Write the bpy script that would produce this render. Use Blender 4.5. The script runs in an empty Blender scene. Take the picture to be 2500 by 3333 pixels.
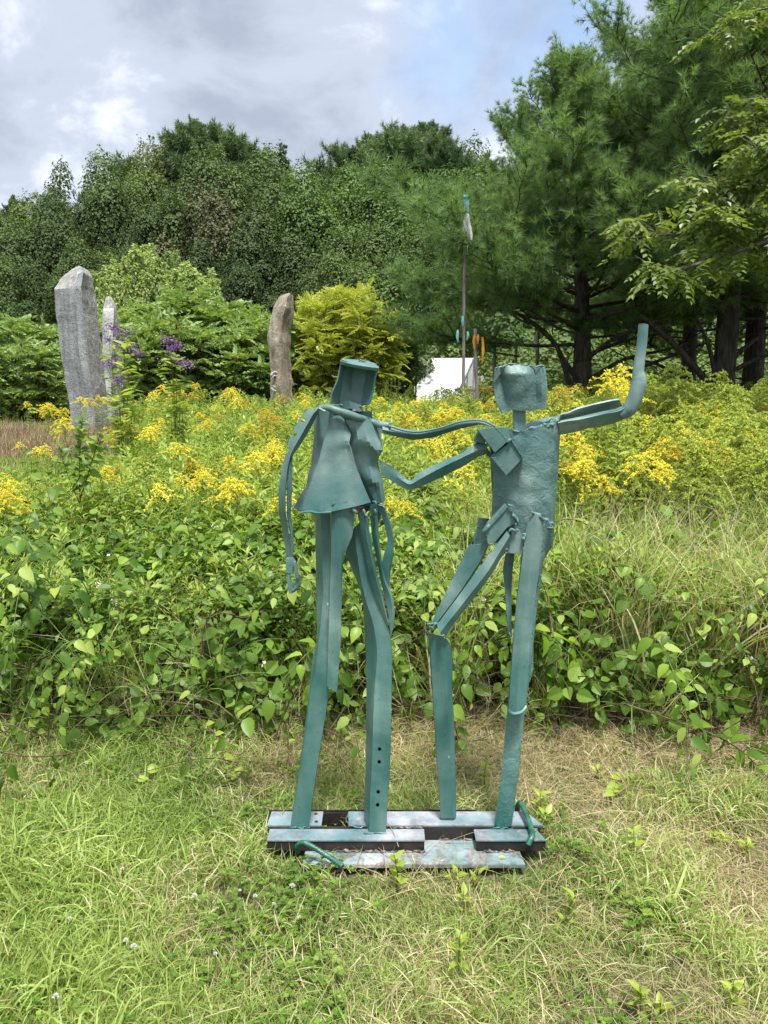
import bpy, math, random
import numpy as np
from mathutils import Vector, Matrix, Euler, noise

# ------------------------------------------------------------------ camera, sky, sun, exposure
SC = bpy.context.scene
COL = SC.collection
FPX = 2507.0                      # focal length in pixels of the 2500 x 3333 photograph
CAM_H = 1.55
HORIZON = 1280.0
PITCH = math.atan((1666.5 - HORIZON) / FPX)
cam_data = bpy.data.cameras.new('camera')
cam = bpy.data.objects.new('camera', cam_data)
COL.objects.link(cam)
cam.location = (0, 0, CAM_H)
cam.rotation_euler = (math.pi / 2 - PITCH, 0, 0)
cam_data.sensor_fit = 'VERTICAL'
cam_data.sensor_height = 36.0
cam_data.sensor_width = 27.0
cam_data.lens = 36.0 * FPX / 3333.0
cam_data.clip_start = 0.05
cam_data.clip_end = 2000
SC.camera = cam

SUN_EL, SUN_AZ = math.radians(70), math.radians(165)   # azimuth measured from +Y towards +X
world = bpy.data.worlds.new('World')
SC.world = world
world.use_nodes = True
nt = world.node_tree
nt.nodes.clear()
def wn(t, **kw):
    n = nt.nodes.new(t)
    for k, v in kw.items(): setattr(n, k, v)
    return n
def wmath(op, a, b=None, c=None, clamp=False):
    n = wn('ShaderNodeMath', operation=op); n.use_clamp = clamp
    for i, v in enumerate((a, b, c)):
        if v is None: continue
        if isinstance(v, (int, float)): n.inputs[i].default_value = v
        else: nt.links.new(v, n.inputs[i])
    return n.outputs[0]
sky = wn('ShaderNodeTexSky', sky_type='NISHITA', sun_disc=False)
sky.sun_elevation = SUN_EL
sky.sun_rotation = SUN_AZ
sky.air_density = 1.2; sky.dust_density = 0.6; sky.ozone_density = 1.2
bg_sky = wn('ShaderNodeBackground'); bg_sky.inputs[1].default_value = 0.15
nt.links.new(sky.outputs[0], bg_sky.inputs[0])
tc = wn('ShaderNodeTexCoord')
sep = wn('ShaderNodeSeparateXYZ'); nt.links.new(tc.outputs['Generated'], sep.inputs[0])
zc = wmath('ADD', wmath('MAXIMUM', sep.outputs[2], 0.0), 0.42)
cx = wmath('DIVIDE', sep.outputs[0], zc); cy = wmath('DIVIDE', sep.outputs[1], zc)
comb = wn('ShaderNodeCombineXYZ'); nt.links.new(cx, comb.inputs[0]); nt.links.new(cy, comb.inputs[1]); comb.inputs[2].default_value = 3.7
def wnoise(scale, detail, rough, dist=0.0, off=(0, 0, 0)):
    m = wn('ShaderNodeVectorMath', operation='ADD'); nt.links.new(comb.outputs[0], m.inputs[0]); m.inputs[1].default_value = off
    n = wn('ShaderNodeTexNoise'); n.inputs['Scale'].default_value = scale; n.inputs['Detail'].default_value = detail
    n.inputs['Roughness'].default_value = rough; n.inputs['Distortion'].default_value = dist
    nt.links.new(m.outputs[0], n.inputs['Vector'])
    return n.outputs['Fac']
def wramp(fac, stops):
    r = wn('ShaderNodeValToRGB'); r.color_ramp.interpolation = 'EASE'
    while len(r.color_ramp.elements) < len(stops): r.color_ramp.elements.new(0.5)
    for e, (p, c) in zip(r.color_ramp.elements, stops): e.position = p; e.color = (*c, 1)
    nt.links.new(fac, r.inputs[0]); return r.outputs[0]
shape = wmath('ADD', wmath('MULTIPLY', wnoise(1.5, 3, 0.45, 0.3, (1.3, 0.4, 0)), 0.58), wmath('MULTIPLY', wnoise(4.0, 8, 0.58, 0.25, (4, 2, 1)), 0.42))
ccol = wramp(shape, [(0.37, (0.36, 0.41, 0.51)), (0.465, (0.50, 0.56, 0.67)), (0.52, (0.76, 0.80, 0.90)), (0.58, (1.10, 1.12, 1.16))])
# openings: the blue shows where the cloud sheet thins, in front and to the right and here and there elsewhere
cover = wnoise(1.1, 4, 0.6, 0.4, (7.35, 2.1, 0))
dv = wn('ShaderNodeVectorMath', operation='DOT_PRODUCT'); nt.links.new(tc.outputs['Generated'], dv.inputs[0])
dv.inputs[1].default_value = Vector((0.21, 0.90, 0.40)).normalized()
patch = wmath('MULTIPLY', wmath('SUBTRACT', dv.outputs['Value'], 0.960), 7.0)
patch = wmath('MAXIMUM', patch, -0.02)
gap = wmath('ADD', cover, patch)
mr = wn('ShaderNodeMapRange', interpolation_type='SMOOTHSTEP'); nt.links.new(gap, mr.inputs[0])
mr.inputs[1].default_value = 0.58; mr.inputs[2].default_value = 0.80; mr.inputs[3].default_value = 1.0; mr.inputs[4].default_value = 0.12
bg_cl = wn('ShaderNodeBackground'); bg_cl.inputs[1].default_value = 0.74
nt.links.new(ccol, bg_cl.inputs[0])
mx = wn('ShaderNodeMixShader'); nt.links.new(mr.outputs[0], mx.inputs[0])
nt.links.new(bg_sky.outputs[0], mx.inputs[1]); nt.links.new(bg_cl.outputs[0], mx.inputs[2])
wo = wn('ShaderNodeOutputWorld'); nt.links.new(mx.outputs[0], wo.inputs[0])

sd = bpy.data.lights.new('sun', 'SUN'); sd.energy = 4.3; sd.angle = math.radians(11); sd.color = (1.0, 0.96, 0.88)
sun = bpy.data.objects.new('sun', sd); COL.objects.link(sun)
sdir = Vector((math.cos(SUN_EL) * math.sin(SUN_AZ), math.cos(SUN_EL) * math.cos(SUN_AZ), math.sin(SUN_EL)))
sun.rotation_euler = sdir.to_track_quat('Z', 'Y').to_euler()

SC.view_settings.view_transform = 'Standard'
SC.view_settings.look = 'None'
SC.view_settings.gamma = 1.0
SC.view_settings.use_curve_mapping = False
SC.view_settings.exposure = 0.85
SC.render.engine = 'CYCLES'
SC.cycles.max_bounces = 4
SC.cycles.diffuse_bounces = 2
SC.cycles.glossy_bounces = 1
SC.cycles.transmission_bounces = 4
SC.cycles.transparent_max_bounces = 4
SC.cycles.caustics_reflective = False
SC.cycles.caustics_refractive = False
SC.cycles.use_denoising = True
SC.cycles.adaptive_threshold = 0.02

# ------------------------------------------------------------------ helpers
RS = np.random.RandomState(7)
random.seed(7)
CP, SP = math.cos(PITCH), math.sin(PITCH)
def W(px, py, Y):
    """the point at distance Y in front of the camera that the photograph shows at pixel px, py"""
    u = (px - 1250.0) / FPX; v = (1666.5 - py) / FPX
    dy = CP + v * SP; dz = -SP + v * CP
    t = Y / dy
    return Vector((u * t, Y, CAM_H + dz * t))
def sstep(a, b, x):
    t = np.clip((x - a) / (b - a), 0, 1); return t * t * (3 - 2 * t)
def gz(x, y):
    """height of the ground"""
    x = np.asarray(x, float); y = np.asarray(y, float)
    h = 0.62 * sstep(4.5, 17, y) + 0.5 * sstep(20, 60, y)
    h = h + 0.010 * np.sin(x * 2.3 + 1.1) * np.cos(y * 1.9) + 0.006 * np.sin(x * 6.1 + y * 4.3)
    h = h + 0.08 * np.sin(x * 0.31 + 0.5) * sstep(6, 12, y)
    return h
def fnoise(x, y, s=1.0, seed=0.0):
    out = np.empty(len(x))
    for i in range(len(x)): out[i] = noise.noise(Vector((x[i] * s, y[i] * s, seed)))
    return out
def setp(o, label=None, cat=None, group=None, kind=None):
    if label: o['label'] = label
    if cat: o['category'] = cat
    if group: o['group'] = group
    if kind: o['kind'] = kind
    return o
def empty(name, loc=(0, 0, 0), rz=0.0, **kw):
    o = bpy.data.objects.new(name, None); COL.objects.link(o)
    o.location = loc; o.rotation_euler = (0, 0, rz); o.empty_display_size = 0.1
    return setp(o, **kw)
def mesh_from(name, v, faces, mats=None, midx=None, smooth=False):
    """faces: list of int arrays (n,k)"""
    me = bpy.data.meshes.new(name)
    v = np.asarray(v, np.float32).reshape(-1, 3)
    fa = [np.asarray(f, np.int32) for f in faces if len(f)]
    nl = sum(f.size for f in fa); nf = sum(len(f) for f in fa)
    me.vertices.add(len(v)); me.vertices.foreach_set('co', v.ravel())
    me.loops.add(nl); me.loops.foreach_set('vertex_index', np.concatenate([f.ravel() for f in fa]))
    tot = np.concatenate([np.full(len(f), f.shape[1], np.int32) for f in fa])
    st = np.concatenate([[0], np.cumsum(tot)[:-1]]).astype(np.int32)
    me.polygons.add(nf); me.polygons.foreach_set('loop_start', st)
    try: me.polygons.foreach_set('loop_total', tot)
    except Exception: pass
    if midx is not None: me.polygons.foreach_set('material_index', np.asarray(midx, np.int32))
    me.update(calc_edges=True)
    me.polygons.foreach_set('use_smooth', np.full(nf, bool(smooth)))
    for m in (mats or []): me.materials.append(m)
    me.validate()
    return me
def link(name, me, parent=None, **kw):
    o = bpy.data.objects.new(name, me); COL.objects.link(o)
    if parent is not None: o.parent = parent
    return setp(o, **kw)
class MB:
    """collects pieces into one mesh"""
    def __init__(s): s.v = []; s.f = {}; s.m = {}; s.n = 0
    def add(s, v, faces, mi=0):
        v = np.asarray(v, float).reshape(-1, 3)
        for f in faces:
            f = np.asarray(f, int)
            if not len(f): continue
            k = f.shape[1]
            s.f.setdefault(k, []).append(f + s.n); s.m.setdefault(k, []).append(np.full(len(f), mi))
        s.v.append(v); s.n += len(v)
    def mesh(s, name, mats, smooth=False):
        ks = sorted(s.f)
        return mesh_from(name, np.concatenate(s.v), [np.concatenate(s.f[k]) for k in ks], mats,
                         np.concatenate([np.concatenate(s.m[k]) for k in ks]), smooth)
    def obj(s, name, mats, parent=None, smooth=False, **kw):
        return link(name, s.mesh(name, mats if isinstance(mats, (list, tuple)) else [mats], smooth), parent, **kw)
def nrm(a): return a / np.maximum(np.linalg.norm(a, axis=-1, keepdims=True), 1e-9)
def frames(d, n):
    """matrices whose Y axis is d and whose Z axis is close to n"""
    y = nrm(np.asarray(d, float)); z = np.asarray(n, float); z = nrm(z - y * (z * y).sum(-1, keepdims=True)); x = np.cross(y, z)
    return np.stack([x, y, z], axis=-1)
def tile(mb, tv, tf, M, T, S=None, mi=0):
    """lays a copy of the template at each frame"""
    N = len(T); k = len(tv)
    tvv = tv[None] * (np.ones((N, 1, 1)) if S is None else np.asarray(S, float).reshape(N, 1, -1))
    v = np.einsum('nij,nkj->nki', M, tvv) + np.asarray(T)[:, None, :]
    off = (np.arange(N) * k)[:, None, None]
    mb.add(v.reshape(-1, 3), [(f[None] + off).reshape(-1, f.shape[1]) for f in tf], mi)
def tube(mb, pts, rad, seg=7, mi=0, cap=True, lump=0.0, seed=0):
    P = np.asarray(pts, float); n = len(P)
    R = np.broadcast_to(np.asarray(rad, float), (n,)).copy()
    T = np.gradient(P, axis=0); T = nrm(T)
    up = np.array([0.13, 0.31, 0.94]); 
    if abs(T[0] @ up) > 0.9: up = np.array([0.94, 0.31, 0.13])
    x = nrm(np.cross(T[0], up)[None])[0]
    V = []
    rs = np.random.RandomState(seed)
    for i in range(n):
        x = x - T[i] * (x @ T[i]); x = x / np.linalg.norm(x); y = np.cross(T[i], x)
        a = np.arange(seg) * 2 * math.pi / seg
        rr = R[i] * (1 + lump * rs.uniform(-1, 1, seg))
        V.append(P[i] + rr[:, None] * (np.cos(a)[:, None] * x + np.sin(a)[:, None] * y))
    V = np.concatenate(V)
    i = np.arange(n - 1)[:, None] * seg; j = np.arange(seg)[None]; j2 = (j + 1) % seg
    F = np.stack([i + j, i + j2, i + seg + j2, i + seg + j], -1).reshape(-1, 4)
    fs = [F]
    if cap:
        fs.append(np.arange(seg)[None][:, ::-1]); fs.append((np.arange(seg) + (n - 1) * seg)[None])
    mb.add(V, fs, mi)
def box(mb, c, s, M=None, mi=0, taper=1.0):
    v = np.array([[x, y, z] for z in (-.5, .5) for y in (-.5, .5) for x in (-.5, .5)]) * np.asarray(s, float)
    if taper != 1.0: v[4:, :2] *= taper
    if M is not None: v = v @ np.asarray(M).T
    mb.add(v + np.asarray(c, float), [np.array([[0, 2, 3, 1], [4, 5, 7, 6], [0, 1, 5, 4], [2, 6, 7, 3], [0, 4, 6, 2], [1, 3, 7, 5]])], mi)
def catmull(P, n):
    P = np.asarray(P, float)
    if len(P) < 3:
        t = np.linspace(0, 1, n)[:, None]; return P[0] * (1 - t) + P[-1] * t
    Q = np.vstack([2 * P[0] - P[1], P, 2 * P[-1] - P[-2]])
    u = np.linspace(0, len(P) - 1 - 1e-6, n); i = u.astype(int); t = (u - i)[:, None]
    a, b, c, d = Q[i], Q[i + 1], Q[i + 2], Q[i + 3]
    return 0.5 * (2 * b + (c - a) * t + (2 * a - 5 * b + 4 * c - d) * t ** 2 + (3 * b - a - 3 * c + d) * t ** 3)

# ------------------------------------------------------------------ materials
def nodes_mat(name):
    m = bpy.data.materials.new(name); m.use_nodes = True
    t = m.node_tree; t.nodes.clear()
    return m, t
class NT:
    def __init__(s, t): s.t = t
    def n(s, typ, **kw):
        x = s.t.nodes.new(typ)
        for k, v in kw.items(): setattr(x, k, v)
        return x
    def l(s, a, b): s.t.links.new(a, b)
    def math(s, op, a, b=None, clamp=False):
        n = s.n('ShaderNodeMath', operation=op); n.use_clamp = clamp
        for i, v in enumerate((a, b)):
            if v is None: continue
            if isinstance(v, (int, float)): n.inputs[i].default_value = v
            else: s.l(v, n.inputs[i])
        return n.outputs[0]
    def ramp(s, fac, stops, interp='LINEAR'):
        r = s.n('ShaderNodeValToRGB'); r.color_ramp.interpolation = interp
        while len(r.color_ramp.elements) < len(stops): r.color_ramp.elements.new(0.5)
        for e, (p, c) in zip(r.color_ramp.elements, stops): e.position = p; e.color = (*c, 1)
        s.l(fac, r.inputs[0]); return r.outputs[0]
    def noise(s, scale, detail=3, rough=0.5, vec=None, dist=0.0):
        n = s.n('ShaderNodeTexNoise'); n.inputs['Scale'].default_value = scale; n.inputs['Detail'].default_value = detail
        n.inputs['Roughness'].default_value = rough; n.inputs['Distortion'].default_value = dist
        if vec is None: vec = s.geo()
        s.l(vec, n.inputs['Vector']); return n.outputs['Fac']
    def geo(s):
        g = s.n('ShaderNodeNewGeometry'); return g.outputs['Position']
    def obj(s):
        g = s.n('ShaderNodeTexCoord'); return g.outputs['Object']
    def mix(s, f, a, b, blend='MIX'):
        n = s.n('ShaderNodeMix', data_type='RGBA', blend_type=blend)
        for i, v in ((0, f), (6, a), (7, b)):
            if isinstance(v, (int, float)): n.inputs[i].default_value = v
            elif isinstance(v, tuple): n.inputs[i].default_value = (*v, 1)
            else: s.l(v, n.inputs[i])
        return n.outputs[2]
    def bump(s, h, strength, dist=0.01):
        b = s.n('ShaderNodeBump'); b.inputs['Strength'].default_value = strength; b.inputs['Distance'].default_value = dist
        s.l(h, b.inputs['Height']); return b.outputs[0]
def leaf_mat(name, stops, rough=0.5, trans=0.32, tcol=None, spec=0.4, patch=None, straw=None, island=0.6, obj_w=0.25, noise_s=1.2):
    """foliage: each leaf its own tone; a share of the light passes through"""
    m, t = nodes_mat(name); N = NT(t)
    g = N.n('ShaderNodeNewGeometry'); oi = N.n('ShaderNodeObjectInfo')
    nz = N.noise(noise_s, 2, 0.5, g.outputs['Position'])
    f = N.math('ADD', N.math('MULTIPLY', g.outputs['Random Per Island'], island), N.math('MULTIPLY', oi.outputs['Random'], obj_w))
    f = N.math('ADD', f, N.math('MULTIPLY', N.math('SUBTRACT', nz, 0.35), (1 - island - obj_w) * 2.6), clamp=True)
    c = N.ramp(f, stops)
    if straw is not None:
        at = N.n('ShaderNodeAttribute', attribute_type='INSTANCER'); at.attribute_name = 'dry'
        r2 = N.math('FRACT', N.math('MULTIPLY', g.outputs['Random Per Island'], 7.31))
        sel = N.math('LESS_THAN', r2, at.outputs['Fac'])
        sc = N.ramp(g.outputs['Random Per Island'], straw)
        c = N.mix(sel, c, sc)
    p = N.n('ShaderNodeBsdfPrincipled'); N.l(c, p.inputs['Base Color'])
    p.inputs['Roughness'].default_value = rough; p.inputs['Specular IOR Level'].default_value = spec
    tr = N.n('ShaderNodeBsdfTranslucent')
    tc_ = N.mix(1.0, c, tcol or (1.0, 1.0, 0.45), 'MULTIPLY')
    hs = N.n('ShaderNodeHueSaturation'); hs.inputs['Value'].default_value = 1.5; N.l(tc_, hs.inputs['Color'])
    N.l(hs.outputs[0], tr.inputs[0])
    mxs = N.n('ShaderNodeMixShader'); mxs.inputs[0].default_value = trans
    N.l(p.outputs[0], mxs.inputs[1]); N.l(tr.outputs[0], mxs.inputs[2])
    o = N.n('ShaderNodeOutputMaterial'); N.l(mxs.outputs[0], o.inputs[0])
    return m
def plain_mat(name, stops, scale=8, detail=5, rough=0.7, bump=0.3, bdist=0.01, bscale=None, spec=0.3, metal=0.0, vec='obj', stretch=None, brough=0.6):
    m, t = nodes_mat(name); N = NT(t)
    v = N.obj() if vec == 'obj' else N.geo()
    if stretch:
        mp = N.n('ShaderNodeMapping'); mp.inputs['Scale'].default_value = stretch; N.l(v, mp.inputs[0]); v = mp.outputs[0]
    nz = N.noise(scale, detail, 0.6, v, 0.3)
    c = N.ramp(nz, stops)
    p = N.n('ShaderNodeBsdfPrincipled'); N.l(c, p.inputs['Base Color']); p.inputs['Roughness'].default_value = rough
    p.inputs['Specular IOR Level'].default_value = spec; p.inputs['Metallic'].default_value = metal
    if bump: N.l(N.bump(N.noise(bscale or scale * 3, 6, brough, v), bump, bdist), p.inputs['Normal'])
    o = N.n('ShaderNodeOutputMaterial'); N.l(p.outputs[0], o.inputs[0])
    return m

# painted steel: sprayed in several blue-greens, thin in places
def paint_mat(name, tint=(1, 1, 1), rust=0.0, lumps=0.35):
    m, t = nodes_mat(name); N = NT(t)
    pos = N.geo()
    a = N.noise(3.2, 3, 0.55, pos, 0.6); b = N.noise(26, 4, 0.6, pos)
    mp = N.n('ShaderNodeMapping'); mp.inputs['Scale'].default_value = (9, 9, 1.6); N.l(pos, mp.inputs[0])
    s_ = N.noise(1.4, 3, 0.5, mp.outputs[0], 0.2)
    f = N.math('ADD', N.math('MULTIPLY', a, 0.55), N.math('ADD', N.math('MULTIPLY', s_, 0.35), N.math('MULTIPLY', b, 0.12)))
    c = N.ramp(f, [(0.34, (0.020, 0.098, 0.092)), (0.44, (0.048, 0.138, 0.130)), (0.55, (0.090, 0.190, 0.180)), (0.66, (0.17, 0.29, 0.27))])
    sz = N.n('ShaderNodeSeparateXYZ'); N.l(pos, sz.inputs[0])
    hz = N.n('ShaderNodeMapRange'); N.l(N.math('ADD', sz.outputs[2], N.math('MULTIPLY', a, .5)), hz.inputs[0]); hz.inputs[1].default_value = .85; hz.inputs[2].default_value = 1.45
    c = N.mix(hz.outputs[0], c, N.mix(1.0, c, (1.22, .99, 1.03), 'MULTIPLY'))      # the upper pieces were sprayed with a greyer coat
    c = N.mix(1.0, c, tint, 'MULTIPLY')
    # chips and rubbed spots where the undercoat shows
    ch = N.ramp(N.noise(75, 4, .75, pos, .3), [(.655, (0, 0, 0)), (.68, (1, 1, 1))])
    c = N.mix(N.math('MULTIPLY', ch, .65), c, (.030, .045, .045))
    sp = N.ramp(N.noise(130, 3, .6, pos), [(.70, (0, 0, 0)), (.72, (1, 1, 1))])
    c = N.mix(N.math('MULTIPLY', sp, .5), c, (.30, .38, .37))
    if rust:
        r = N.noise(14, 6, 0.7, pos, 0.4)
        rm = N.ramp(r, [(0.5 - rust * 0.12, (0, 0, 0)), (0.56, (1, 1, 1))])
        rc = N.ramp(N.noise(60, 4, 0.6, pos), [(0.35, (0.05, 0.03, 0.022)), (0.55, (0.16, 0.11, 0.09)), (0.7, (0.42, 0.38, 0.34))])
        c = N.mix(N.math('MULTIPLY', rm, rust), c, rc)
    p = N.n('ShaderNodeBsdfPrincipled'); N.l(c, p.inputs['Base Color'])
    rr = N.n('ShaderNodeMapRange'); N.l(b, rr.inputs[0]); rr.inputs[3].default_value = 0.28; rr.inputs[4].default_value = 0.55
    N.l(rr.outputs[0], p.inputs['Roughness']); p.inputs['Specular IOR Level'].default_value = 0.38
    h = N.math('ADD', N.math('MULTIPLY', N.noise(42, 5, 0.62, pos, 0.7), lumps), N.math('MULTIPLY', N.noise(240, 2, 0.5, pos), 0.12))
    N.l(N.bump(h, 0.8, 0.006), p.inputs['Normal'])
    o = N.n('ShaderNodeOutputMaterial'); N.l(p.outputs[0], o.inputs[0])
    return m
M_PAINT = paint_mat('painted_steel', lumps=0.22)
M_ROUGH = paint_mat('painted_rough_steel', lumps=1.1)
M_BASE = paint_mat('painted_base_steel', tint=(2.5, 1.45, 1.75), rust=0.3, lumps=0.4)
M_PLATE = paint_mat('worn_plate', tint=(3.1, 1.75, 1.95), rust=0.65, lumps=0.5)
M_WEB = plain_mat('rusty_steel_and_gap_shade', [(0.4, (0.014, 0.015, 0.016)), (0.58, (0.035, 0.028, 0.025)), (0.72, (0.11, 0.06, 0.04))], 9, 5, 0.55, 0.5)  # real rusty steel; also stands in for shade in gaps and holes
M_WELD = plain_mat('weld_spatter', [(0.35, (0.04, 0.06, 0.06)), (0.5, (0.12, 0.11, 0.10)), (0.65, (0.34, 0.30, 0.27))], 50, 4, 0.7, 0.8)
M_REBAR = plain_mat('green_painted_bar', [(0.4, (0.012, 0.07, 0.05)), (0.6, (0.03, 0.14, 0.09))], 20, 4, 0.3, 0.4, spec=0.6)
M_BARK_D = plain_mat('dark_bark', [(0.35, (0.022, 0.019, 0.017)), (0.55, (0.060, 0.052, 0.045)), (0.7, (0.12, 0.105, 0.095))], 6, 6, 0.9, 0.9, 0.03, stretch=(3, 3, 0.6))
M_BARK_G = plain_mat('grey_bark', [(0.35, (0.06, 0.055, 0.048)), (0.55, (0.13, 0.12, 0.105)), (0.7, (0.26, 0.25, 0.22))], 6, 6, 0.9, 0.8, 0.02, stretch=(3, 3, 0.6))
M_TWIG = plain_mat('brown_twig', [(0.4, (0.07, 0.045, 0.028)), (0.6, (0.17, 0.12, 0.08))], 20, 3, 0.85, 0.3)
M_STEM = plain_mat('green_stem', [(0.4, (0.05, 0.08, 0.02)), (0.6, (0.13, 0.16, 0.05))], 20, 3, 0.7, 0.0)

M_PINE = leaf_mat('pine_needles', [(0.0, (0.070, 0.130, 0.058)), (0.45, (0.145, 0.235, 0.100)), (0.8, (0.215, 0.325, 0.135)), (1, (0.30, 0.41, 0.17))], 0.5, 0.46, spec=0.3, island=0.3, obj_w=0.3, noise_s=0.8)
M_FPINE = leaf_mat('far_pine_needles', [(0.0, (0.060, 0.110, 0.050)), (0.6, (0.125, 0.195, 0.080)), (1, (0.20, 0.28, 0.11))], 0.6, 0.22, island=0.3, obj_w=0.3, noise_s=0.5)
M_OAK = leaf_mat('oak_foliage', [(0.0, (0.036, 0.068, 0.020)), (0.5, (0.080, 0.130, 0.040)), (1, (0.150, 0.215, 0.070))], 0.6, 0.26, spec=0.25, island=0.28, obj_w=0.3, noise_s=0.45)
M_BROWNT = leaf_mat('bronze_foliage', [(0.0, (0.055, 0.062, 0.026)), (0.5, (0.100, 0.110, 0.045)), (1, (0.160, 0.175, 0.070))], 0.6, 0.2, island=0.5, obj_w=0.2, noise_s=0.4)
M_WILLOW = leaf_mat('willow_foliage', [(0.0, (0.19, 0.27, 0.085)), (0.5, (0.34, 0.44, 0.16)), (1, (0.52, 0.60, 0.27))], 0.55, 0.32, island=0.55, obj_w=0.1, noise_s=0.6)
M_SUMAC = leaf_mat('sumac_leaves', [(0.0, (0.11, 0.18, 0.06)), (0.5, (0.22, 0.32, 0.10)), (0.9, (0.33, 0.43, 0.15)), (1, (0.46, 0.52, 0.22))], 0.5, 0.3, island=0.55, obj_w=0.2)
M_GOLDT = leaf_mat('golden_green_leaves', [(0.0, (0.21, 0.25, 0.04)), (0.5, (0.40, 0.45, 0.075)), (1, (0.62, 0.62, 0.13))], 0.5, 0.35, island=0.5, obj_w=0.1)
M_BIRCH = leaf_mat('birch_leaves', [(0.0, (0.05, 0.10, 0.025)), (0.5, (0.10, 0.17, 0.04)), (1, (0.18, 0.26, 0.07))], 0.5, 0.32, island=0.55, obj_w=0.1)
M_ASH = leaf_mat('ash_leaves', [(0.0, (0.07, 0.12, 0.035)), (0.5, (0.15, 0.21, 0.06)), (0.92, (0.28, 0.33, 0.11)), (1, (0.42, 0.42, 0.18))], 0.4, 0.35, island=0.55, obj_w=0.15)
M_BUSH = leaf_mat('understory_leaves', [(0.0, (0.05, 0.085, 0.020)), (0.5, (0.11, 0.17, 0.040)), (1, (0.22, 0.29, 0.07))], 0.55, 0.3, island=0.5, obj_w=0.2)
M_VINE = leaf_mat('vine_leaves', [(0.0, (0.040, 0.090, 0.010)), (0.30, (0.080, 0.165, 0.018)), (0.62, (0.17, 0.29, 0.034)), (0.88, (0.32, 0.46, 0.065)), (1, (0.56, 0.64, 0.18))], 0.40, 0.38, spec=0.30, island=0.15, obj_w=0.65, noise_s=1.6)
M_SPRIG = leaf_mat('brush_leaves', [(0.0, (0.045, 0.095, 0.014)), (0.5, (0.115, 0.21, 0.028)), (1, (0.31, 0.43, 0.075))], 0.45, 0.36, spec=0.3, island=0.5, obj_w=0.3, noise_s=1.4)
M_WEED = leaf_mat('meadow_leaves', [(0.0, (0.17, 0.25, 0.050)), (0.5, (0.33, 0.43, 0.105)), (1, (0.54, 0.62, 0.21))], 0.5, 0.40, spec=0.25, island=0.45, obj_w=0.35, noise_s=0.9)
M_LIME = leaf_mat('young_lime_leaves', [(0.0, (0.22, 0.32, 0.04)), (1, (0.42, 0.50, 0.08))], 0.45, 0.35)
M_FLOWER = leaf_mat('goldenrod_florets', [(0.0, (0.56, 0.50, 0.05)), (0.4, (0.80, 0.74, 0.08)), (1, (0.92, 0.90, 0.26))], 0.7, 0.3, tcol=(1, 0.9, 0.3), island=0.6, obj_w=0.3)
M_OCHRE = leaf_mat('faded_florets', [(0.0, (0.40, 0.33, 0.05)), (0.5, (0.58, 0.49, 0.07)), (1, (0.72, 0.62, 0.11))], 0.7, 0.3, tcol=(1, 0.9, 0.3), island=0.6, obj_w=0.3)
M_BUD = leaf_mat('green_buds', [(0.0, (0.30, 0.38, 0.07)), (1, (0.56, 0.62, 0.16))], 0.7, 0.3)
M_PURPLE = leaf_mat('purple_florets', [(0.0, (0.12, 0.05, 0.17)), (1, (0.40, 0.22, 0.50))], 0.7, 0.2, tcol=(1, .8, 1))
M_WHITE = leaf_mat('white_petals', [(0.0, (0.55, 0.52, 0.50)), (1, (0.80, 0.78, 0.76))], 0.7, 0.2, tcol=(1, 1, 1))
M_PINK = leaf_mat('pale_pink_petals', [(0.0, (0.55, 0.42, 0.52)), (1, (0.78, 0.68, 0.76))], 0.7, 0.2, tcol=(1, 1, 1))
M_GRASS = leaf_mat('grass_blades', [(0.0, (0.085, 0.15, 0.028)), (0.35, (0.205, 0.295, 0.065)), (0.8, (0.40, 0.50, 0.14)), (1, (0.64, 0.65, 0.33))], 0.45, 0.34, island=0.5, obj_w=0.15, noise_s=1.6,
                   straw=[(0.0, (0.30, 0.25, 0.13)), (0.5, (0.52, 0.47, 0.28)), (1, (0.74, 0.69, 0.48))])
M_STRAW = leaf_mat('dry_grass', [(0.0, (0.16, 0.12, 0.06)), (0.4, (0.30, 0.25, 0.13)), (0.8, (0.48, 0.42, 0.24)), (1, (0.60, 0.55, 0.36))], 0.6, 0.25, tcol=(1, .95, .7), island=0.7, obj_w=0.2)
M_REDG = leaf_mat('reddish_grass', [(0.0, (0.17, 0.11, 0.075)), (1, (0.38, 0.29, 0.19))], 0.7, 0.2, tcol=(1, .9, .8))
M_DEADLEAF = leaf_mat('dead_leaves', [(0.0, (0.035, 0.016, 0.010)), (1, (0.13, 0.065, 0.035))], 0.7, 0.15, tcol=(1, .8, .6))
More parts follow.
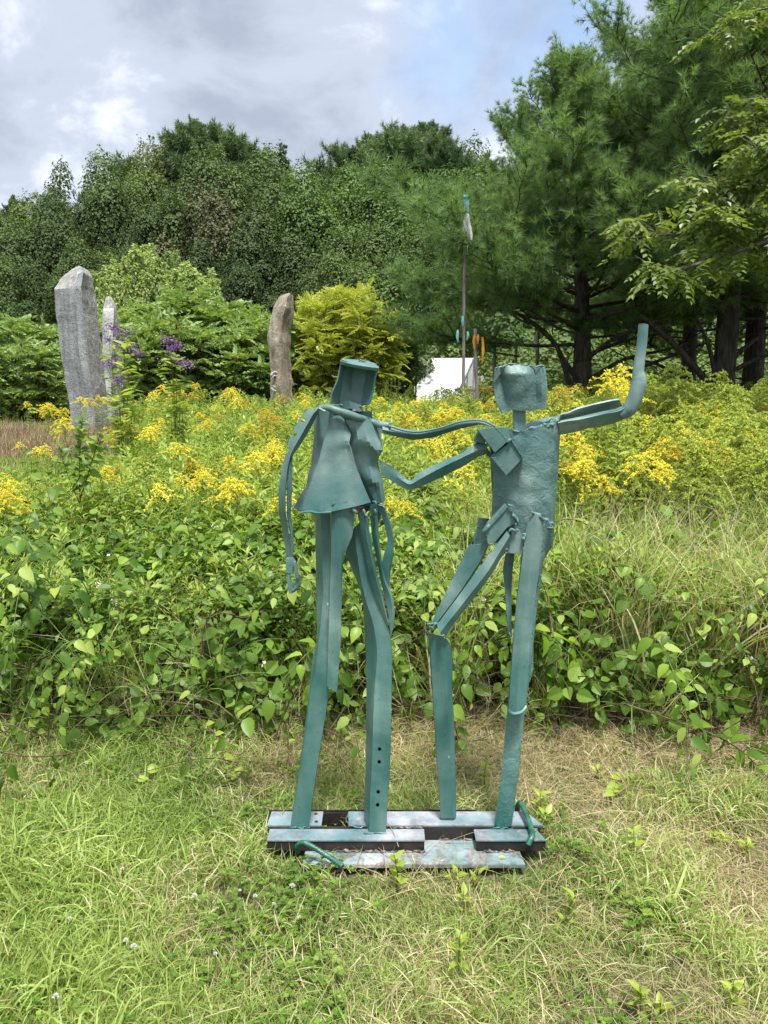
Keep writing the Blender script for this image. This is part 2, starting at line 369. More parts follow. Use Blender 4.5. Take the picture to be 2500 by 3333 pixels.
# ------------------------------------------------------------------ ground
def build_ground():
    def axis(lims):
        out = []
        for a, b, s in lims: out += list(np.arange(a, b, s))
        return np.array(out + [lims[-1][1]])
    xs = axis([(-400, -60, 20), (-60, -16, 2), (-16, -5, 0.5), (-5, 5, 0.12), (5, 16, 0.5), (16, 60, 2), (60, 400, 20)])
    ys = axis([(-60, -4, 2), (-4, 0.6, 0.3), (0.6, 5, 0.12), (5, 20, 0.4), (20, 80, 2), (80, 600, 20)])
    X, Y = np.meshgrid(xs, ys); Z = gz(X, Y)
    v = np.stack([X, Y, Z], -1).reshape(-1, 3); nx, ny = len(xs), len(ys)
    i = (np.arange(ny - 1)[:, None] * nx + np.arange(nx - 1)[None]).ravel()
    F = np.stack([i, i + 1, i + nx + 1, i + nx], -1)
    m, t = nodes_mat('soil_and_litter'); N = NT(t)
    p_ = N.geo()
    a = N.noise(1.3, 4, 0.6, p_, 0.3); b = N.noise(45, 5, 0.65, p_)
    c = N.ramp(b, [(0.3, (0.035, 0.030, 0.016)), (0.5, (0.085, 0.078, 0.038)), (0.7, (0.19, 0.17, 0.085))])
    g = N.ramp(b, [(0.3, (0.035, 0.055, 0.014)), (0.7, (0.10, 0.15, 0.035))])
    c = N.mix(N.ramp(a, [(0.42, (0, 0, 0)), (0.58, (1, 1, 1))]), g, c)
    p = N.n('ShaderNodeBsdfPrincipled'); N.l(c, p.inputs['Base Color']); p.inputs['Roughness'].default_value = 0.95
    N.l(N.bump(b, 0.9, 0.02), p.inputs['Normal'])
    o = N.n('ShaderNodeOutputMaterial'); N.l(p.outputs[0], o.inputs[0])
    link('ground', mesh_from('ground', v, [F], [m], smooth=True), kind='structure')
build_ground()

# ------------------------------------------------------------------ the welded steel sculpture
def R1(*p): return [(850 + x / 2.328, 1000 + y / 2.328) + tuple(r) for x, y, *r in p]
def R2(*p): return [(1200 + x / 1.659, 1000 + y / 1.659) + tuple(r) for x, y, *r in p]
def R3(*p): return [(900 + x / 1.844, 1600 + y / 1.844) + tuple(r) for x, y, *r in p]
def R4(*p): return [(1350 + x / 1.844, 1600 + y / 1.844) + tuple(r) for x, y, *r in p]
def H1(*p): return [(880 + x / 4.1475, 1150 + y / 4.1475) + tuple(r) for x, y, *r in p]     # close views
def T1(*p): return [(950 + x / 4.74, 1350 + y / 4.74) + tuple(r) for x, y, *r in p]
def HB(*p): return [(1540 + x / 4.88, 1150 + y / 4.88) + tuple(r) for x, y, *r in p]
def AR(*p): return [(1780 + x / 4.608, 1030 + y / 4.608) + tuple(r) for x, y, *r in p]
def PB(*p): return [(1500 + x / 4.608, 1500 + y / 4.608) + tuple(r) for x, y, *r in p]

SY = 2.42      # distance of the sculpture
def resample(poly, n, smooth=1):
    P = np.array([(p[0], p[1], p[2] if len(p) > 2 else 0.0) for p in poly], float)
    d = np.concatenate([[0], np.cumsum(np.hypot(*np.diff(P[:, :2], axis=0).T))]); d /= d[-1]
    t = np.linspace(0, 1, n)
    Q = np.stack([np.interp(t, d, P[:, k]) for k in range(3)], -1)
    for _ in range(smooth):
        Q[1:-1] = 0.25 * Q[:-2] + 0.5 * Q[1:-1] + 0.25 * Q[2:]
    return Q
def sheet(name, cols, parent, n=22, th=0.0045, Y0=None, mat=None, off=0.0, smooth=1, ripple=0.0, seed=0, angle=38, sub=1, bulge=None, **kw):
    """a bent steel sheet: columns traced from one edge to the other, given thickness behind"""
    Y0 = SY if Y0 is None else Y0
    C = [resample(c, n, smooth) for c in cols]
    if sub > 1:
        D = []
        for a, b in zip(C[:-1], C[1:]):
            for k in range(sub): D.append(a + (b - a) * k / sub)
        C = D + [C[-1]]
    m = len(C)
    if bulge:
        for k in range(m):
            u = k / (m - 1); C[k] = C[k].copy(); C[k][:, 2] += bulge * (1 - (2 * u - 1) ** 2) 
    rs = np.random.RandomState(seed + 11)
    G = np.zeros((n, m, 3))
    for k in range(m):
        for i in range(n):
            d = C[k][i, 2] + off
            if ripple:
                q = C[k][i]
                d += ripple * noise.noise(Vector((q[0] * 0.028 + seed * 3.1, q[1] * 0.022, seed)))
            G[i, k] = W(C[k][i, 0], C[k][i, 1], Y0 + d)
    du = np.gradient(G, axis=0); dv = np.gradient(G, axis=1)
    N_ = nrm(np.cross(du, dv))
    if N_[:, :, 1].mean() < 0: N_ = -N_
    B = G + N_ * th
    v = np.concatenate([G.reshape(-1, 3), B.reshape(-1, 3)])
    idx = np.arange(n * m).reshape(n, m); o2 = n * m
    a, b, c, d = idx[:-1, :-1].ravel(), idx[:-1, 1:].ravel(), idx[1:, 1:].ravel(), idx[1:, :-1].ravel()
    F = [np.stack([a, b, c, d], -1), np.stack([d, c, b, a], -1) + o2]
    rim = np.concatenate([idx[0, :], idx[1:, -1], idx[-1, ::-1][1:], idx[::-1, 0][1:]])
    r0, r1 = rim[:-1], rim[1:]
    F.append(np.stack([r0, r0 + o2, r1 + o2, r1], -1))
    me = mesh_from(name, v, [np.concatenate(F)], [mat or M_PAINT], smooth=True)
    import bmesh
    bm = bmesh.new(); bm.from_mesh(me); bmesh.ops.recalc_face_normals(bm, faces=bm.faces)
    bm.to_mesh(me); bm.free()
    try: me.set_sharp_from_angle(angle=math.radians(angle))
    except Exception: pass
    return link(name, me, parent, **kw)
def punch(o, holes):
    """real openings: holes = [(px, py, rx, ry, tilt, square)] in pixels of the photograph"""
    mb = MB()
    for (px, py, rx, ry, tl, sq) in holes:
        seg = 4 if sq else 14
        ring = []
        for k in range(seg):
            a = 2 * math.pi * k / seg + (math.pi / 4 if sq else 0)
            x, y = math.cos(a) * rx * (1.3 if sq else 1), math.sin(a) * ry * (1.3 if sq else 1)
            ring.append((px + x * math.cos(tl) - y * math.sin(tl), py + x * math.sin(tl) + y * math.cos(tl)))
        near = [W(x, y, SY - 0.12) for x, y in ring]; far = [W(x, y, SY + 0.034) for x, y in ring]
        i = np.arange(seg); j = (i + 1) % seg
        mb.add([*near, *far], [np.stack([i, j, j + seg, i + seg], -1), i[None][:, ::-1], (i + seg)[None]])
    c = link('cutter', mb.mesh('cutter', []))
    import bmesh
    bm = bmesh.new(); bm.from_mesh(c.data); bmesh.ops.recalc_face_normals(bm, faces=bm.faces); bm.to_mesh(c.data); bm.free()
    md = o.modifiers.new('b', 'BOOLEAN'); md.object = c; md.operation = 'DIFFERENCE'; md.solver = 'EXACT'
    dg = bpy.context.evaluated_depsgraph_get(); me = bpy.data.meshes.new_from_object(o.evaluated_get(dg))
    o.modifiers.clear()
    if len(me.polygons) > 10:
        o.data = me
        me.polygons.foreach_set('use_smooth', np.ones(len(me.polygons), bool))
        try: me.set_sharp_from_angle(angle=math.radians(35))
        except Exception: pass
    bpy.data.objects.remove(c)
def weld(parent, poly, r=0.005, off=-0.004, Y0=None, mat=None, step=0.006, seed=0):
    """a lumpy bead of weld metal along a line"""
    Y0 = SY if Y0 is None else Y0
    P = np.array([W(p[0], p[1], Y0 + off + (p[2] if len(p) > 2 else 0)) for p in poly])
    L = np.linalg.norm(np.diff(P, axis=0), axis=1).sum(); n = max(4, int(L / step))
    d = np.concatenate([[0], np.cumsum(np.linalg.norm(np.diff(P, axis=0), axis=1))]); t = np.linspace(0, d[-1], n)
    Q = np.stack([np.interp(t, d, P[:, k]) for k in range(3)], -1)
    rs = np.random.RandomState(seed + 5); Q += rs.normal(0, r * 0.35, Q.shape)
    mb = MB(); rr = r * .72 * rs.uniform(0.5, 1.35, n); rr[0] *= .5; rr[-1] *= .5
    tube(mb, Q, rr, 7, lump=0.3, seed=seed)
    return mb.obj('weld_bead', mat or M_ROUGH, parent, smooth=True)
def wtube(name, poly, rad, parent, Y0=None, seg=12, n=None, mat=None, **kw):
    Y0 = SY if Y0 is None else Y0
    P = [W(p[0], p[1], Y0 + (p[2] if len(p) > 2 else 0)) for p in poly]
    n = n or len(P) * 5
    Q = catmull(P, n); R = np.interp(np.linspace(0, 1, n), np.linspace(0, 1, len(rad)), rad) if hasattr(rad, '__len__') else rad
    mb = MB(); tube(mb, Q, R, seg)
    o = mb.obj(name, mat or M_PAINT, parent, smooth=True, **kw)
    try: o.data.set_sharp_from_angle(angle=math.radians(50))
    except Exception: pass
    return o
def prism(name, poly, parent, depth=0.02, off=0.0, Y0=None, mat=None, **kw):
    """a flat cut plate with real thickness, edges slightly eased"""
    Y0 = SY if Y0 is None else Y0
    import bmesh
    bm = bmesh.new()
    f = [bm.verts.new(W(p[0], p[1], Y0 + off + (p[2] if len(p) > 2 else 0))) for p in poly]
    b = [bm.verts.new(W(p[0], p[1], Y0 + off + (p[2] if len(p) > 2 else 0)) + Vector((0, depth, 0))) for p in poly]
    bm.faces.new(f); bm.faces.new(b[::-1]); k = len(poly)
    for i in range(k): bm.faces.new([f[i], b[i], b[(i + 1) % k], f[(i + 1) % k]])
    bmesh.ops.recalc_face_normals(bm, faces=bm.faces)
    bmesh.ops.bevel(bm, geom=list(bm.edges), offset=0.0014, segments=2, affect='EDGES')
    me = bpy.data.meshes.new(name); bm.to_mesh(me); bm.free(); me.materials.append(mat or M_PAINT)
    return link(name, me, parent, **kw)

SC_LOC = Vector((0.07, SY, 0.0))
sculpt = empty('steel_sculpture', (0, 0, 0), label='blue-green sculpture of two scrap-steel figures joined arm to shoulder on a low steel base', cat='sculpture')

# --- figure on the left: its crumpled chest panel is the body mesh that carries the other pieces
figA = sheet('figure', [
    T1((835, 92, .000), (900, 240, .004), (925, 300, .012), (905, 480, .006), (985, 780, .010), (1075, 1000, .012), (1150, 1210, .014), (1230, 1330, .014)),
    T1((960, 70, -.006), (1010, 300, -.014), (1020, 395, -.018), (1020, 520, -.006), (1080, 780, .004), (1130, 1000, .002), (1230, 1240, .006), (1290, 1345, .008)),
    T1((1080, 40, -.006), (1130, 290, -.016), (1170, 400, -.022), (1190, 560, -.008), (1200, 780, .000), (1240, 1035, -.018), (1265, 1100, .006), (1340, 1355, .006)),
    T1((1170, 35, .000), (1230, 330, -.008), (1250, 500, -.026), (1330, 600, -.014), (1290, 760, .008), (1330, 980, .000), (1350, 1100, -.004), (1385, 1365, .004)),
    T1((1225, 85, .008), (1290, 200, .010), (1375, 400, .010), (1405, 545, -.006), (1345, 650, .010), (1330, 760, .020), (1400, 1000, .014), (1445, 1330, .010)),
], sculpt, n=22, sub=2, smooth=0, angle=17, label='left figure, leaning slightly with a flat-capped open head')
pA = figA
sheet('coat_panel', [
    T1((590, 60, -.002), (540, 240, -.006), (480, 440, -.010), (420, 690, -.016), (345, 930, -.020), (250, 1190, -.026), (150, 1475, -.030)),
    T1((620, 35, -.006), (600, 240, -.014), (570, 500, -.020), (530, 650, -.018), (500, 930, -.022), (430, 1190, -.030), (330, 1480, -.040)),
    T1((690, 10, -.008), (710, 240, -.020), (720, 460, -.027), (700, 590, -.020), (690, 930, -.026), (700, 1190, -.036), (610, 1495, -.046)),
    T1((745, 15, -.006), (820, 240, -.018), (850, 420, -.028), (850, 520, -.020), (880, 930, -.026), (930, 1190, -.036), (960, 1420, -.044)),
    T1((800, 60, -.002), (850, 200, -.006), (915, 290, -.012), (880, 450, -.030), (980, 760, -.022), (1085, 1040, -.028), (1220, 1350, -.030)),
], pA, n=26, sub=2, smooth=0, angle=17, ripple=.0015, seed=9, label='long triangular coat panel flaring to the left')
sheet('hem_lip', [T1((135, 1490, -.030), (290, 1465, -.036), (400, 1490, -.040), (610, 1480, -.044)),
                  T1((120, 1508, -.050), (270, 1492, -.052), (390, 1520, -.054), (610, 1502, -.056))], pA, n=18, th=.004)
sheet('side_panel', [
    T1((350, -60, .050), (342, 300, .055), (320, 520, .060), (300, 760, .066), (238, 960, .072), (240, 1060, .078), (20, 1440, .085)),
    T1((400, -90, .020), (400, 240, .026), (390, 500, .034), (345, 760, .046), (300, 1000, .056), (240, 1180, .066), (100, 1470, .075)),
    T1((570, -40, .035), (560, 240, .030), (500, 440, .030), (430, 690, .030), (345, 930, .028), (250, 1190, .026), (150, 1478, .020)),
], pA, n=34, sub=3, ripple=.006, seed=4, label='folded panel behind the coat panel on the left side')
sheet('back_panel', [
    T1((560, -30, .06), (480, 400, .07), (380, 1000, .08), (350, 1500, .08)), T1((1180, -60, .06), (1260, 400, .08), (1290, 1000, .08), (1300, 1480, .08))], pA, n=16, sub=2, bulge=.04)
sheet('shoulder_plate', [H1((1080, 800, .02), (1120, 900, .03)), H1((1370, 785, .03), (1385, 900, .035))], pA, n=6, smooth=0)
sheet('shoulder_flap', [H1((1395, 985, .022), (1440, 1130, .02), (1490, 1240, .016)), H1((1510, 1010, .032), (1500, 1130, .032), (1510, 1240, .03))], pA, n=8)
# head: an upright channel, open to the front, under a flat welded cap
hd = sheet('head', [
    H1((955, 160, -.030), (915, 360, -.028), (840, 530, -.026), (810, 680, -.024)),
    H1((1015, 165, .004), (975, 360, .010), (950, 530, .014), (935, 690, .012)),
    H1((1130, 180, .026), (1100, 360, .032), (1090, 530, .030), (1070, 700, .020)),
    H1((1300, 200, .026), (1280, 360, .030), (1250, 530, .028), (1225, 700, .016)),
    H1((1400, 215, .004), (1370, 360, .006), (1330, 530, .004), (1290, 690, .002)),
    H1((1445, 215, -.030), (1408, 330, -.026), (1385, 500, -.022), (1335, 680, -.018)),
], pA, n=24, sub=2, angle=30, ripple=.004, seed=6, label='head made of an open upright channel')
cap = sheet('cap', [
    H1((945, 105, -.040), (1110, 150, -.040), (1300, 180, -.040), (1462, 200, -.036)),
    H1((945, 92, -.030), (1110, 118, -.030), (1300, 150, -.030), (1468, 184, -.026)),
    H1((970, 72, .045), (1150, 82, .045), (1300, 100, .045), (1410, 132, .045))], pA, n=14, th=.010, angle=25, ripple=.004, label='flat bent steel cap')
weld(hd, H1((960, 100), (1040, 115)), .005, -.035); weld(cap, H1((1190, 98), (1290, 125)), .004, .0, seed=3); weld(hd, H1((880, 715), (1010, 690), (1130, 700), (1240, 720)), .006, -.004, seed=8)
sheet('neck', [H1((935, 655, .000), (940, 760, .0)), H1((1060, 645, -.014), (1080, 745, -.01)), H1((1240, 700, .0), (1260, 790, .0))], pA, n=6, sub=3, bulge=-.008)
prism('collar_gap_plate', H1((960, 735), (1100, 740), (1260, 770), (1230, 800), (1120, 790), (1010, 765)), pA, .03, -.006, mat=M_WEB)  # dark plate: the neck slot's shade put into its colour
weld(pA, H1((1090, 760), (1160, 785), (1250, 775)), .005, -.012, mat=M_WELD, seed=2)
weld(pA, H1((740, 780), (830, 800), (900, 830)), .005, -.02, mat=M_WELD, seed=12)
# left arm of the left figure: one folded strap with slots, ending in a claw
arm = sheet('arm', [
    R1((452, 750, .01), (420, 762, .01), (345, 772, .015), (298, 830, .02), (250, 925, .02), (212, 1000, .02), (180, 1130, .02), (148, 1260, .02), (131, 1400, .02), (132, 1550, .02), (160, 1690, .02), (182, 1830, .02), (188, 1920, .02), (190, 2012, .02)),
    R1((455, 762, -.02), (405, 790, -.02), (370, 850, -.02), (318, 945, -.02), (268, 1030, -.02), (225, 1110, -.02), (205, 1190, -.02), (190, 1300, -.02), (181, 1400, -.02), (181, 1550, -.02), (202, 1690, -.02), (225, 1830, -.02), (228, 1920, -.02), (232, 2018, -.02)),
    R1((440, 768, .02), (425, 815, .02), (400, 870, .02), (345, 970, .02), (292, 1050, .02), (240, 1125, .02), (212, 1215, .02), (198, 1310, .02), (186, 1400, .02), (186, 1550, .02), (208, 1690, .02), (230, 1830, .02), (234, 1920, .02), (238, 2018, .02)),
], pA, n=46, sub=2, angle=40, label='hanging arm of a folded slotted strap')
punch(arm, [(850 + 320 / 2.328, 1000 + 852 / 2.328, 6, 12, .45, 0), (850 + 253 / 2.328, 1000 + 962 / 2.328, 6, 12, .42, 0), (850 + 203 / 2.328, 1000 + 1078 / 2.328, 4, 12, .2, 0), (850 + 395 / 2.328, 1000 + 775 / 2.328, 8, 3, -.15, 0)])
sheet('arm_strip', [
    R1((214, 1180, .0), (206, 1300, .0), (200, 1480, .0), (205, 1600, .0), (228, 1720, .0), (235, 1850, .0), (230, 1930, .0)),
    R1((237, 1130, .01), (237, 1300, .01), (232, 1480, .01), (225, 1570, .01), (246, 1720, .01), (247, 1800, .01), (240, 1900, .01))], pA, n=26, th=.005, off=-.012)
claw = prism('hand', R1((188, 1905), (238, 1898), (262, 1935), (258, 1965), (244, 1975), (242, 2022), (190, 2016)), pA, .018, -.022, label='claw-like hand made of bent scrap')
prism('finger', R1((192, 2012), (222, 2016), (218, 2060), (240, 2105), (244, 2168), (212, 2172), (200, 2110)), claw, .014, -.020)
prism('finger', R1((240, 1930), (264, 1928), (288, 2055), (264, 2062)), claw, .012, -.034)
wtube('finger', R1((278, 2050, -.02), (276, 2100, -.02), (258, 2135, -.018), (234, 2150, -.014)), [.007, .0075, .006], claw, seg=8)
# right arm of the left figure, reaching to the other one's shoulder: a pipe, then two long bent straps
wtube('upper_arm_pipe', H1((660, 735, -.018), (790, 735, -.026), (900, 775, -.030), (1040, 815, -.026), (1180, 865, -.014), (1300, 900, .012), (1400, 935, .014), (1500, 965, .0), (1620, 975, -.004)), [.008, .011, .0125, .012, .0115, .011, .0105, .0115, .011], pA, seg=14)
weld(pA, H1((1610, 945), (1625, 1005)), .006, -.012)
sheet('shoulder_patch', [H1((650, 740, -.028), (700, 705, -.02), (800, 700, -.02)), H1((725, 785, -.036), (780, 770, -.038), (850, 765, -.038))], pA, n=8, th=.005, ripple=.01)
sheet('forearm_strap', [
    R2((75, 622, .000), (150, 648, .002), (270, 668, .006), (385, 648, .012), (500, 613, .022), (600, 608, .028), (688, 645, .030)),
    R2((75, 660, -.022), (150, 676, -.020), (270, 690, -.014), (385, 668, -.006), (500, 633, .004), (600, 624, .010), (690, 655, .016)),
    R2((75, 680, .000), (160, 702, .002), (240, 718, .006), (345, 705, .012), (480, 660, .022), (600, 632, .028), (660, 642, .030))], pA, n=34, sub=2, angle=25, label='reaching forearm of two bent straps')
wtube('forearm_rod', R2((110, 640, -.02), (200, 668, -.02), (280, 672, -.016), (385, 652, -.006), (500, 617, .004), (610, 612, .010), (685, 645, .012)), [.0035] * 3, pA, seg=8)
# pelvis and legs of the left figure
sheet('leg_channel', [
    R3((232, 130, .06), (240, 700, .06), (246, 880, .055), (215, 1010, .05), (190, 1250, .045), (150, 1560, .04), (86, 1990, .035), (82, 2012, .035)),
    R3((264, 130, .012), (275, 400, .012), (283, 600, .012), (258, 860, .012), (232, 1100, .008), (205, 1180, .010), (170, 1500, .010), (92, 1990, .010), (88, 2016, .010)),
    R3((324, 130, .008), (320, 600, .008), (312, 900, .008), (303, 1080, .006), (316, 1200, .006), (270, 1480, .008), (195, 1980, .010), (187, 2024, .010)),
    R3((330, 130, .05), (326, 600, .05), (318, 900, .05), (306, 1080, .045), (318, 1200, .045), (274, 1480, .04), (200, 1980, .035), (192, 2018, .035))],
    pA, n=50, angle=30, label='standing left leg of long bent channel')
legA = sheet('thigh_strap', [
    R3((330, 95, -.028), (328, 350, -.024), (318, 700, -.018), (303, 1165, -.014)),
    R3((372, 58, -.036), (365, 380, -.034), (358, 700, -.022), (333, 1190, -.018)),
    R3((408, 62, -.036), (392, 380, -.030), (388, 560, -.020), (376, 900, -.016), (352, 1200, -.014)),
    R3((472, 115, -.020), (468, 170, -.020), (455, 270, -.022), (408, 370, -.022), (397, 450, -.016), (386, 900, -.014), (362, 1208, -.010))],
    pA, n=44, sub=2, angle=30, label='broad strap over the left thigh, wide at the hip')
punch(legA, [(900 + 337 / 1.844, 1600 + 960 / 1.844, 4.2, 4.2, 0.03, 1)])
for p_, s_ in ((R3((338, 92), (350, 70), (378, 52), (410, 56), (440, 78)), 1), (R3((445, 90), (470, 118), (482, 135)), 2)): weld(legA, p_, .008, -.032, seed=s_)
weld(pA, R3((308, 665), (306, 700), (318, 712)), .004, -.018, seed=4)
legR = sheet('leg_channel', [
    R3((412, 370, .070), (505, 590, .065), (522, 700, .060), (532, 900, .055), (540, 1080, .05), (540, 1400, .05), (528, 1900, .05), (522, 2040, .05)),
    R3((462, 220, .010), (505, 520, .006), (538, 660, .004), (578, 775, .000), (600, 900, -.004), (607, 990, -.008), (592, 1130, -.012), (583, 1300, -.012), (575, 1600, -.012), (562, 1850, -.014), (555, 2050, -.014)),
    R3((545, 150, .004), (590, 520, .000), (630, 680, -.002), (662, 800, -.006), (688, 900, -.010), (692, 1020, -.014), (690, 1200, -.016), (686, 1400, -.016), (678, 1700, -.016), (662, 1900, -.016), (656, 2052, -.016)),
    R3((549, 160, .05), (594, 520, .045), (634, 680, .040), (666, 800, .035), (691, 900, .03), (695, 1020, .025), (693, 1200, .02), (689, 1400, .02), (681, 1700, .02), (665, 1900, .02), (659, 2046, .02)),
], pA, n=54, angle=28, label='standing right leg of bent channel with four bolt holes')
punch(legR, [(900 + x / 1.844, 1600 + y / 1.844, 6, 6, 0, 0) for x, y in ((619, 1545), (617, 1622), (611, 1802), (607, 1880))])
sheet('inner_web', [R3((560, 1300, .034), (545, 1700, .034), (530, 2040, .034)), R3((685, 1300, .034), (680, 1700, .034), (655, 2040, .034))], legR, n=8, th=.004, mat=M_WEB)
sheet('thigh_strap', [
    R3((490, 150, -.012), (520, 300, -.012), (555, 500, -.010), (605, 650, -.010), (660, 790, -.010)),
    R3((520, 105, -.030), (545, 300, -.028), (590, 500, -.024), (630, 640, -.020), (672, 800, -.016)),
    R3((548, 160, -.010), (565, 300, -.010), (600, 480, -.010), (638, 630, -.010), (676, 800, -.010))], pA, n=26, angle=25)
sheet('thigh_strap', [
    R3((560, 80, -.004), (570, 250, -.004), (600, 400, -.006), (622, 520, -.010), (650, 640, -.012), (672, 740, -.012), (686, 885, -.012)),
    R3((585, 75, -.018), (598, 250, -.018), (620, 400, -.020), (640, 520, -.026), (685, 630, -.026), (700, 740, -.020), (692, 850, -.014)),
    R3((606, 95, .0), (614, 250, .0), (630, 400, -.004), (655, 530, -.01), (698, 620, -.012), (711, 720, -.012), (705, 815, -.01))], pA, n=34, angle=25)
sheet('hip_bar', [
    R3((588, 75, -.014), (625, 130, -.014), (662, 245, -.014), (668, 310, -.014), (645, 370, -.014), (632, 440, -.010), (634, 520, -.006), (652, 590, -.004)),
    R3((612, 62, -.022), (655, 115, -.024), (690, 220, -.024), (702, 300, -.024), (694, 390, -.024), (676, 470, -.018), (672, 530, -.012), (672, 600, -.010)),
    R3((640, 80, -.008), (672, 140, -.010), (698, 225, -.010), (706, 300, -.010), (700, 395, -.010), (686, 470, -.006), (680, 540, -.004), (678, 610, .0))], pA, n=34, th=.006, angle=30)
for k, p_ in enumerate((R3((520, 100), (532, 125), (540, 155)), R3((575, 60), (600, 62), (590, 100)), R3((604, 80), (640, 90), (655, 110)), R3((590, 100), (596, 120), (600, 135)))):
    weld(pA, p_, .006, -.03, seed=20 + k)
prism('crotch_gap_plate', R3((470, 95), (560, 90), (540, 130), (495, 160)), pA, .01, .03, mat=M_WEB)  # dark filler: shade between the thighs put into its colour
sheet('buttock_plate', [R3((560, 60, .03), (600, 220, .03)), R3((640, 100, .03), (605, 225, .03))], pA, n=6)

# --- figure on the right: its curved torso sheet carries the other pieces
BY = 2.45
def sb(name, cols, parent, **kw): return sheet(name, cols, parent, Y0=kw.pop('Y0', BY), **kw)
figB = sb('figure', [
    R2((642, 660, .03), (660, 780, .03), (672, 850, .03), (668, 1000, .03), (662, 1180, .03), (690, 1270, .02)),
    R2((765, 655, .005), (765, 800, .0), (768, 900, .0), (765, 1050, .0), (770, 1200, .0), (790, 1290, .0)),
    R2((848, 668, -.008), (850, 800, -.012), (850, 900, -.012), (850, 1050, -.014), (850, 1200, -.010), (860, 1300, -.010)),
    R2((940, 640, -.010), (935, 800, -.016), (935, 900, -.018), (930, 1050, -.018), (925, 1200, -.014), (920, 1300, -.014)),
    R2((1010, 605, -.004), (1000, 800, -.006), (985, 900, -.008), (980, 1050, -.010), (975, 1200, -.006), (970, 1300, -.006)),
    R2((1036, 640, .035), (1026, 850, .03), (1018, 960, .03), (1008, 1100, .03), (1000, 1240, .03), (990, 1300, .03)),
], sculpt, n=44, sub=4, smooth=1, angle=50, mat=M_ROUGH, ripple=.006, seed=14, label='right figure, one knee bent and one arm raised')
pB = figB
sb('back_panel', [R2((650, 690, .10), (670, 1000, .10), (680, 1270, .08)), R2((1020, 600, .10), (1010, 900, .10), (995, 1300, .08))], pB, n=16, sub=3, bulge=.03)
sb('shoulder_plate', [
    HB((840, 1120, .060), (950, 1080, .060), (1100, 1030, .065), (1200, 1010, .065), (1360, 1000, .06)),
    HB((850, 1215, .0), (950, 1195, .004), (1100, 1160, .002), (1240, 1120, .0), (1370, 1110, .01))], pB, n=18, th=.006, mat=M_ROUGH, ripple=.012, seed=2)
for k, p_ in enumerate((HB((900, 1200), (1000, 1180), (1100, 1165), (1180, 1140), (1290, 1125)), HB((1060, 1100), (1120, 1070), (1250, 1050), (1320, 1040)), HB((640, 1240), (720, 1260), (840, 1240)), HB((1090, 1160), (1190, 1120)))):
    weld(pB, p_, .007, -.004, Y0=BY + .02 * (k == 1), seed=30 + k)
hb = sb('head', [
    HB((335, 240, .01), (330, 460, .0), (345, 640, .0), (380, 820, .0), (460, 948, .0)),
    HB((440, 225, -.006), (450, 420, .010), (500, 600, .010), (530, 760, .008), (545, 925, .004)),
    HB((560, 170, -.008), (560, 320, -.026), (590, 450, -.018), (600, 700, -.010), (640, 902, -.004)),
    HB((720, 178, -.010), (720, 320, -.036), (730, 440, -.032), (740, 620, -.024), (750, 918, -.010)),
    HB((880, 190, -.010), (870, 320, -.034), (880, 450, -.030), (890, 620, -.022), (900, 915, -.010)),
    HB((1000, 215, .000), (990, 350, -.004), (995, 500, -.004), (1000, 700, -.002), (1010, 890, .0)),
    HB((1080, 195, -.006), (1080, 350, -.014), (1085, 500, -.014), (1090, 700, -.010), (1080, 882, -.006)),
    HB((1145, 205, .008), (1165, 350, .008), (1180, 500, .008), (1172, 700, .008), (1160, 870, .008)),
], pB, n=36, sub=3, mat=M_ROUGH, angle=50, ripple=.004, seed=21, label='rough cut-plate head with a curled corner')
sb('curl', [HB((335, 245, .004), (330, 470, .0)), HB((400, 215, -.022), (390, 380, -.018)), HB((445, 235, -.004), (440, 320, -.006))], hb, n=12, sub=2, th=.004, angle=60)
weld(hb, HB((340, 240), (440, 215), (530, 185), (580, 165), (720, 180), (880, 190), (1000, 212), (1080, 192), (1140, 205)), .0035, -.010, Y0=BY, seed=41, step=.004)
prism('neck', HB((645, 880), (832, 880), (838, 1225), (700, 1240), (650, 1190)), pB, .03, .004, Y0=BY)
# chest and shoulder blocks
prism('shoulder_block', HB((70, 1215), (345, 1180), (540, 1410), (345, 1585)), pB, .035, -.050, Y0=BY, label='square steel block on the shoulder')
prism('block_edge', HB((350, 1182), (400, 1190), (610, 1370), (545, 1425)), pB, .03, -.044, Y0=BY, mat=M_ROUGH)
prism('shoulder_block', HB((300, 1180), (560, 1180), (600, 1400), (420, 1420)), pB, .03, -.018, Y0=BY)
prism('chest_block', R2((655, 815), (770, 722), (845, 803), (745, 910)), pB, .03, -.040, Y0=BY, label='tilted steel block on the chest')
prism('block_edge', HB((600, 1395), (640, 1390), (832, 1630), (790, 1680)), pB, .036, -.046, Y0=BY, mat=M_ROUGH)
weld(pB, HB((540, 1400), (590, 1380), (620, 1375)), .008, -.048, Y0=BY, seed=50)
prism('shoulder_block', HB((15, 1400), (80, 1250), (200, 1400), (190, 1440)), pB, .03, -.010, Y0=BY)
prism('block_edge', R2((660, 812), (690, 806), (760, 890), (745, 912)), pB, .036, -.046, Y0=BY, mat=M_ROUGH)
prism('armpit_plate', R2((600, 700), (660, 790), (680, 830), (640, 800), (575, 745)), pB, .03, .012, Y0=BY, mat=M_PAINT)
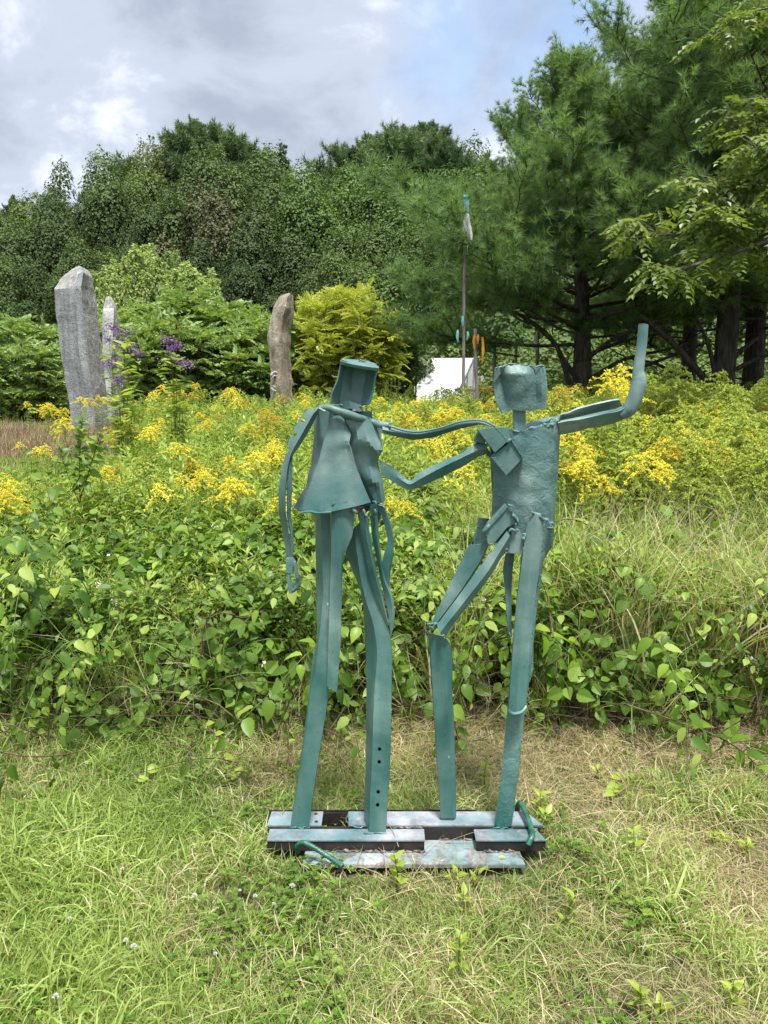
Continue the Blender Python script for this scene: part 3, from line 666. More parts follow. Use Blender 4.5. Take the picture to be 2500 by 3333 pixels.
# lower arm strap that hangs to the other figure's waist
sb('arm', [
    R2((645, 735, .0), (570, 740, .0), (500, 788, -.004), (390, 835, -.01), (275, 888, -.02), (222, 945, -.028), (190, 915, -.02), (120, 855, -.012), (60, 824, -.02)),
    R2((640, 762, -.016), (570, 780, -.016), (500, 815, -.02), (400, 862, -.026), (290, 920, -.034), (222, 962, -.034), (180, 935, -.026), (110, 880, -.016), (62, 850, -.022)),
    R2((648, 792, .0), (595, 803, .0), (530, 850, -.006), (410, 910, -.012), (300, 962, -.022), (212, 990, -.028), (165, 962, -.02), (110, 930, -.014), (72, 905, -.02)),
], pB, n=40, sub=2, angle=50, label='bent strap arm reaching the other figure at the waist')
punchB = pB.children[-1] if pB.children else None
for o in pB.children:
    if o.name.startswith('arm') and 'plate' not in o.name: punch(o, [(1200 + 88 / 1.659, 1000 + 860 / 1.659, 4.5, 4, 0, 0), (1200 + 582 / 1.659, 1000 + 772 / 1.659, 3.5, 3.5, 0, 0)])
# raised arm
sb('arm', [
    AR((180, 1570, .0), (200, 1460, .0), (300, 1465, .0), (450, 1390, .0), (700, 1325, .0), (950, 1270, .0), (1085, 1248, .0)),
    AR((180, 1590, .038), (230, 1530, .038), (340, 1520, .038), (520, 1480, .038), (720, 1430, .038), (950, 1385, .038), (1135, 1345, .038))],
    pB, n=24, th=.005, label='upper edge of the raised arm channel')
sb('arm_shelf', [
    AR((190, 1600, -.022), (300, 1565, -.022), (480, 1545, -.022), (720, 1490, -.022), (900, 1435, -.022), (1060, 1410, -.022), (1150, 1370, -.02)),
    AR((230, 1530, .026), (340, 1520, .026), (520, 1480, .026), (720, 1430, .026), (950, 1385, .026), (1080, 1360, .026), (1140, 1343, .026))], pB, n=24, th=.004)
sb('arm_face', [
    AR((170, 1600, -.024), (300, 1570, -.024), (480, 1550, -.024), (720, 1495, -.024), (900, 1452, -.024), (1060, 1430, -.024), (1160, 1385, -.024), (1200, 1330, -.024)),
    AR((190, 1690, -.008), (350, 1655, -.008), (520, 1625, -.008), (720, 1590, -.008), (900, 1550, -.010), (1080, 1490, -.014), (1220, 1410, -.018), (1280, 1300, -.022)),
    AR((190, 1775, .014), (400, 1745, .014), (650, 1665, .014), (760, 1670, .014), (980, 1610, .010), (1150, 1550, .006), (1320, 1410, .0), (1400, 1270, -.006))],
    pB, n=30, th=.005, sub=2, angle=50)
wtube('forearm', AR((1110, 1490, -.006), (1230, 1400, -.012), (1310, 1250, -.016), (1350, 1120, -.018), (1378, 1010, -.018), (1378, 910, -.018), (1372, 830, -.018), (1395, 640, -.018), (1425, 400, -.018), (1448, 125, -.018)),
      [.014, .0225, .0235, .0235, .0240, .0210, .0175, .0160, .0155, .0150], pB, Y0=BY, n=54, seg=20, label='raised pipe forearm, pinched at the wrist')
wtube('pipe_mouth', AR((1448, 125, -.018), (1450, 112, -.018)), [.0150, .0135], pB, Y0=BY, n=4, seg=16, mat=M_WEB)
# hips
prism('hip_block', PB((450, 960), (700, 690), (850, 930), (700, 1000), (500, 1240), (390, 1210), (395, 1150), (345, 1080)), pB, .04, -.030, Y0=BY, label='square hip block set on its corner')
prism('block_edge', PB((340, 1075), (420, 945), (680, 655), (720, 690), (465, 970), (395, 1030)), pB, .04, -.036, Y0=BY, mat=M_ROUGH)
sb('hip_flank', [PB((270, 850, .03), (250, 1000, .03), (200, 1250, .03)), PB((430, 870, .06), (420, 1050, .06), (400, 1240, .06))], pB, n=10, mat=M_ROUGH)
prism('pelvis_block', PB((760, 1060), (890, 1040), (945, 1180), (925, 1405), (690, 1385), (735, 1180)), pB, .035, -.026, Y0=BY, label='tapered pelvis block')
for k, p_ in enumerate((PB((720, 1060), (780, 1035), (850, 1050)), PB((800, 960), (880, 945), (900, 1000)), PB((910, 1080), (960, 1095), (940, 1150), (975, 1180)), PB((340, 1070), (385, 1030), (430, 945)), PB((700, 660), (790, 700), (760, 740), (880, 920)), PB((390, 1225), (440, 1230), (490, 1245)), PB((660, 1325), (690, 1330)))):
    weld(pB, p_, .0075, -.036, Y0=BY, seed=60 + k)
# left leg of the right figure (bent at the knee)
sb('thigh_channel', [
    R4((325, 322, -.010), (250, 480, -.012), (170, 640, -.016), (100, 790, -.020)),
    R4((438, 314, -.006), (395, 415, -.008), (280, 590, -.014), (132, 790, -.022)),
    R4((446, 322, .04), (402, 425, .035), (290, 600, .02), (145, 800, .0))], pB, n=22, sub=1, angle=25, label='wide channel along the bent thigh')
sb('thigh_strap', [
    R4((552, 238, -.038), (400, 440, -.036), (290, 590, -.034), (133, 800, -.034)),
    R4((572, 262, -.052), (440, 480, -.050), (330, 620, -.048), (150, 850, -.046)),
    R4((582, 292, -.034), (530, 378, -.034), (460, 500, -.034), (370, 620, -.034), (215, 820, -.034), (190, 868, -.034))], pB, n=26, angle=20, label='ridged strap running from hip to bent knee')
weld(pB, R4((72, 800), (95, 788), (130, 800), (120, 820), (85, 812)), .009, -.030, Y0=BY, seed=71)
weld(pB, R4((140, 855), (190, 872)), .005, -.05, Y0=BY, seed=72)
sb('shin', [
    R4((78, 835, .02), (90, 1000, .02), (108, 1250, .025), (130, 1600, .03), (155, 1955, .04)),
    R4((95, 850, -.012), (98, 1000, -.010), (112, 1250, -.004), (134, 1600, .010), (158, 1960, .022)),
    R4((155, 872, -.020), (175, 1050, -.018), (195, 1280, -.012), (215, 1600, .004), (235, 1962, .018)),
    R4((190, 885, -.010), (213, 915, -.006), (226, 1020, .0), (222, 1180, .004), (232, 1350, .010), (243, 1700, .020), (247, 1956, .034)),
    R4((194, 885, .03), (217, 915, .03), (229, 1020, .03), (225, 1180, .035), (235, 1350, .04), (246, 1700, .05), (250, 1950, .06))], pB, n=40, angle=22, label='shin below the bent knee, paint gone yellowish in one spot')
# right leg of the right figure (straight)
lb = sb('leg_channel', [
    R4((640, 385, .0), (605, 700, .0), (572, 1100, .0), (555, 1330, .0), (548, 1360, .0), (520, 1700, -.008), (480, 1980, -.016), (488, 2030, -.018)),
    R4((660, 330, -.012), (630, 700, -.010), (590, 1100, -.008), (575, 1330, -.008), (572, 1400, -.008), (530, 1750, -.014), (496, 2000, -.022), (492, 2026, -.022)),
    R4((770, 380, -.008), (730, 700, -.008), (690, 1100, -.008), (655, 1330, -.008), (650, 1400, -.008), (630, 1600, -.014), (600, 1850, -.022), (580, 2005, -.024)),
    R4((775, 400, .04), (735, 700, .04), (694, 1100, .035), (659, 1330, .03), (654, 1400, .03), (634, 1600, .025), (604, 1850, .015), (584, 2000, .012))], pB, n=44, angle=25, mat=M_ROUGH, label='straight standing leg of narrow channel')
sb('thigh_plate', [
    R4((700, 125, -.030), (668, 230, -.032), (640, 450, -.034), (608, 700, -.034), (582, 1050, -.034), (565, 1310, -.038)),
    R4((730, 135, -.044), (720, 250, -.048), (690, 450, -.048), (655, 700, -.046), (625, 1050, -.044), (610, 1330, -.060)),
    R4((765, 165, -.040), (765, 300, -.040), (748, 450, -.040), (705, 800, -.038), (680, 1100, -.038), (668, 1285, -.048))], pB, n=40, sub=2, angle=35, label='long thigh plate with a curled lower lip')
sb('hip_fold', [
    R4((765, 160, -.040), (765, 300, -.040), (747, 470, -.038), (740, 540, -.036)),
    R4((800, 180, -.048), (800, 260, -.040), (785, 350, -.020), (745, 530, -.020)),
    R4((835, 205, -.030), (838, 260, -.010), (830, 320, .0), (775, 410, .01), (750, 540, .0))], pB, n=24, sub=2, angle=50, mat=M_ROUGH)
weld(pB, R4((705, 122), (745, 140), (765, 165), (800, 172), (832, 200)), .008, -.040, Y0=BY, seed=81)
weld(pB, R4((775, 185), (815, 200), (832, 215), (790, 215)), .006, -.042, Y0=BY, seed=82)
weld(pB, R4((835, 280), (820, 310), (832, 330)), .009, -.004, Y0=BY, seed=83)
sb('lip', [R4((560, 1305, -.040), (595, 1325, -.062), (640, 1315, -.062), (668, 1280, -.05)), R4((565, 1325, -.046), (597, 1340, -.072), (645, 1330, -.070), (672, 1295, -.056))], pB, n=14, th=.004)
sb('back_strip', [
    R4((548, 372, .03), (530, 470, .03), (545, 600, .03), (558, 820, .03), (572, 872, .03)),
    R4((600, 372, .035), (588, 470, .035), (580, 600, .035), (582, 820, .035), (582, 870, .035))], pB, n=22, th=.005)
sb('back_strip', [
    R4((745, 470, .04), (730, 700, .04), (692, 830, .04), (688, 1000, .04), (682, 1145, .04)),
    R4((770, 400, .05), (752, 600, .05), (712, 830, .05), (712, 1080, .05), (690, 1145, .05))], pB, n=22, th=.005, mat=M_ROUGH)
for k, (x, y) in enumerate(((640, 1490), (525, 1660), (700, 860), (205, 1590), (755, 500), (570, 850), (686, 1310), (658, 1185))):
    weld(pB if k < 6 else pA, (R4 if k < 6 else R3)((x, y), (x + 4, y + 16)), .004, -.028, Y0=BY, seed=90 + k)

# --- base: two lengths of channel, a wide rear plate, a bottom plate and two bar handles
def BX(px, Y, z):
    """x at pixel column px for a point at distance Y and height z"""
    tz = (z - CAM_H) / Y; v = (CP * tz + SP) / (CP - SP * tz); return (px - 1250) / FPX * Y / (CP + v * SP)
def slab(name, px0, px1, Y0, Y1, z0, z1, mat, bev=.0015, skew=(0, 0), **kw):
    import bmesh
    a, b = BX(px0, Y0, z1), BX(px1, Y0, z1)
    bm = bmesh.new(); vs = []
    for z in (z0, z1):
        vs.append([bm.verts.new((a, Y0, z)), bm.verts.new((b, Y0, z)), bm.verts.new((b + skew[1], Y1, z)), bm.verts.new((a + skew[0], Y1, z))])
    bm.faces.new(vs[0][::-1]); bm.faces.new(vs[1])
    for i in range(4): bm.faces.new([vs[0][i], vs[0][(i + 1) % 4], vs[1][(i + 1) % 4], vs[1][i]])
    bmesh.ops.recalc_face_normals(bm, faces=bm.faces)
    bmesh.ops.bevel(bm, geom=list(bm.edges), offset=bev, segments=2, affect='EDGES')
    me = bpy.data.meshes.new(name); bm.to_mesh(me); bm.free()
    for m in (mat if isinstance(mat, list) else [mat]): me.materials.append(m)
    return link(name, me, sculpt, **kw)
ZT = .085
def R5(x): return 820 + x / 1.659
slab('base_channel', R5(80), R5(935), 2.359, 2.427, ZT - .006, ZT, M_BASE, label='front steel channel under the left figure')
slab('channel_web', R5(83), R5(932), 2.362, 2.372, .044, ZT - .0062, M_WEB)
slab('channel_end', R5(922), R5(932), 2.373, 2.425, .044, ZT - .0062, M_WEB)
slab('base_channel', R5(1210), R5(1590), 2.359, 2.425, ZT - .006, ZT, M_BASE, skew=(0, -.02), label='short front steel channel under the right figure')
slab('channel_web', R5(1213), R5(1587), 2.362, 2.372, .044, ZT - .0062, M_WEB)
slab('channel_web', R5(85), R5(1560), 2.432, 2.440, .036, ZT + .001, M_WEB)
r1 = slab('rear_plate', R5(80), R5(375), 2.4425, 2.533, ZT - .004, ZT + .003, M_BASE, skew=(.004, .0), label='small rear plate with two bolt holes')
slab('rear_plate', R5(522), R5(1575), 2.4425, 2.533, ZT - .004, ZT + .003, M_BASE, skew=(-.006, -.045), label='long rear plate with a torn left end')
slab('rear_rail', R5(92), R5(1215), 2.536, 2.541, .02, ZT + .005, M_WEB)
slab('rear_rail', R5(372), R5(525), 2.4425, 2.452, .05, .070, M_BASE)
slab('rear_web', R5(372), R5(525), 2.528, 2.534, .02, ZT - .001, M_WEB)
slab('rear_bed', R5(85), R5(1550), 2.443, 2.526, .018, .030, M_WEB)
slab('bottom_plate', R5(272), R5(1478), 2.291, 2.430, .028, .0425, M_PLATE, bev=.002, skew=(0.004, -.012), label='worn bottom plate lying in the grass')
for k, (x, y) in enumerate(((345, 248), (348, 308))):
    mb = MB(); a = np.arange(12) * math.pi / 6
    c = np.array([BX(R5(x), 2.515 - .05 * k, ZT), 2.515 - .05 * k, ZT + .0034]); 
    tube(mb, [c, c + [0, 0, .0012]], .0065, 12); mb.obj('bolt_hole_shade', M_WEB, r1)  # solid dark disc; the hole's shade is in its colour
def wline(name, pts, r, mat, seed):
    mb = MB(); P = np.array(pts, float); n = max(5, int(np.linalg.norm(np.diff(P, axis=0), axis=1).sum() / .007))
    d = np.concatenate([[0], np.cumsum(np.linalg.norm(np.diff(P, axis=0), axis=1))]); t = np.linspace(0, d[-1], n)
    Q = np.stack([np.interp(t, d, P[:, k]) for k in range(3)], -1); rs = np.random.RandomState(seed); Q += rs.normal(0, r * .35, Q.shape)
    tube(mb, Q, .6 * r * rs.uniform(.4, 1.5, n), 7, lump=.35, seed=seed); mb.obj(name, mat, sculpt, smooth=True)
wline('weld_bead', [(BX(R5(330), 2.356, .044), 2.357, .045), (BX(R5(925), 2.356, .044), 2.357, .045)], .006, M_WELD, 1)
wline('weld_bead', [(BX(R5(1222), 2.356, .044), 2.357, .045), (BX(R5(1420), 2.356, .044), 2.357, .045)], .006, M_WELD, 2)
wline('weld_bead', [(BX(R5(1010), 2.43, .044), 2.429, .045), (BX(R5(1200), 2.43, .044), 2.429, .045)], .005, M_WELD, 3)
wline('weld_bead', [(BX(R5(760), 2.43, ZT), 2.432, ZT + .003), (BX(R5(915), 2.43, ZT), 2.432, ZT + .002)], .006, M_WELD, 4)
wline('weld_bead', [(BX(R5(530), 2.43, ZT), 2.434, ZT + .003), (BX(R5(605), 2.43, ZT), 2.432, ZT + .002)], .006, M_BASE, 5)
wline('weld_bead', [(BX(R5(520), 2.53, ZT), 2.52, ZT), (BX(R5(508), 2.48, ZT), 2.49, ZT - .006), (BX(R5(525), 2.45, ZT), 2.45, ZT - .008)], .004, M_WELD, 6)
for k, (x0, x1, Y, z) in enumerate(((205, 300, 2.432, ZT), (605, 720, 2.398, ZT), (1018, 1100, 2.487, ZT), (1312, 1405, 2.428, ZT))):
    wline('weld_bead', [(BX(R5(x0) - 4, Y, z), Y - .002, z + .002), (BX(R5(x1) + 6, Y, z), Y - .002, z + .001)], .0045, M_ROUGH, 10 + k)
def rebar(name, pts, r, ribs, **kw):
    mb = MB(); Q = catmull(pts, 60); rr = np.full(60, r)
    if ribs: rr[::2] *= 1.22
    tube(mb, Q, rr, 12); return mb.obj(name, M_REBAR, sculpt, smooth=True, **kw)
def B5(x, y, Y): return W(820 + x / 1.659, 2500 + y / 1.659, Y)
rebar('bar_handle', [B5(248, 455, 2.345), B5(244, 425, 2.335), B5(275, 402, 2.32), B5(330, 425, 2.305), B5(400, 470, 2.29), B5(455, 505, 2.27), B5(490, 530, 2.25)], .0075, True, label='ribbed green bar handle bent over the left front edge')
rebar('bar_handle', [B5(1432, 235, 2.56), B5(1436, 200, 2.55), B5(1452, 190, 2.53), B5(1475, 235, 2.48), B5(1500, 300, 2.42), B5(1515, 350, 2.375), B5(1512, 372, 2.345), B5(1500, 395, 2.335), B5(1492, 415, 2.33)], .0095, False, label='smooth green bar handle over the right end')
# ------------------------------------------------------------------ standing stones
def rock(name, sections, mat, parent=None, rough=0.02, seed=1, nseg=28, nlev=46, facet=0.5, **kw):
    """sections: list of (z, [(x,y) corners]) from bottom to top; corners joined with straight broken faces"""
    zs = np.array([s[0] for s in sections]); k = len(sections[0][1])
    C = np.array([s[1] for s in sections], float)           # (m,k,2)
    V = []
    lev = np.linspace(0, 1, nlev)
    for t in lev:
        zt = zs[0] + (zs[-1] - zs[0]) * t
        P = np.stack([[np.interp(zt, zs, C[:, j, c]) for c in range(2)] for j in range(k)])
        per = nseg // k
        for j in range(k):
            a, b = P[j], P[(j + 1) % k]
            for i in range(per):
                u = i / per; q = a + (b - a) * u
                V.append([q[0], q[1], zt])
    V = np.array(V); m = (nseg // k) * k
    ctr = V.reshape(nlev, m, 3).mean(1, keepdims=True)
    R = V.reshape(nlev, m, 3) - ctr; R[:, :, 2] = 0; Rn = nrm(R)
    for i in range(nlev):
        for j in range(m):
            p = Vector(V.reshape(nlev, m, 3)[i, j])
            d = noise.noise(p * 1.7 + Vector((seed, 0, 0))) * rough * 2.2 + noise.noise(p * 6 + Vector((seed, 3, 0))) * rough * .9 + noise.noise(p * 17) * rough * .35
            V.reshape(nlev, m, 3)[i, j] += Rn[i, j] * d
            V.reshape(nlev, m, 3)[i, j, 2] += noise.noise(p * 5 + Vector((0, seed, 9))) * rough * 0.5
    i = np.arange(nlev - 1)[:, None] * m; j = np.arange(m)[None]; j2 = (j + 1) % m
    F = np.stack([i + j, i + j2, i + m + j2, i + m + j], -1).reshape(-1, 4)
    top = V[(nlev - 1) * m:].mean(0) + [0, 0, 0.03]
    Vv = np.vstack([V, top]); ti = len(V)
    T = np.stack([np.arange(m) + (nlev - 1) * m, (np.arange(m) + 1) % m + (nlev - 1) * m, np.full(m, ti)], -1)
    me = mesh_from(name, Vv, [T, F], [mat], smooth=True)
    try: me.set_sharp_from_angle(angle=math.radians(24))
    except Exception: pass
    return link(name, me, parent, **kw)
def stone_mat(name, a, b, c, streak=(2.5, 2.5, .35), pit=0.0, scale=2.0):
    m, t = nodes_mat(name); N = NT(t); v = N.geo()
    mp = N.n('ShaderNodeMapping'); mp.inputs['Scale'].default_value = streak; N.l(v, mp.inputs[0])
    s1 = N.noise(scale, 5, .6, mp.outputs[0], .8); s2 = N.noise(22, 6, .7, v)
    f = N.math('ADD', N.math('MULTIPLY', s1, .6), N.math('MULTIPLY', s2, .4))
    c_ = N.ramp(f, [(.36, a), (.5, b), (.64, c)])
    if pit:
        vo = N.n('ShaderNodeTexVoronoi'); vo.inputs['Scale'].default_value = 9; mp2 = N.n('ShaderNodeMapping'); mp2.inputs['Scale'].default_value = (1, 1, 1.6); N.l(v, mp2.inputs[0]); N.l(mp2.outputs[0], vo.inputs['Vector'])
        sp = N.math('LESS_THAN', vo.outputs['Distance'], N.math('MULTIPLY', N.noise(2.2, 3, .6, v), pit))
        c_ = N.mix(N.math('MULTIPLY', sp, .75), c_, (.05, .05, .05))
    p = N.n('ShaderNodeBsdfPrincipled'); N.l(c_, p.inputs['Base Color']); p.inputs['Roughness'].default_value = .9
    N.l(N.bump(N.math('ADD', N.noise(14, 7, .7, v, .4), N.math('MULTIPLY', N.noise(60, 4, .6, v), .4)), .9, .05), p.inputs['Normal'])
    o = N.n('ShaderNodeOutputMaterial'); N.l(p.outputs[0], o.inputs[0]); return m
M_ST1 = stone_mat('blue_grey_granite', (.13, .14, .15), (.25, .265, .28), (.40, .41, .42), pit=.30)
M_ST1b = stone_mat('rough_grey_granite', (.13, .13, .125), (.27, .27, .26), (.46, .45, .43), streak=(1, 1, 1), scale=7)
M_ST2 = stone_mat('pale_granite', (.24, .25, .26), (.40, .41, .41), (.60, .60, .58), streak=(1, 1, .6), scale=4)
M_ST3 = stone_mat('tan_streaked_stone', (.10, .085, .06), (.25, .215, .16), (.42, .38, .31))
def PX(px, py, Y):
    p = W(px, py, Y); return p.x, p.z
def stone_from_px(name, D, rows, depth, mat, side=None, **kw):
    """rows: (py, px_left, px_edge, px_right) - the front corner runs down px_edge"""
    secs = []
    for (py, xl, xe, xr, *fr) in rows[::-1]:
        fa, fe = fr[0] if fr and isinstance(fr[0], tuple) else ((fr[0], fr[0]) if fr else (0.0, 0.0))
        z = W(0, py, D).z
        ys = [D + depth * .65 * fa, D - depth * .35 + depth * .85 * fe, D + depth * (.35 + .4 * fe)]
        a, e, b = (W(p_, py, y_).x for p_, y_ in zip((xl, xe, xr), ys))
        secs.append((z, [(a, ys[0]), (e, ys[1]), (b, ys[2]), (W(xl + (xr - xl) * .5, py, D + depth).x, D + depth)]))
    lo = secs[0]; z0 = float(gz(lo[1][0][0], D)) - .15
    if z0 < lo[0]: secs.insert(0, (z0, lo[1]))
    o = rock(name, secs, mat, **kw)
    if side is not None:
        o.data.materials.append(side)
        me = o.data
        for f in me.polygons:
            if f.normal.x > .25 or f.normal.z > .45: f.material_index = 1
    return o
stone_from_px('standing_stone', 17.5, [(851, 246, 256, 270, (1, 1)), (866, 228, 266, 288, (.85, .55)), (893, 202, 272, 301, (.55, .05)), (936, 177, 266, 307, (.06, 0)), (942, 176, 264, 308, (0, 0)), (1000, 180, 268, 318), (1100, 192, 282, 326), (1200, 206, 290, 338), (1345, 228, 308, 352)],
              1.15, M_ST1, M_ST1b, rough=.014, nlev=110, seed=3, label='tall leaning grey standing stone with a slanted pointed top, left of the meadow', cat='standing stone')
stone_from_px('standing_stone', 20.5, [(962, 350, 354, 360, 1), (985, 342, 362, 376, .4), (1010, 338, 372, 382), (1080, 334, 368, 394), (1180, 334, 362, 398), (1290, 342, 362, 400)],
              .5, M_ST2, M_ST1b, rough=.03, seed=8, label='small pale pointed standing stone half hidden behind the purple flowers', cat='standing stone')
tan = stone_from_px('standing_stone', 15.5, [(953, 925, 945, 956, .6), (966, 902, 938, 958, .3), (1000, 886, 930, 958), (1040, 878, 920, 952), (1080, 876, 915, 943), (1150, 877, 918, 946), (1240, 879, 922, 952), (1340, 882, 925, 958)],
              .5, M_ST3, M_ST3, rough=.028, seed=12, label='slim tan-brown standing stone behind the meadow, beside the golden-green tree', cat='standing stone')
def scar(D, px, py, rx, ry, parent):
    mb = MB(); c = W(px, py, D); s = D / FPX
    for k, (f, w) in enumerate(((1.0, .018), (.62, .014))):
        P = [(c.x + rx * s * f * math.cos(a), D - .10 + .04 * math.cos(a), c.z + ry * s * f * math.sin(a)) for a in np.linspace(-2.4, 2.6, 22)]
        tube(mb, P, w, 6, lump=.3, seed=k)
    mb.obj('quarry_scar', M_ST2, parent, smooth=True)
scar(15.5, 898, 1242, 15, 30, tan)

# ------------------------------------------------------------------ poles, greenhouse, shed
def pole(px, D, py0, r, mat, label, name='flag_pole', lean=0.0):
    x = W(px, 1200, D).x; b = float(gz(x, D)); zt = W(px, py0, D).z
    e = empty(name, (x, D, b), label=label, cat='pole', group='poles with ribbons under the pines')
    mb = MB(); h = zt - b
    P = [(lean * t * h + .02 * math.sin(5 * t), 0, -.2 + t * (h + .2)) for t in np.linspace(0, 1, 12)]
    tube(mb, P, np.linspace(r * 1.2, r * .8, 12), 9, lump=.08, seed=int(px)); mb.obj('shaft', mat, e, smooth=True)
    return e, h
M_TEAL = plain_mat('teal_paint', [(.4, (.06, .20, .24)), (.6, (.12, .32, .36))], 6, 3, .5, .1)
M_WOODP = plain_mat('weathered_pole', [(.4, (.10, .085, .075)), (.6, (.22, .20, .18))], 5, 4, .9, .5, stretch=(3, 3, .4))
M_CLOTH = plain_mat('white_cloth', [(.4, (.40, .40, .42)), (.6, (.55, .55, .56))], 5, 3, .9, .3)
M_ORANGE = plain_mat('orange_ribbon', [(.4, (.42, .17, .02)), (.6, (.60, .29, .04))], 5, 3, .8, .2)
M_TEALR = plain_mat('teal_ribbon', [(.4, (.10, .30, .28)), (.6, (.22, .44, .40))], 5, 3, .8, .2)
def ribbon(parent, pts, w, mat, name='ribbon', seed=0, D=0.0):
    """a hanging strip of cloth with folds; pts relative to the pole"""
    Q = catmull(pts, 16); rs = np.random.RandomState(seed); n = len(Q)
    ww = np.interp(np.linspace(0, 1, n), np.linspace(0, 1, len(w)), w)
    m = 6; V = []
    for s in (0, 1):
        for i in range(n):
            for j in range(m):
                u = j / (m - 1) - .5
                V.append([Q[i, 0] + u * ww[i], Q[i, 1] + .16 * ww[i] * math.sin(u * 8 + i * .25 + seed) - .004 * s, Q[i, 2] + .10 * ww[i] * math.sin(u * 5 + seed)])
    idx = np.arange(n * m).reshape(n, m)
    a, b, c, d = idx[:-1, :-1].ravel(), idx[:-1, 1:].ravel(), idx[1:, 1:].ravel(), idx[1:, :-1].ravel()
    F = np.concatenate([np.stack([a, b, c, d], -1), np.stack([d, c, b, a], -1) + n * m])
    link(name, mesh_from(name, V, [F], [mat], smooth=True), parent)
PD = 13.8
e, h = pole(1502, PD, 645, .028, M_WOODP, 'tallest pole, with a teal top and a hanging white cloth, left of the big pine', lean=.010)
s_ = PD / FPX
mb = MB(); box(mb, (.010 * h, 0, h - .16), (.085, .075, .34)); mb.obj('teal_sleeve', M_TEAL, e)
mb = MB(); box(mb, (.010 * h, -.005, h + .03), (.11, .09, .04)); mb.obj('cap_block', M_TEALR, e)
ribbon(e, [(.06, -.07, h - .26), (.04, -.08, h - .38), (.07, -.08, h - .50), (.10, -.08, h - .62), (.12, -.07, h - .70)], [.04, .13, .13, .10, .04], M_CLOTH, 'white_cloth', 2)
ribbon(e, [(.0, -.07, h - .44), (-.01, -.08, h - .56), (-.03, -.07, h - .68)], [.05, .06, .04], M_CLOTH, 'white_cloth', 5)
for k, (dx, z0, z1) in enumerate(((-.08, W(0, 1075, PD).z, W(0, 1115, PD).z), (.09, W(0, 1080, PD).z, W(0, 1108, PD).z), (.0, W(0, 1030, PD).z, W(0, 1062, PD).z))):
    b = float(gz(e.location.x, PD)); ribbon(e, [(dx, -.07, z0 - b), (dx * 1.1, -.08, (z0 + z1) / 2 - b), (dx * .9, -.07, z1 - b)], [.03, .05, .02], M_TEALR, 'teal_ribbon', 7 + k)
e, h = pole(1556, 14.0, 1070, .035, M_WOODP, 'dark pole with orange ribbons, beside the white greenhouse', lean=-.02)
b = float(gz(e.location.x, 14.0))
for k, (dx, p0, p1) in enumerate(((-.08, 1092, 1138), (.06, 1098, 1185), (-.02, 1090, 1120))):
    ribbon(e, [(dx, -.08, W(0, p0, 14).z - b), (dx * 1.2, -.09, W(0, (p0 + p1) / 2, 14).z - b), (dx, -.08, W(0, p1, 14).z - b)], [.035, .05, .02], M_ORANGE, 'orange_ribbon', 11 + k)
e, h = pole(1608, 18.0, 1060, .045, M_WOODP, 'grey pole second to the right of the orange ribbons', lean=.01)
e, h = pole(1681, 18.5, 1105, .035, M_WOODP, 'short crooked pole with a bent pale ribbon at its top', lean=.0)
b = float(gz(e.location.x, 18.5)); ribbon(e, [(.15, -.05, h + .05), (.02, -.06, h - .05), (-.02, -.06, h - .22)], [.05, .10, .05], M_CLOTH, 'pale_ribbon', 3)
e, h = pole(1747, 17.0, 1075, .04, M_WOODP, 'grey pole just above the right figure head', lean=.01)
ribbon(e, [(-.04, -.08, h - .02), (-.05, -.09, h - .2), (-.03, -.08, h - .42)], [.06, .08, .05], M_CLOTH, 'pale_ribbon', 9)

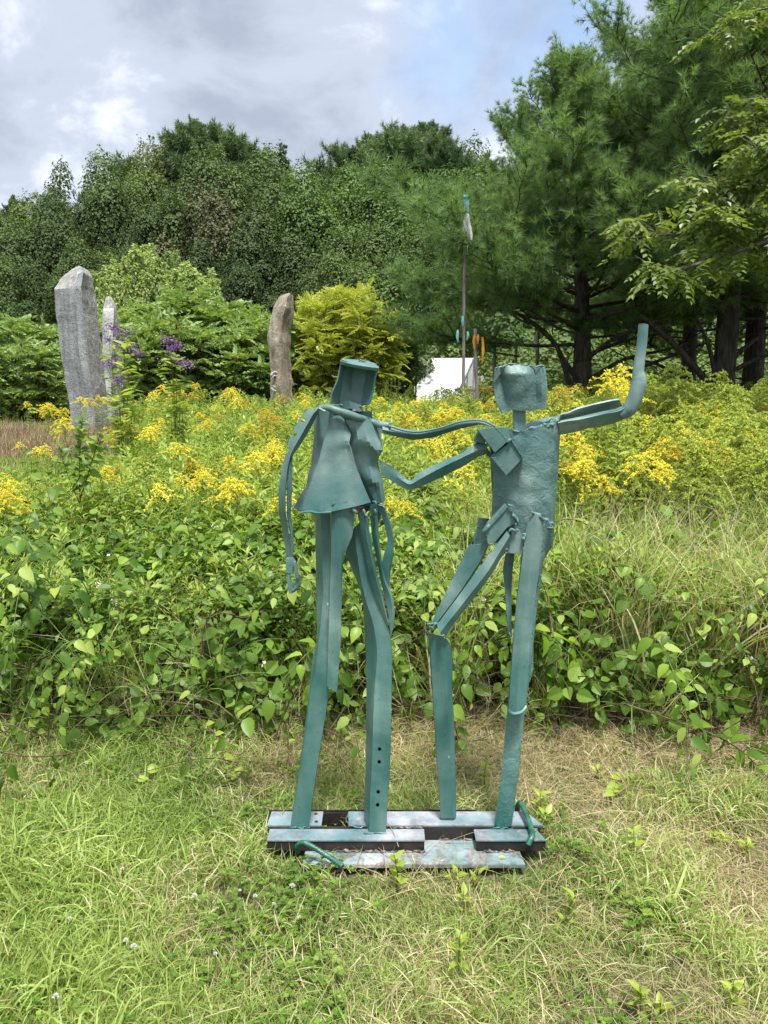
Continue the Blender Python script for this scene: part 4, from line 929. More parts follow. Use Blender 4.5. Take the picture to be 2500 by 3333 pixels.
def build_greenhouse():
    D = 33.0
    x0, x1 = W(1350, 1200, D).x, W(1620, 1200, D).x; b = float(gz(x0, D)) - .1
    zr = W(0, 1160, D).z; ze = W(0, 1235, D).z
    e = empty('greenhouse', ((x0 + x1) / 2, D, b), label='white plastic-covered greenhouse with a pitched roof beyond the meadow', cat='greenhouse')
    L = x1 - x0; hr = zr - b; he = ze - b
    M_FILM = plain_mat('white_film', [(.4, (.62, .64, .66)), (.6, (.78, .79, .80))], 1.5, 3, .35, .3, .02)
    M_PANE = plain_mat('milky_pane', [(.4, (.60, .63, .65)), (.6, (.74, .76, .77))], 2, 3, .25, .1)
    M_FR = plain_mat('grey_frame', [(.4, (.16, .17, .18)), (.6, (.28, .29, .30))], 5, 2, .5, .1)
    # the ridge runs left to right; the gable end stands on the right, turned a little to the viewer
    gx = W(1548, 1200, D).x - (x0 + x1) / 2; R = L / 2
    mb = MB(); T = .03
    v = [(-R, -.2, he * .35), (gx - .9, -.2, he * .35), (gx + .15, 1.6, hr), (-R, 1.6, hr)]
    v = np.array(v); mb.add(np.vstack([v, v + [0, .03, -.03]]), [np.array([[0, 1, 2, 3], [7, 6, 5, 4], [0, 4, 5, 1], [1, 5, 6, 2], [2, 6, 7, 3], [3, 7, 4, 0]])]); mb.obj('roof', M_FILM, e)
    mb = MB(); v = np.array([(gx + .15, 1.6, hr), (R, 1.6, hr), (R, 3.4, he), (gx + .15, 3.4, he)]); mb.add(np.vstack([v, v + [0, .03, -.03]]), [np.array([[0, 1, 2, 3], [7, 6, 5, 4], [0, 4, 5, 1], [1, 5, 6, 2], [2, 6, 7, 3], [3, 7, 4, 0]])]); mb.obj('roof_back', M_FILM, e)
    mb = MB(); box(mb, ((-R + gx - .9) / 2, -.2, he * .17), (R + gx - .9, .04, he * .35)); mb.obj('side_wall', M_FILM, e)
    # gable end panels between posts
    A = np.array([gx - .9, -.2]); B = np.array([R, 1.9])
    npn = 6
    def top(u): return he * .35 + (hr - he * .35) * min(1, u / .5) if u < .5 else hr - (hr - he * .8) * (u - .5) / .5
    for k in range(npn):
        u0, u1 = k / npn + .01, (k + 1) / npn - .01
        p0, p1 = A + (B - A) * u0, A + (B - A) * u1
        for (za, zb0, zb1) in ((0, 1.0, 1.0), (1.03, max(1.1, top(u0) - .05), max(1.1, top(u1) - .05))):
            mb = MB(); v = np.array([(*p0, za), (*p1, za), (*p1, zb1), (*p0, zb0)])
            mb.add(np.vstack([v, v + [0, .02, 0]]), [np.array([[0, 1, 2, 3], [7, 6, 5, 4], [0, 4, 5, 1], [1, 5, 6, 2], [2, 6, 7, 3], [3, 7, 4, 0]])]); mb.obj('pane', M_PANE, e)
    for k in range(npn + 1):
        u = k / npn; p = A + (B - A) * u; mb = MB(); box(mb, (p[0], p[1] - .03, top(u) / 2), (.06, .06, top(u))); mb.obj('post', M_FR, e)
    mb = MB(); tube(mb, [(*(A + (B - A) * 0), top(0)), (*(A + (B - A) * .5), hr), (*B, top(1))], .04, 6); tube(mb, [(*A, 1.02), (*B, 1.02)], .03, 6); mb.obj('gable_trim', M_FR, e)
build_greenhouse()
def build_shed():
    D = 34.0; x0, x1 = W(2020, 1200, D).x, W(2210, 1200, D).x; b = float(gz(x0, D)) - .1; h = W(0, 1165, D).z - b
    e = empty('wooden_shed', ((x0 + x1) / 2, D, b), label='reddish-brown board shed glimpsed between the pine trunks', cat='shed')
    M_BRD = plain_mat('red_brown_boards', [(.4, (.16, .07, .045)), (.6, (.30, .15, .10))], 6, 4, .85, .4, stretch=(1, 1, .2))
    w = x1 - x0; n = 12; me = None
    for k in range(n):
        if me is None:
            mb = MB(); box(mb, (0, 0, h / 2), (w / n - .015, .04, h)); me = mb.mesh('board', [M_BRD])
        o = link('board', me, e); o.location = (-w / 2 + (k + .5) * w / n, .012 * (k % 2), 0)
    mb = MB(); box(mb, (0, 1.4, h + .3), (w + .5, 3.2, .08), Euler((.25, 0, 0)).to_matrix()); mb.obj('roof', M_WEB, e)
    mb = MB(); box(mb, (0, 1.55, h / 2), (w - .05, 2.9, h - .05)); mb.obj('wall', M_BRD, e)
build_shed()

# ------------------------------------------------------------------ templates for foliage
LEAF2_V = np.array([(0, 0, 0), (-.32, .45, .10), (0, 1, -.02), (.32, .45, .10)]); LEAF2_F = [np.array([[0, 3, 2], [0, 2, 1]])]
def big_leaf(w=.36, fold=.12, droop=.18, n=5):
    t = np.array([0, .12, .35, .62, .85, 1.0]); ws = np.array([.0, .62, 1.0, .82, .36, 0.0]) * w
    V = []; 
    for a, b in zip(t, ws):
        z = -droop * a * a
        V += [(-b, a, z + fold * (b / w)), (0, a, z), (b, a, z + fold * (b / w))]
    F = []
    for i in range(5):
        o = i * 3
        if i == 0: F += [(1, 5, 4, 4), (1, 4, 3, 3)]
        else: F += [(o, o + 1, o + 4, o + 3), (o + 1, o + 2, o + 5, o + 4)]
    tri = [(1, 4, 3), (1, 5, 4)]; quad = [f for f in F if len(set(f)) == 4 and f[0] < 12]
    quad = []
    for i in (1, 2, 3):
        o = i * 3; quad += [(o, o + 1, o + 4, o + 3), (o + 1, o + 2, o + 5, o + 4)]
    tri += [(12, 13, 16), (13, 14, 16)]
    return np.array(V, float), [np.array(tri), np.array(quad)]
BIG_V, BIG_F = big_leaf()
def rand_unit(n, rs): return nrm(rs.normal(size=(n, 3)))

def compound_leaf(rs, L=.35, pairs=7, lw=.34, ll=.11, droop=.35):
    """a pinnate leaf with paired leaflets, along +Y; returns mesh pieces"""
    P, Dn, Nn, S = [], [], [], []
    for k in range(pairs * 2 + 1):
        t = .22 + .78 * ((k // 2) + .5) / pairs if k < pairs * 2 else 1.0
        y = L * t; z = -droop * L * t * t
        side = 0 if k == pairs * 2 else (1 if k % 2 else -1)
        d = np.array([side * 1.0, .55 if side else 1.0, -.25 - .4 * droop + rs.normal() * .12])
        P.append((0, y, z)); Dn.append(d); Nn.append((rs.normal() * .25, rs.normal() * .25, 1)); S.append(ll * (1 - .35 * abs(t - .5)) * rs.uniform(.85, 1.1))
    mb = MB(); M = frames(Dn, Nn); S = np.array(S)
    tv = LEAF2_V.copy(); tv[:, 0] *= lw / .32
    tile(mb, tv, LEAF2_F, M, np.array(P), S)
    v = np.array([(-.004, 0, 0), (.004, 0, 0), (0, L, -droop * L)]); mb.add(v, [np.array([[0, 1, 2]])])
    return np.concatenate(mb.v), [np.concatenate(mb.f[3])]
def spread(mb, tv, tf, pts, dirs, nrms, sizes, mi=0): tile(mb, tv, tf, frames(dirs, nrms), np.asarray(pts), np.asarray(sizes), mi)

# ------------------------------------------------------------------ trees
def copy_tree(o, parent=None):
    c = o.copy(); COL.objects.link(c); c.parent = parent
    for ch in list(o.children): copy_tree(ch, c)
    return c
def set_mat(o, mats):
    for k, m in enumerate(mats):
        if k < len(o.material_slots) and m is not None:
            o.material_slots[k].link = 'OBJECT'; o.material_slots[k].material = m

# pine boughs: a bent limb, side twigs and tufts of long needles
def pine_bough(name, seed, L=3.0, tuft_n=28, nl=.165, nw=.0085, mat=None, dens=1.0):
    rs = np.random.RandomState(seed); mb = MB()
    n = 14; t = np.linspace(0, 1, n); kink = rs.normal(0, .05, (n, 3)).cumsum(0) * .35
    P = np.stack([kink[:, 0], t * L, .10 * L * np.sin(t * 2.2) * .4 + .24 * L * t ** 2.4 + kink[:, 2] * .3], -1); P[0] = 0
    tube(mb, P, np.linspace(.032, .006, n), 5, 1, lump=.1, seed=seed)
    tp, td = [], []
    def tuft(p, d): tp.append(p); td.append(d)
    for k in range(int(26 * dens)):
        u = rs.uniform(.22, 1.0) ** .8; i = min(n - 2, int(u * (n - 1))); base = P[i] + (P[i + 1] - P[i]) * (u * (n - 1) - i)
        sd = 1 if k % 2 else -1
        l = L * rs.uniform(.12, .33) * (1.25 - u * .75)
        d = nrm(np.array([[sd * rs.uniform(.5, 1.1), rs.uniform(.5, 1.1), rs.uniform(-.05, .65)]]))[0]
        m = 5; tt = np.linspace(0, 1, m)[:, None]
        Q = base + d * l * tt + np.array([0, 0, .22 * l]) * tt ** 2 + rs.normal(0, .012, (m, 3)); Q[0] = base
        tube(mb, Q, np.linspace(.012, .004, m), 3, 1, cap=False)
        for j in range(1, m):
            tuft(Q[j], nrm((Q[j] - Q[j - 1] + [0, 0, .02])[None])[0])
            if j < m - 1 or True:
                for q in range(2 if j > 1 else 1):
                    d2 = nrm((d + rs.normal(0, .65, 3) + [0, 0, .25])[None])[0]; e = Q[j] + d2 * rs.uniform(.10, .26) * (L / 3)
                    mb.add([Q[j] - [.003, 0, 0], Q[j] + [.003, 0, 0], e], [np.array([[0, 1, 2]])], 1); tuft(e, d2)
    for j in range(n // 3, n): tuft(P[j], nrm((P[j] - P[j - 1])[None])[0])
    tp, td = np.array(tp), np.array(td); N = len(tp) * tuft_n
    b = np.repeat(tp, tuft_n, 0); d = np.repeat(td, tuft_n, 0)
    w = nrm(d * rs.uniform(.35, 1.25, (N, 1)) + rand_unit(N, rs) * .85 + [0, 0, .12])
    l = nl * rs.uniform(.7, 1.15, (N, 1)); side = nrm(np.cross(w, rand_unit(N, rs)))
    b = b - d * .03 * rs.uniform(0, 1.6, (N, 1))
    tip = b + w * l + [0, 0, -.012]
    V = np.stack([b - side * nw * .5, b + side * nw * .5, tip], 1).reshape(-1, 3)
    mb.add(V, [np.arange(N * 3).reshape(-1, 3)], 0)
    return mb.mesh(name, [mat or M_PINE, M_BARK_D])
BOUGH = [pine_bough('branch', 100 + k) for k in range(4)]
FBOUGH = [pine_bough('branch', 120 + k, tuft_n=14, nl=.28, nw=.030, mat=M_FPINE, dens=.8) for k in range(2)]
def trunk_mesh(h, r0, r1, seed, mat, lean=(0, 0), bend=.15, seg=10, n=16, stub=0):
    rs = np.random.RandomState(seed); mb = MB(); t = np.linspace(0, 1, n)
    P = np.stack([lean[0] * t * h + bend * np.sin(t * 3.1 + seed) * t, lean[1] * t * h + bend * np.cos(t * 2.3 + seed) * t, -.3 + (h + .3) * t], -1)
    R = r1 + (r0 - r1) * (1 - t) ** .9; R[0] *= 1.35; R[1] *= 1.08
    tube(mb, P, R, seg, lump=.06, seed=seed)
    for k in range(stub):
        i = rs.randint(2, n // 2 + 2); a = rs.uniform(0, 6.28); l = rs.uniform(.3, 1.4)
        tube(mb, [P[i], P[i] + np.array([math.cos(a), math.sin(a), .15]) * l * .5, P[i] + np.array([math.cos(a), math.sin(a), .4]) * l], [.03, .02, .006], 4)
    return mb.mesh('trunk', [mat], smooth=True), P, t
def pine(px, D, height, r0, spread_, nb, seed, label, z_first=.16, lean=(0, 0), boughs=BOUGH, bare=5, top_pow=.75, group=None, mat=None, z_mid=.32, low=(), prof=None):
    x = W(px, 1300, D).x; b = float(gz(x, D)) - .05
    e = empty('pine_tree', (x, D, b), label=label, cat='tree', group=group)
    me, P, t = trunk_mesh(height * .96, r0, .03, seed, M_BARK_D, lean, .25, stub=6); link('trunk', me, e)
    rs = np.random.RandomState(seed * 7 + 1)
    def at(u): return np.array([np.interp(u, t, P[:, k]) for k in range(3)])
    ga = rs.uniform(0, 6.28)
    for k in range(nb):
        u = z_first + (1 - z_first) * ((k + .5) / nb) ** .85
        ga += 2.4 + rs.uniform(-.3, .3)
        if u < z_mid: R = spread_ * (.8 + .2 * (u - z_first) / (z_mid - z_first))
        else: R = spread_ * (1 - ((u - z_mid) / (1.03 - z_mid)) ** (1 / top_pow))
        if prof: R = spread_ * float(np.interp(u, *prof))
        R = max(.7, R * rs.uniform(.8, 1.15))
        elev = np.interp(u, [z_first, .38, .7, 1], [-.04, .06, .50, 1.10]) + rs.normal(0, .10)
        o = link('branch', boughs[rs.randint(len(boughs))], e)
        p = at(u); o.location = p
        o.rotation_euler = Euler((elev, rs.uniform(-.4, .4), ga), 'XYZ')
        s = R / 3.0; o.scale = (s * rs.uniform(.85, 1.15) if s > .5 else s * 1.4, s, s if s > .5 else s * 1.3)
        if mat: set_mat(o, [mat])
        # a second bough partway out fills the crown between limbs
        if R > 2.0:
            o2 = link('branch', boughs[rs.randint(len(boughs))], e)
            dirv = Euler((elev, 0, ga)).to_matrix() @ Vector((0, 1, 0))
            o2.location = Vector(p) + dirv * R * rs.uniform(.28, .45); a2 = ga + rs.choice([-1, 1]) * rs.uniform(.5, 1.0)
            o2.rotation_euler = Euler((elev + .25 + rs.uniform(-.1, .4), rs.uniform(-.6, .6), a2)); s2 = s * rs.uniform(.45, .65); o2.scale = (s2,) * 3
            if mat: set_mat(o2, [mat])
    # bare dark limbs low on the trunk
    for k in range(bare):
        u = rs.uniform(.02, z_first + .05); a = rs.uniform(0, 6.28); l = rs.uniform(1.2, 3.4); p = at(u)
        d = np.array([math.cos(a), math.sin(a), 0]); mb = MB()
        Q = catmull([p, p + d * l * .35 + [0, 0, .2 * l], p + d * l * .7 + [0, 0, .28 * l], p + d * l + [0, 0, .45 * l]], 10)
        tube(mb, Q, np.linspace(.055, .012, 10), 6, lump=.1, seed=k)
        for q in range(6):
            i = rs.randint(3, 10); dd = nrm((d + rs.normal(0, .6, 3))[None])[0] * rs.uniform(.3, .9); tube(mb, [Q[i], Q[i] + dd * .5, Q[i] + dd + [0, 0, .1]], [.012, .008, .003], 3, cap=False)
        mb.obj('limb', M_BARK_D, e)
    for (pts, r) in low:
        mb = MB(); Q = catmull([np.array(W(*q, D)) - np.array(e.location) + np.array([0, dy, 0]) for *q, dy in pts], 18); tube(mb, Q, np.linspace(r, r * .35, 18), 7, lump=.12, seed=3)
        for q in range(7):
            i = rs.randint(6, 18); dd = rs.normal(0, 1, 3) * [.6, .6, .35] * rs.uniform(.4, 1.0); tube(mb, [Q[i], Q[i] + dd * .5 + [0, 0, .05], Q[i] + dd], [.014, .009, .003], 3, cap=False)
        mb.obj('limb', M_BARK_D, e, smooth=True)
    return e
G_P = 'white pines on the right'
pine1 = pine(1900, 17.0, 7.3, .25, 4.3, 84, 1, 'left-hand white pine whose boughs overhang the poles, trunk left of the raised forearm', z_first=.30, lean=(-.07, .0), group=G_P, prof=([.30, .36, .46, .53, .62, .75, .87, 1.0], [.85, 1.0, .95, .66, .54, .46, .34, .12]),
     low=[([(1905, 1330, 0), (1850, 1270, -.3), (1815, 1180, -.5), (1770, 1110, -.7), (1650, 1030, -1.0)], .085),
          ([(1900, 1255, 0), (1840, 1190, -.2), (1780, 1100, -.3), (1700, 1040, -.5)], .07),
          ([(1925, 1235, 0), (2040, 1205, -.3), (2160, 1160, -.6), (2260, 1120, -.8)], .055),
          ([(1925, 1150, 0), (2030, 1110, -.3), (2150, 1090, -.6)], .045)], bare=2)
pine(2345, 16.0, 13.0, .26, 4.3, 100, 2, 'tallest white pine, rising out of the top of the picture on the right', z_first=.19, z_mid=.30, top_pow=.9, group=G_P,
     low=[([(2345, 1320, 0), (2270, 1230, -.3), (2150, 1120, -.6), (2030, 1040, -1.0)], .10), ([(2335, 1250, 0), (2290, 1120, -.2), (2230, 1020, -.4)], .06)], bare=4)
pine(2445, 18.5, 12.0, .27, 3.8, 64, 3, 'white pine with the dark straight trunk furthest right', z_first=.22, z_mid=.32, group=G_P, bare=4)
pine(2240, 20.5, 12.2, .22, 3.4, 62, 4, 'white pine standing behind between the other two, mostly hidden', z_first=.24, z_mid=.34, group=G_P, bare=2)
pine(2700, 15.0, 13.0, .28, 4.2, 60, 5, 'white pine just beyond the right edge of the picture, its boughs reaching in', z_first=.22, z_mid=.32, group=G_P, bare=2)

# broadleaf crowns made of lobes of leaves
def crown_mesh(name, seed, R=4.0, H=9.0, lobes=30, nleaf=15000, size=.27, mat=None, lobe_r=(.15, .27), tv=None, tf=None, inner=.12, bottom=.0):
    rs = np.random.RandomState(seed)
    c = rand_unit(lobes, rs) * (rs.uniform(.25, 1, (lobes, 1)) ** .5) * .78; c[:, 2] = np.clip(c[:, 2], -.7, .60 + .06 * np.sin(np.arange(lobes) * 3.7)); c[:, :2] *= (1 + .22 * np.abs(c[:, 2:3]))
    lr = rs.uniform(*lobe_r, lobes)
    per = (lr ** 2 / (lr ** 2).sum() * nleaf).astype(int)
    P, Nn = [], []
    for k in range(lobes):
        u = rand_unit(per[k], rs); u[:, 2] = np.where(u[:, 2] < -.35, -u[:, 2], u[:, 2])
        r = lr[k] * (1 + .22 * np.sin(u[:, 0] * 9 + k) * np.cos(u[:, 1] * 8 + 2 * k) + rs.normal(0, .05, per[k]))
        P.append(c[k] + u * r[:, None]); Nn.append(u)
    P = np.concatenate(P); Nn = np.concatenate(Nn)
    keep = np.ones(len(P), bool)
    for k in range(lobes):
        keep &= ~((np.linalg.norm(P - c[k], axis=1) < lr[k] * .72) & (rs.uniform(size=len(P)) > inner))
    P, Nn = P[keep], Nn[keep]
    P = P * [R, R, H / 2] + [0, 0, H / 2]; P[:, 2] = np.maximum(P[:, 2], bottom)
    lo_, hi_ = np.percentile(P[:, 2], [.3, 99.3]); P[:, 2] = (P[:, 2] - lo_) / (hi_ - lo_) * H
    n = len(P); mb = MB()
    N2 = nrm(Nn + rs.normal(0, .30, (n, 3)) + [0, 0, .30]); d = nrm(np.cross(N2, rand_unit(n, rs)) + [0, 0, -.25])
    tile(mb, LEAF2_V * [1.5, 1, 1] if tv is None else tv, LEAF2_F if tf is None else tf, frames(d, N2), P, size * rs.uniform(.6, 1.3, n))
    return mb.mesh(name, [mat])
CROWN = [crown_mesh('crown', 200 + k, 4.0, 9.0, 70 + 8 * k, 80000, .112, M_OAK) for k in range(3)]
CROWN.append(crown_mesh('crown', 210, 4.0, 9.0, 26, 30000, .112, M_OAK, (.15, .26)))
def limb_mesh(name, seed, h, r, mat, nl=7, spreadw=.35):
    rs = np.random.RandomState(seed); mb = MB()
    P = np.stack([.1 * np.sin(np.linspace(0, 3, 10) + seed), .1 * np.cos(np.linspace(0, 2, 10)), np.linspace(-.3, h, 10)], -1); tube(mb, P, np.linspace(r, r * .25, 10), 7, lump=.1, seed=seed)
    for k in range(nl):
        i = rs.randint(3, 8); a = rs.uniform(0, 6.28); l = h * rs.uniform(.25, spreadw); d = np.array([math.cos(a) * .8, math.sin(a) * .8, .8])
        tube(mb, catmull([P[i], P[i] + d * l * .5, P[i] + d * l + [0, 0, .2 * l]], 6), np.linspace(r * .4, r * .08, 6), 5, lump=.1)
    return mb.mesh(name, [mat], smooth=True)
LIMBS = [limb_mesh('trunk', 300 + k, 8.0, .28, M_BARK_D) for k in range(2)]
tcount = 0
def place(px):
    for lim, t in ((-20, 'beyond the left edge'), (90, 'at the left edge'), (170, 'left of the tall grey stone'), (290, 'behind the tall grey stone'), (390, 'above the small pale stone'), (480, 'above the left half of the willow'), (600, 'above the top of the willow'), (720, 'right of the willow top'), (840, 'above the sumac'), (930, 'above the tan stone'), (1040, 'right of the tan stone'), (1150, 'above the golden-green tree'), (1240, 'above the flat-capped head'), (1340, 'above the joined arms'), (1420, 'left of the flagged pole'), (1520, 'behind the flagged pole'), (1660, 'right of the flagged pole'), (1800, 'above the right figure head'), (1960, 'behind the left-hand pine trunk'), (2150, 'behind the raised arm'), (2320, 'right of the raised arm'), (2480, 'near the right edge')):
        if px < lim: return t
    return 'beyond the right edge'
def btree(px, D, top_py, width, ci, label, mat=None, group='trees of the far wood', low=.12, name='broadleaf_tree'):
    global tcount; tcount += 1
    x = W(px, 1300, D).x; b = float(gz(x, D)) - .1; top = W(px, top_py, D).z; h = top - b
    e = empty(name, (x, D, b), rz=tcount * 1.7, label=label, cat='tree', group=group)
    o = link('crown', CROWN[ci % len(CROWN)], e); o.location = (0, 0, h * low); o.scale = (width / 7.2, width / 7.2, h * (1 - low) / 9.05)
    if mat: set_mat(o, [mat])
    t = link('trunk', LIMBS[tcount % 2], e); t.scale = (h / 13, h / 13, h * .6 / 8)
    return e
def shade(base, name, f):
    """the same foliage in another tone"""
    m = base.copy(); m.name = name
    for n in m.node_tree.nodes:
        if n.type == 'VALTORGB':
            for el in n.color_ramp.elements:
                c = el.color; el.color = (c[0] * f[0], c[1] * f[1], c[2] * f[2], 1)
    return m
M_OAK2 = shade(M_OAK, 'maple_foliage', (1.35, 1.4, 1.2)); M_OAK3 = shade(M_OAK, 'dark_oak_foliage', (.85, .85, .95)); M_OAK4 = shade(M_OAK, 'yellowing_oak_foliage', (1.5, 1.25, 1.1))
# back row
rows_back = [(-190, 64, 760, 13, 0), (40, 66, 735, 11, 1), (150, 62, 670, 10, 0), (330, 60, 575, 9, 3), (505, 60, 510, 9, 3), (600, 58, 470, 10, 1), (820, 62, 500, 11, 2), (1000, 60, 560, 10, 1), (1085, 62, 530, 9, 3), (1480, 60, 500, 10, 2), (1560, 60, 560, 10, 0)]
for k, (px, D, ty, w, ci) in enumerate(rows_back):
    btree(px, D, ty, w, ci, 'tall back-row tree of the far wood, ' + place(px), mat=[M_OAK, M_OAK3, M_OAK4][k % 3], group='back row of the far wood')
# far pines standing above the wood
FP = [(75, 64, 630, 4.6, 'grey-green far pine at the left edge of the wood'), (672, 58, 392, 7.4, 'far pine with the highest crown left of the middle of the wood'), (790, 60, 428, 6.1, 'far pine just right of the highest crown in the wood'),
      (944, 62, 458, 3.5, 'slim far pine with a thin spire in the dip of the wood'), (1205, 58, 425, 6.8, 'bluish far pine left of the tall pair at the right of the wood'), (1366, 56, 388, 7.2, 'far pine with a pointed top nearest to the big pines'), (1440, 58, 460, 5.8, 'far pine tucked beside the pointed one'),
      (875, 61, 480, 4.3, 'low far pine between the crowns in the middle of the wood')]
for k, (px, D, ty, sp, lb) in enumerate(FP):
    z = W(px, ty, D).z; x = W(px, 1300, D).x; h = z - float(gz(x, D))
    pine(px, D, h, .3, sp, 64, 30 + k, lb, z_first=.38, z_mid=.5, boughs=FBOUGH, bare=0, top_pow=.8, group='far pines above the wood')
# front row, rounder and denser
rows_front = [(-60, 50, 800, 9, 0, None), (110, 48, 765, 8.5, 1, M_OAK3), (215, 50, 700, 8, 2, M_OAK), (330, 48, 625, 8, 0, M_OAK3), (455, 50, 560, 8.5, 1, None), (545, 47, 700, 7, 2, M_OAK3), (650, 50, 520, 9, 0, M_OAK), (740, 47, 640, 8.5, 2, M_BROWNT), (860, 49, 560, 9, 1, M_OAK),
              (905, 45, 700, 8, 0, M_OAK3), (1010, 47, 660, 8.5, 2, M_OAK2), (1130, 46, 590, 9, 1, M_OAK2), (1250, 48, 560, 9, 0, M_OAK2), (1370, 46, 590, 8.5, 2, M_OAK2), (1470, 48, 560, 8.5, 1, M_OAK2), (1180, 42, 760, 7, 2, M_OAK), (1330, 42, 760, 7, 0, M_OAK), (1440, 41, 850, 6, 1, M_OAK3), (800, 43, 800, 6.5, 1, M_OAK3), (1030, 42, 830, 6, 2, M_OAK3),
              (60, 44, 860, 6, 2, M_OAK), (230, 44, 830, 6, 0, M_OAK), (400, 44, 800, 6, 1, M_OAK), (1600, 45, 640, 9, 1, M_OAK), (1750, 44, 700, 9, 0, M_OAK3), (1900, 45, 700, 9, 2, M_OAK), (2080, 44, 700, 9, 1, M_OAK3), (2260, 45, 700, 9, 0, M_OAK), (2450, 44, 700, 9, 2, M_OAK3), (2640, 46, 700, 9, 1, M_OAK), (2840, 44, 690, 10, 0, M_OAK3), (3060, 45, 700, 10, 2, M_OAK), (3300, 44, 700, 11, 1, M_OAK3), (-250, 48, 790, 10, 1, M_OAK), (-460, 47, 780, 11, 2, M_OAK3), (-700, 46, 780, 11, 0, M_OAK)]
for k, (px, D, ty, w, ci, m) in enumerate(rows_front):
    lb = 'bronze-tinted tree in the middle of the far wood' if m is M_BROWNT else ('pale green rounded tree of the far wood, ' + place(px) if m is M_OAK2 else 'dark green %s tree of the far wood, ' % ('low' if ty > 740 else ('tall' if ty < 650 else 'middling')) + place(px))
    btree(px, D, ty, w, ci, lb, mat=m, group=None if m is M_BROWNT else ('pale green trees of the far wood' if m is M_OAK2 else 'dark green trees of the far wood'), low=.02)
# understory along the edge of the wood and under the pines
BUSHM = [crown_mesh('foliage', 230 + k, 1.6, 2.6, 14, 4200, .13, M_BUSH, (.25, .4)) for k in range(2)]
bushes = [(1250, 34, 1120), (1170, 32, 1150), (1370, 38, 1090), (1470, 40, 1080), (1600, 37, 1110), (1720, 27, 1190), (1700, 30, 1120), (1765, 26, 1180), (1830, 28, 1130), (1880, 25, 1200), (1960, 27, 1160), (2050, 26, 1190), (2130, 29, 1130), (2210, 25, 1190), (2290, 28, 1150), (2370, 26, 1170), (2450, 24, 1200), (2550, 27, 1150),
          (1620, 40, 1000), (1780, 34, 980), (1950, 36, 980), (2120, 35, 990), (2300, 36, 980), (2480, 34, 990), (1000, 30, 1160), (60, 30, 1160), (-120, 28, 1150), (480, 32, 1120), (700, 34, 1060), (860, 33, 1100)]
for k, (px, D, ty) in enumerate(bushes):
    x = W(px, 1300, D).x; b = float(gz(x, D)) - .1; h = W(px, ty, D).z - b
    e = empty('bush', (x, D, b), rz=k * 1.3, label=('green bush in the undergrowth beneath the pines, ' if px > 1560 else 'green bush at the foot of the far wood, ') + place(px), cat='bush', group='bushes beneath the pines' if px > 1560 else 'bushes at the foot of the wood')
    o = link('foliage', BUSHM[k % 2], e); o.scale = (h / 2.6 * 1.25 if h > 2.2 else 1.2, h / 2.6 * 1.1, h / 2.6)
    if k % 3 == 1: set_mat(o, [M_OAK2])

# willow: arching limbs with hanging strands
def willow(px, D, top_py, R, seed, label):
    rs = np.random.RandomState(seed); x = W(px, 1300, D).x; b = float(gz(x, D)) - .1; h = W(px, top_py, D).z - b
    e = empty('willow_tree', (x, D, b), label=label, cat='tree')
    link('trunk', limb_mesh('trunk', seed, h * .7, .3, M_BARK_D, 9, .5), e)
    P, Dn, Nn, S = [], [], [], []
    for lb in range(12):
        a = rs.uniform(0, 6.28); rr = R * rs.uniform(.0, .74); cx_, cy_ = math.cos(a) * rr, math.sin(a) * rr; top = h * (1 - .30 * (rr / R) ** 2) * rs.uniform(.80, 1.0); lr = R * rs.uniform(.26, .40)
        for s in range(16):
            aa = rs.uniform(0, 6.28); q = lr * math.sqrt(rs.uniform(0, 1)); sx, sy = cx_ + math.cos(aa) * q, cy_ + math.sin(aa) * q
            zb = top - lr * 1.1 * (q / lr) ** 2 + rs.normal(0, .2); TL = rs.uniform(.9, 2.6)
            for s2 in range(9):
                L = TL * rs.uniform(.5, 1.0); n = int(L / .055); t = np.arange(n) / n; a2 = rs.uniform(0, 6.28); w_ = rs.uniform(.02, .16)
                ps = np.stack([sx + math.cos(a2) * w_ * np.sqrt(t) * 1.4 + .03 * np.sin(t * 9 + s2), sy + math.sin(a2) * w_ * np.sqrt(t) * 1.4, zb + .10 * np.sin(t * 5) - L * t ** 1.2], -1)
                P.append(ps); k = len(ps); Dn.append(np.stack([rs.normal(0, .5, k), rs.normal(0, .5, k), -rs.uniform(.4, 1.2, k) * t ** .3 + .15], -1)); Nn.append(rand_unit(k, rs)); S.append(rs.uniform(.10, .19, k))
    mb = MB(); tile(mb, LEAF2_V * [.75, 1, 1], LEAF2_F, frames(np.concatenate(Dn), np.concatenate(Nn)), np.concatenate(P), np.concatenate(S))
    mb.obj('crown', M_WILLOW, e)
willow(500, 31, 775, 2.9, 401, 'big pale green weeping willow behind the sumac, right of the small pale stone')
willow(635, 29, 850, 1.5, 402, 'smaller pale willow shoot on the right flank of the big willow')

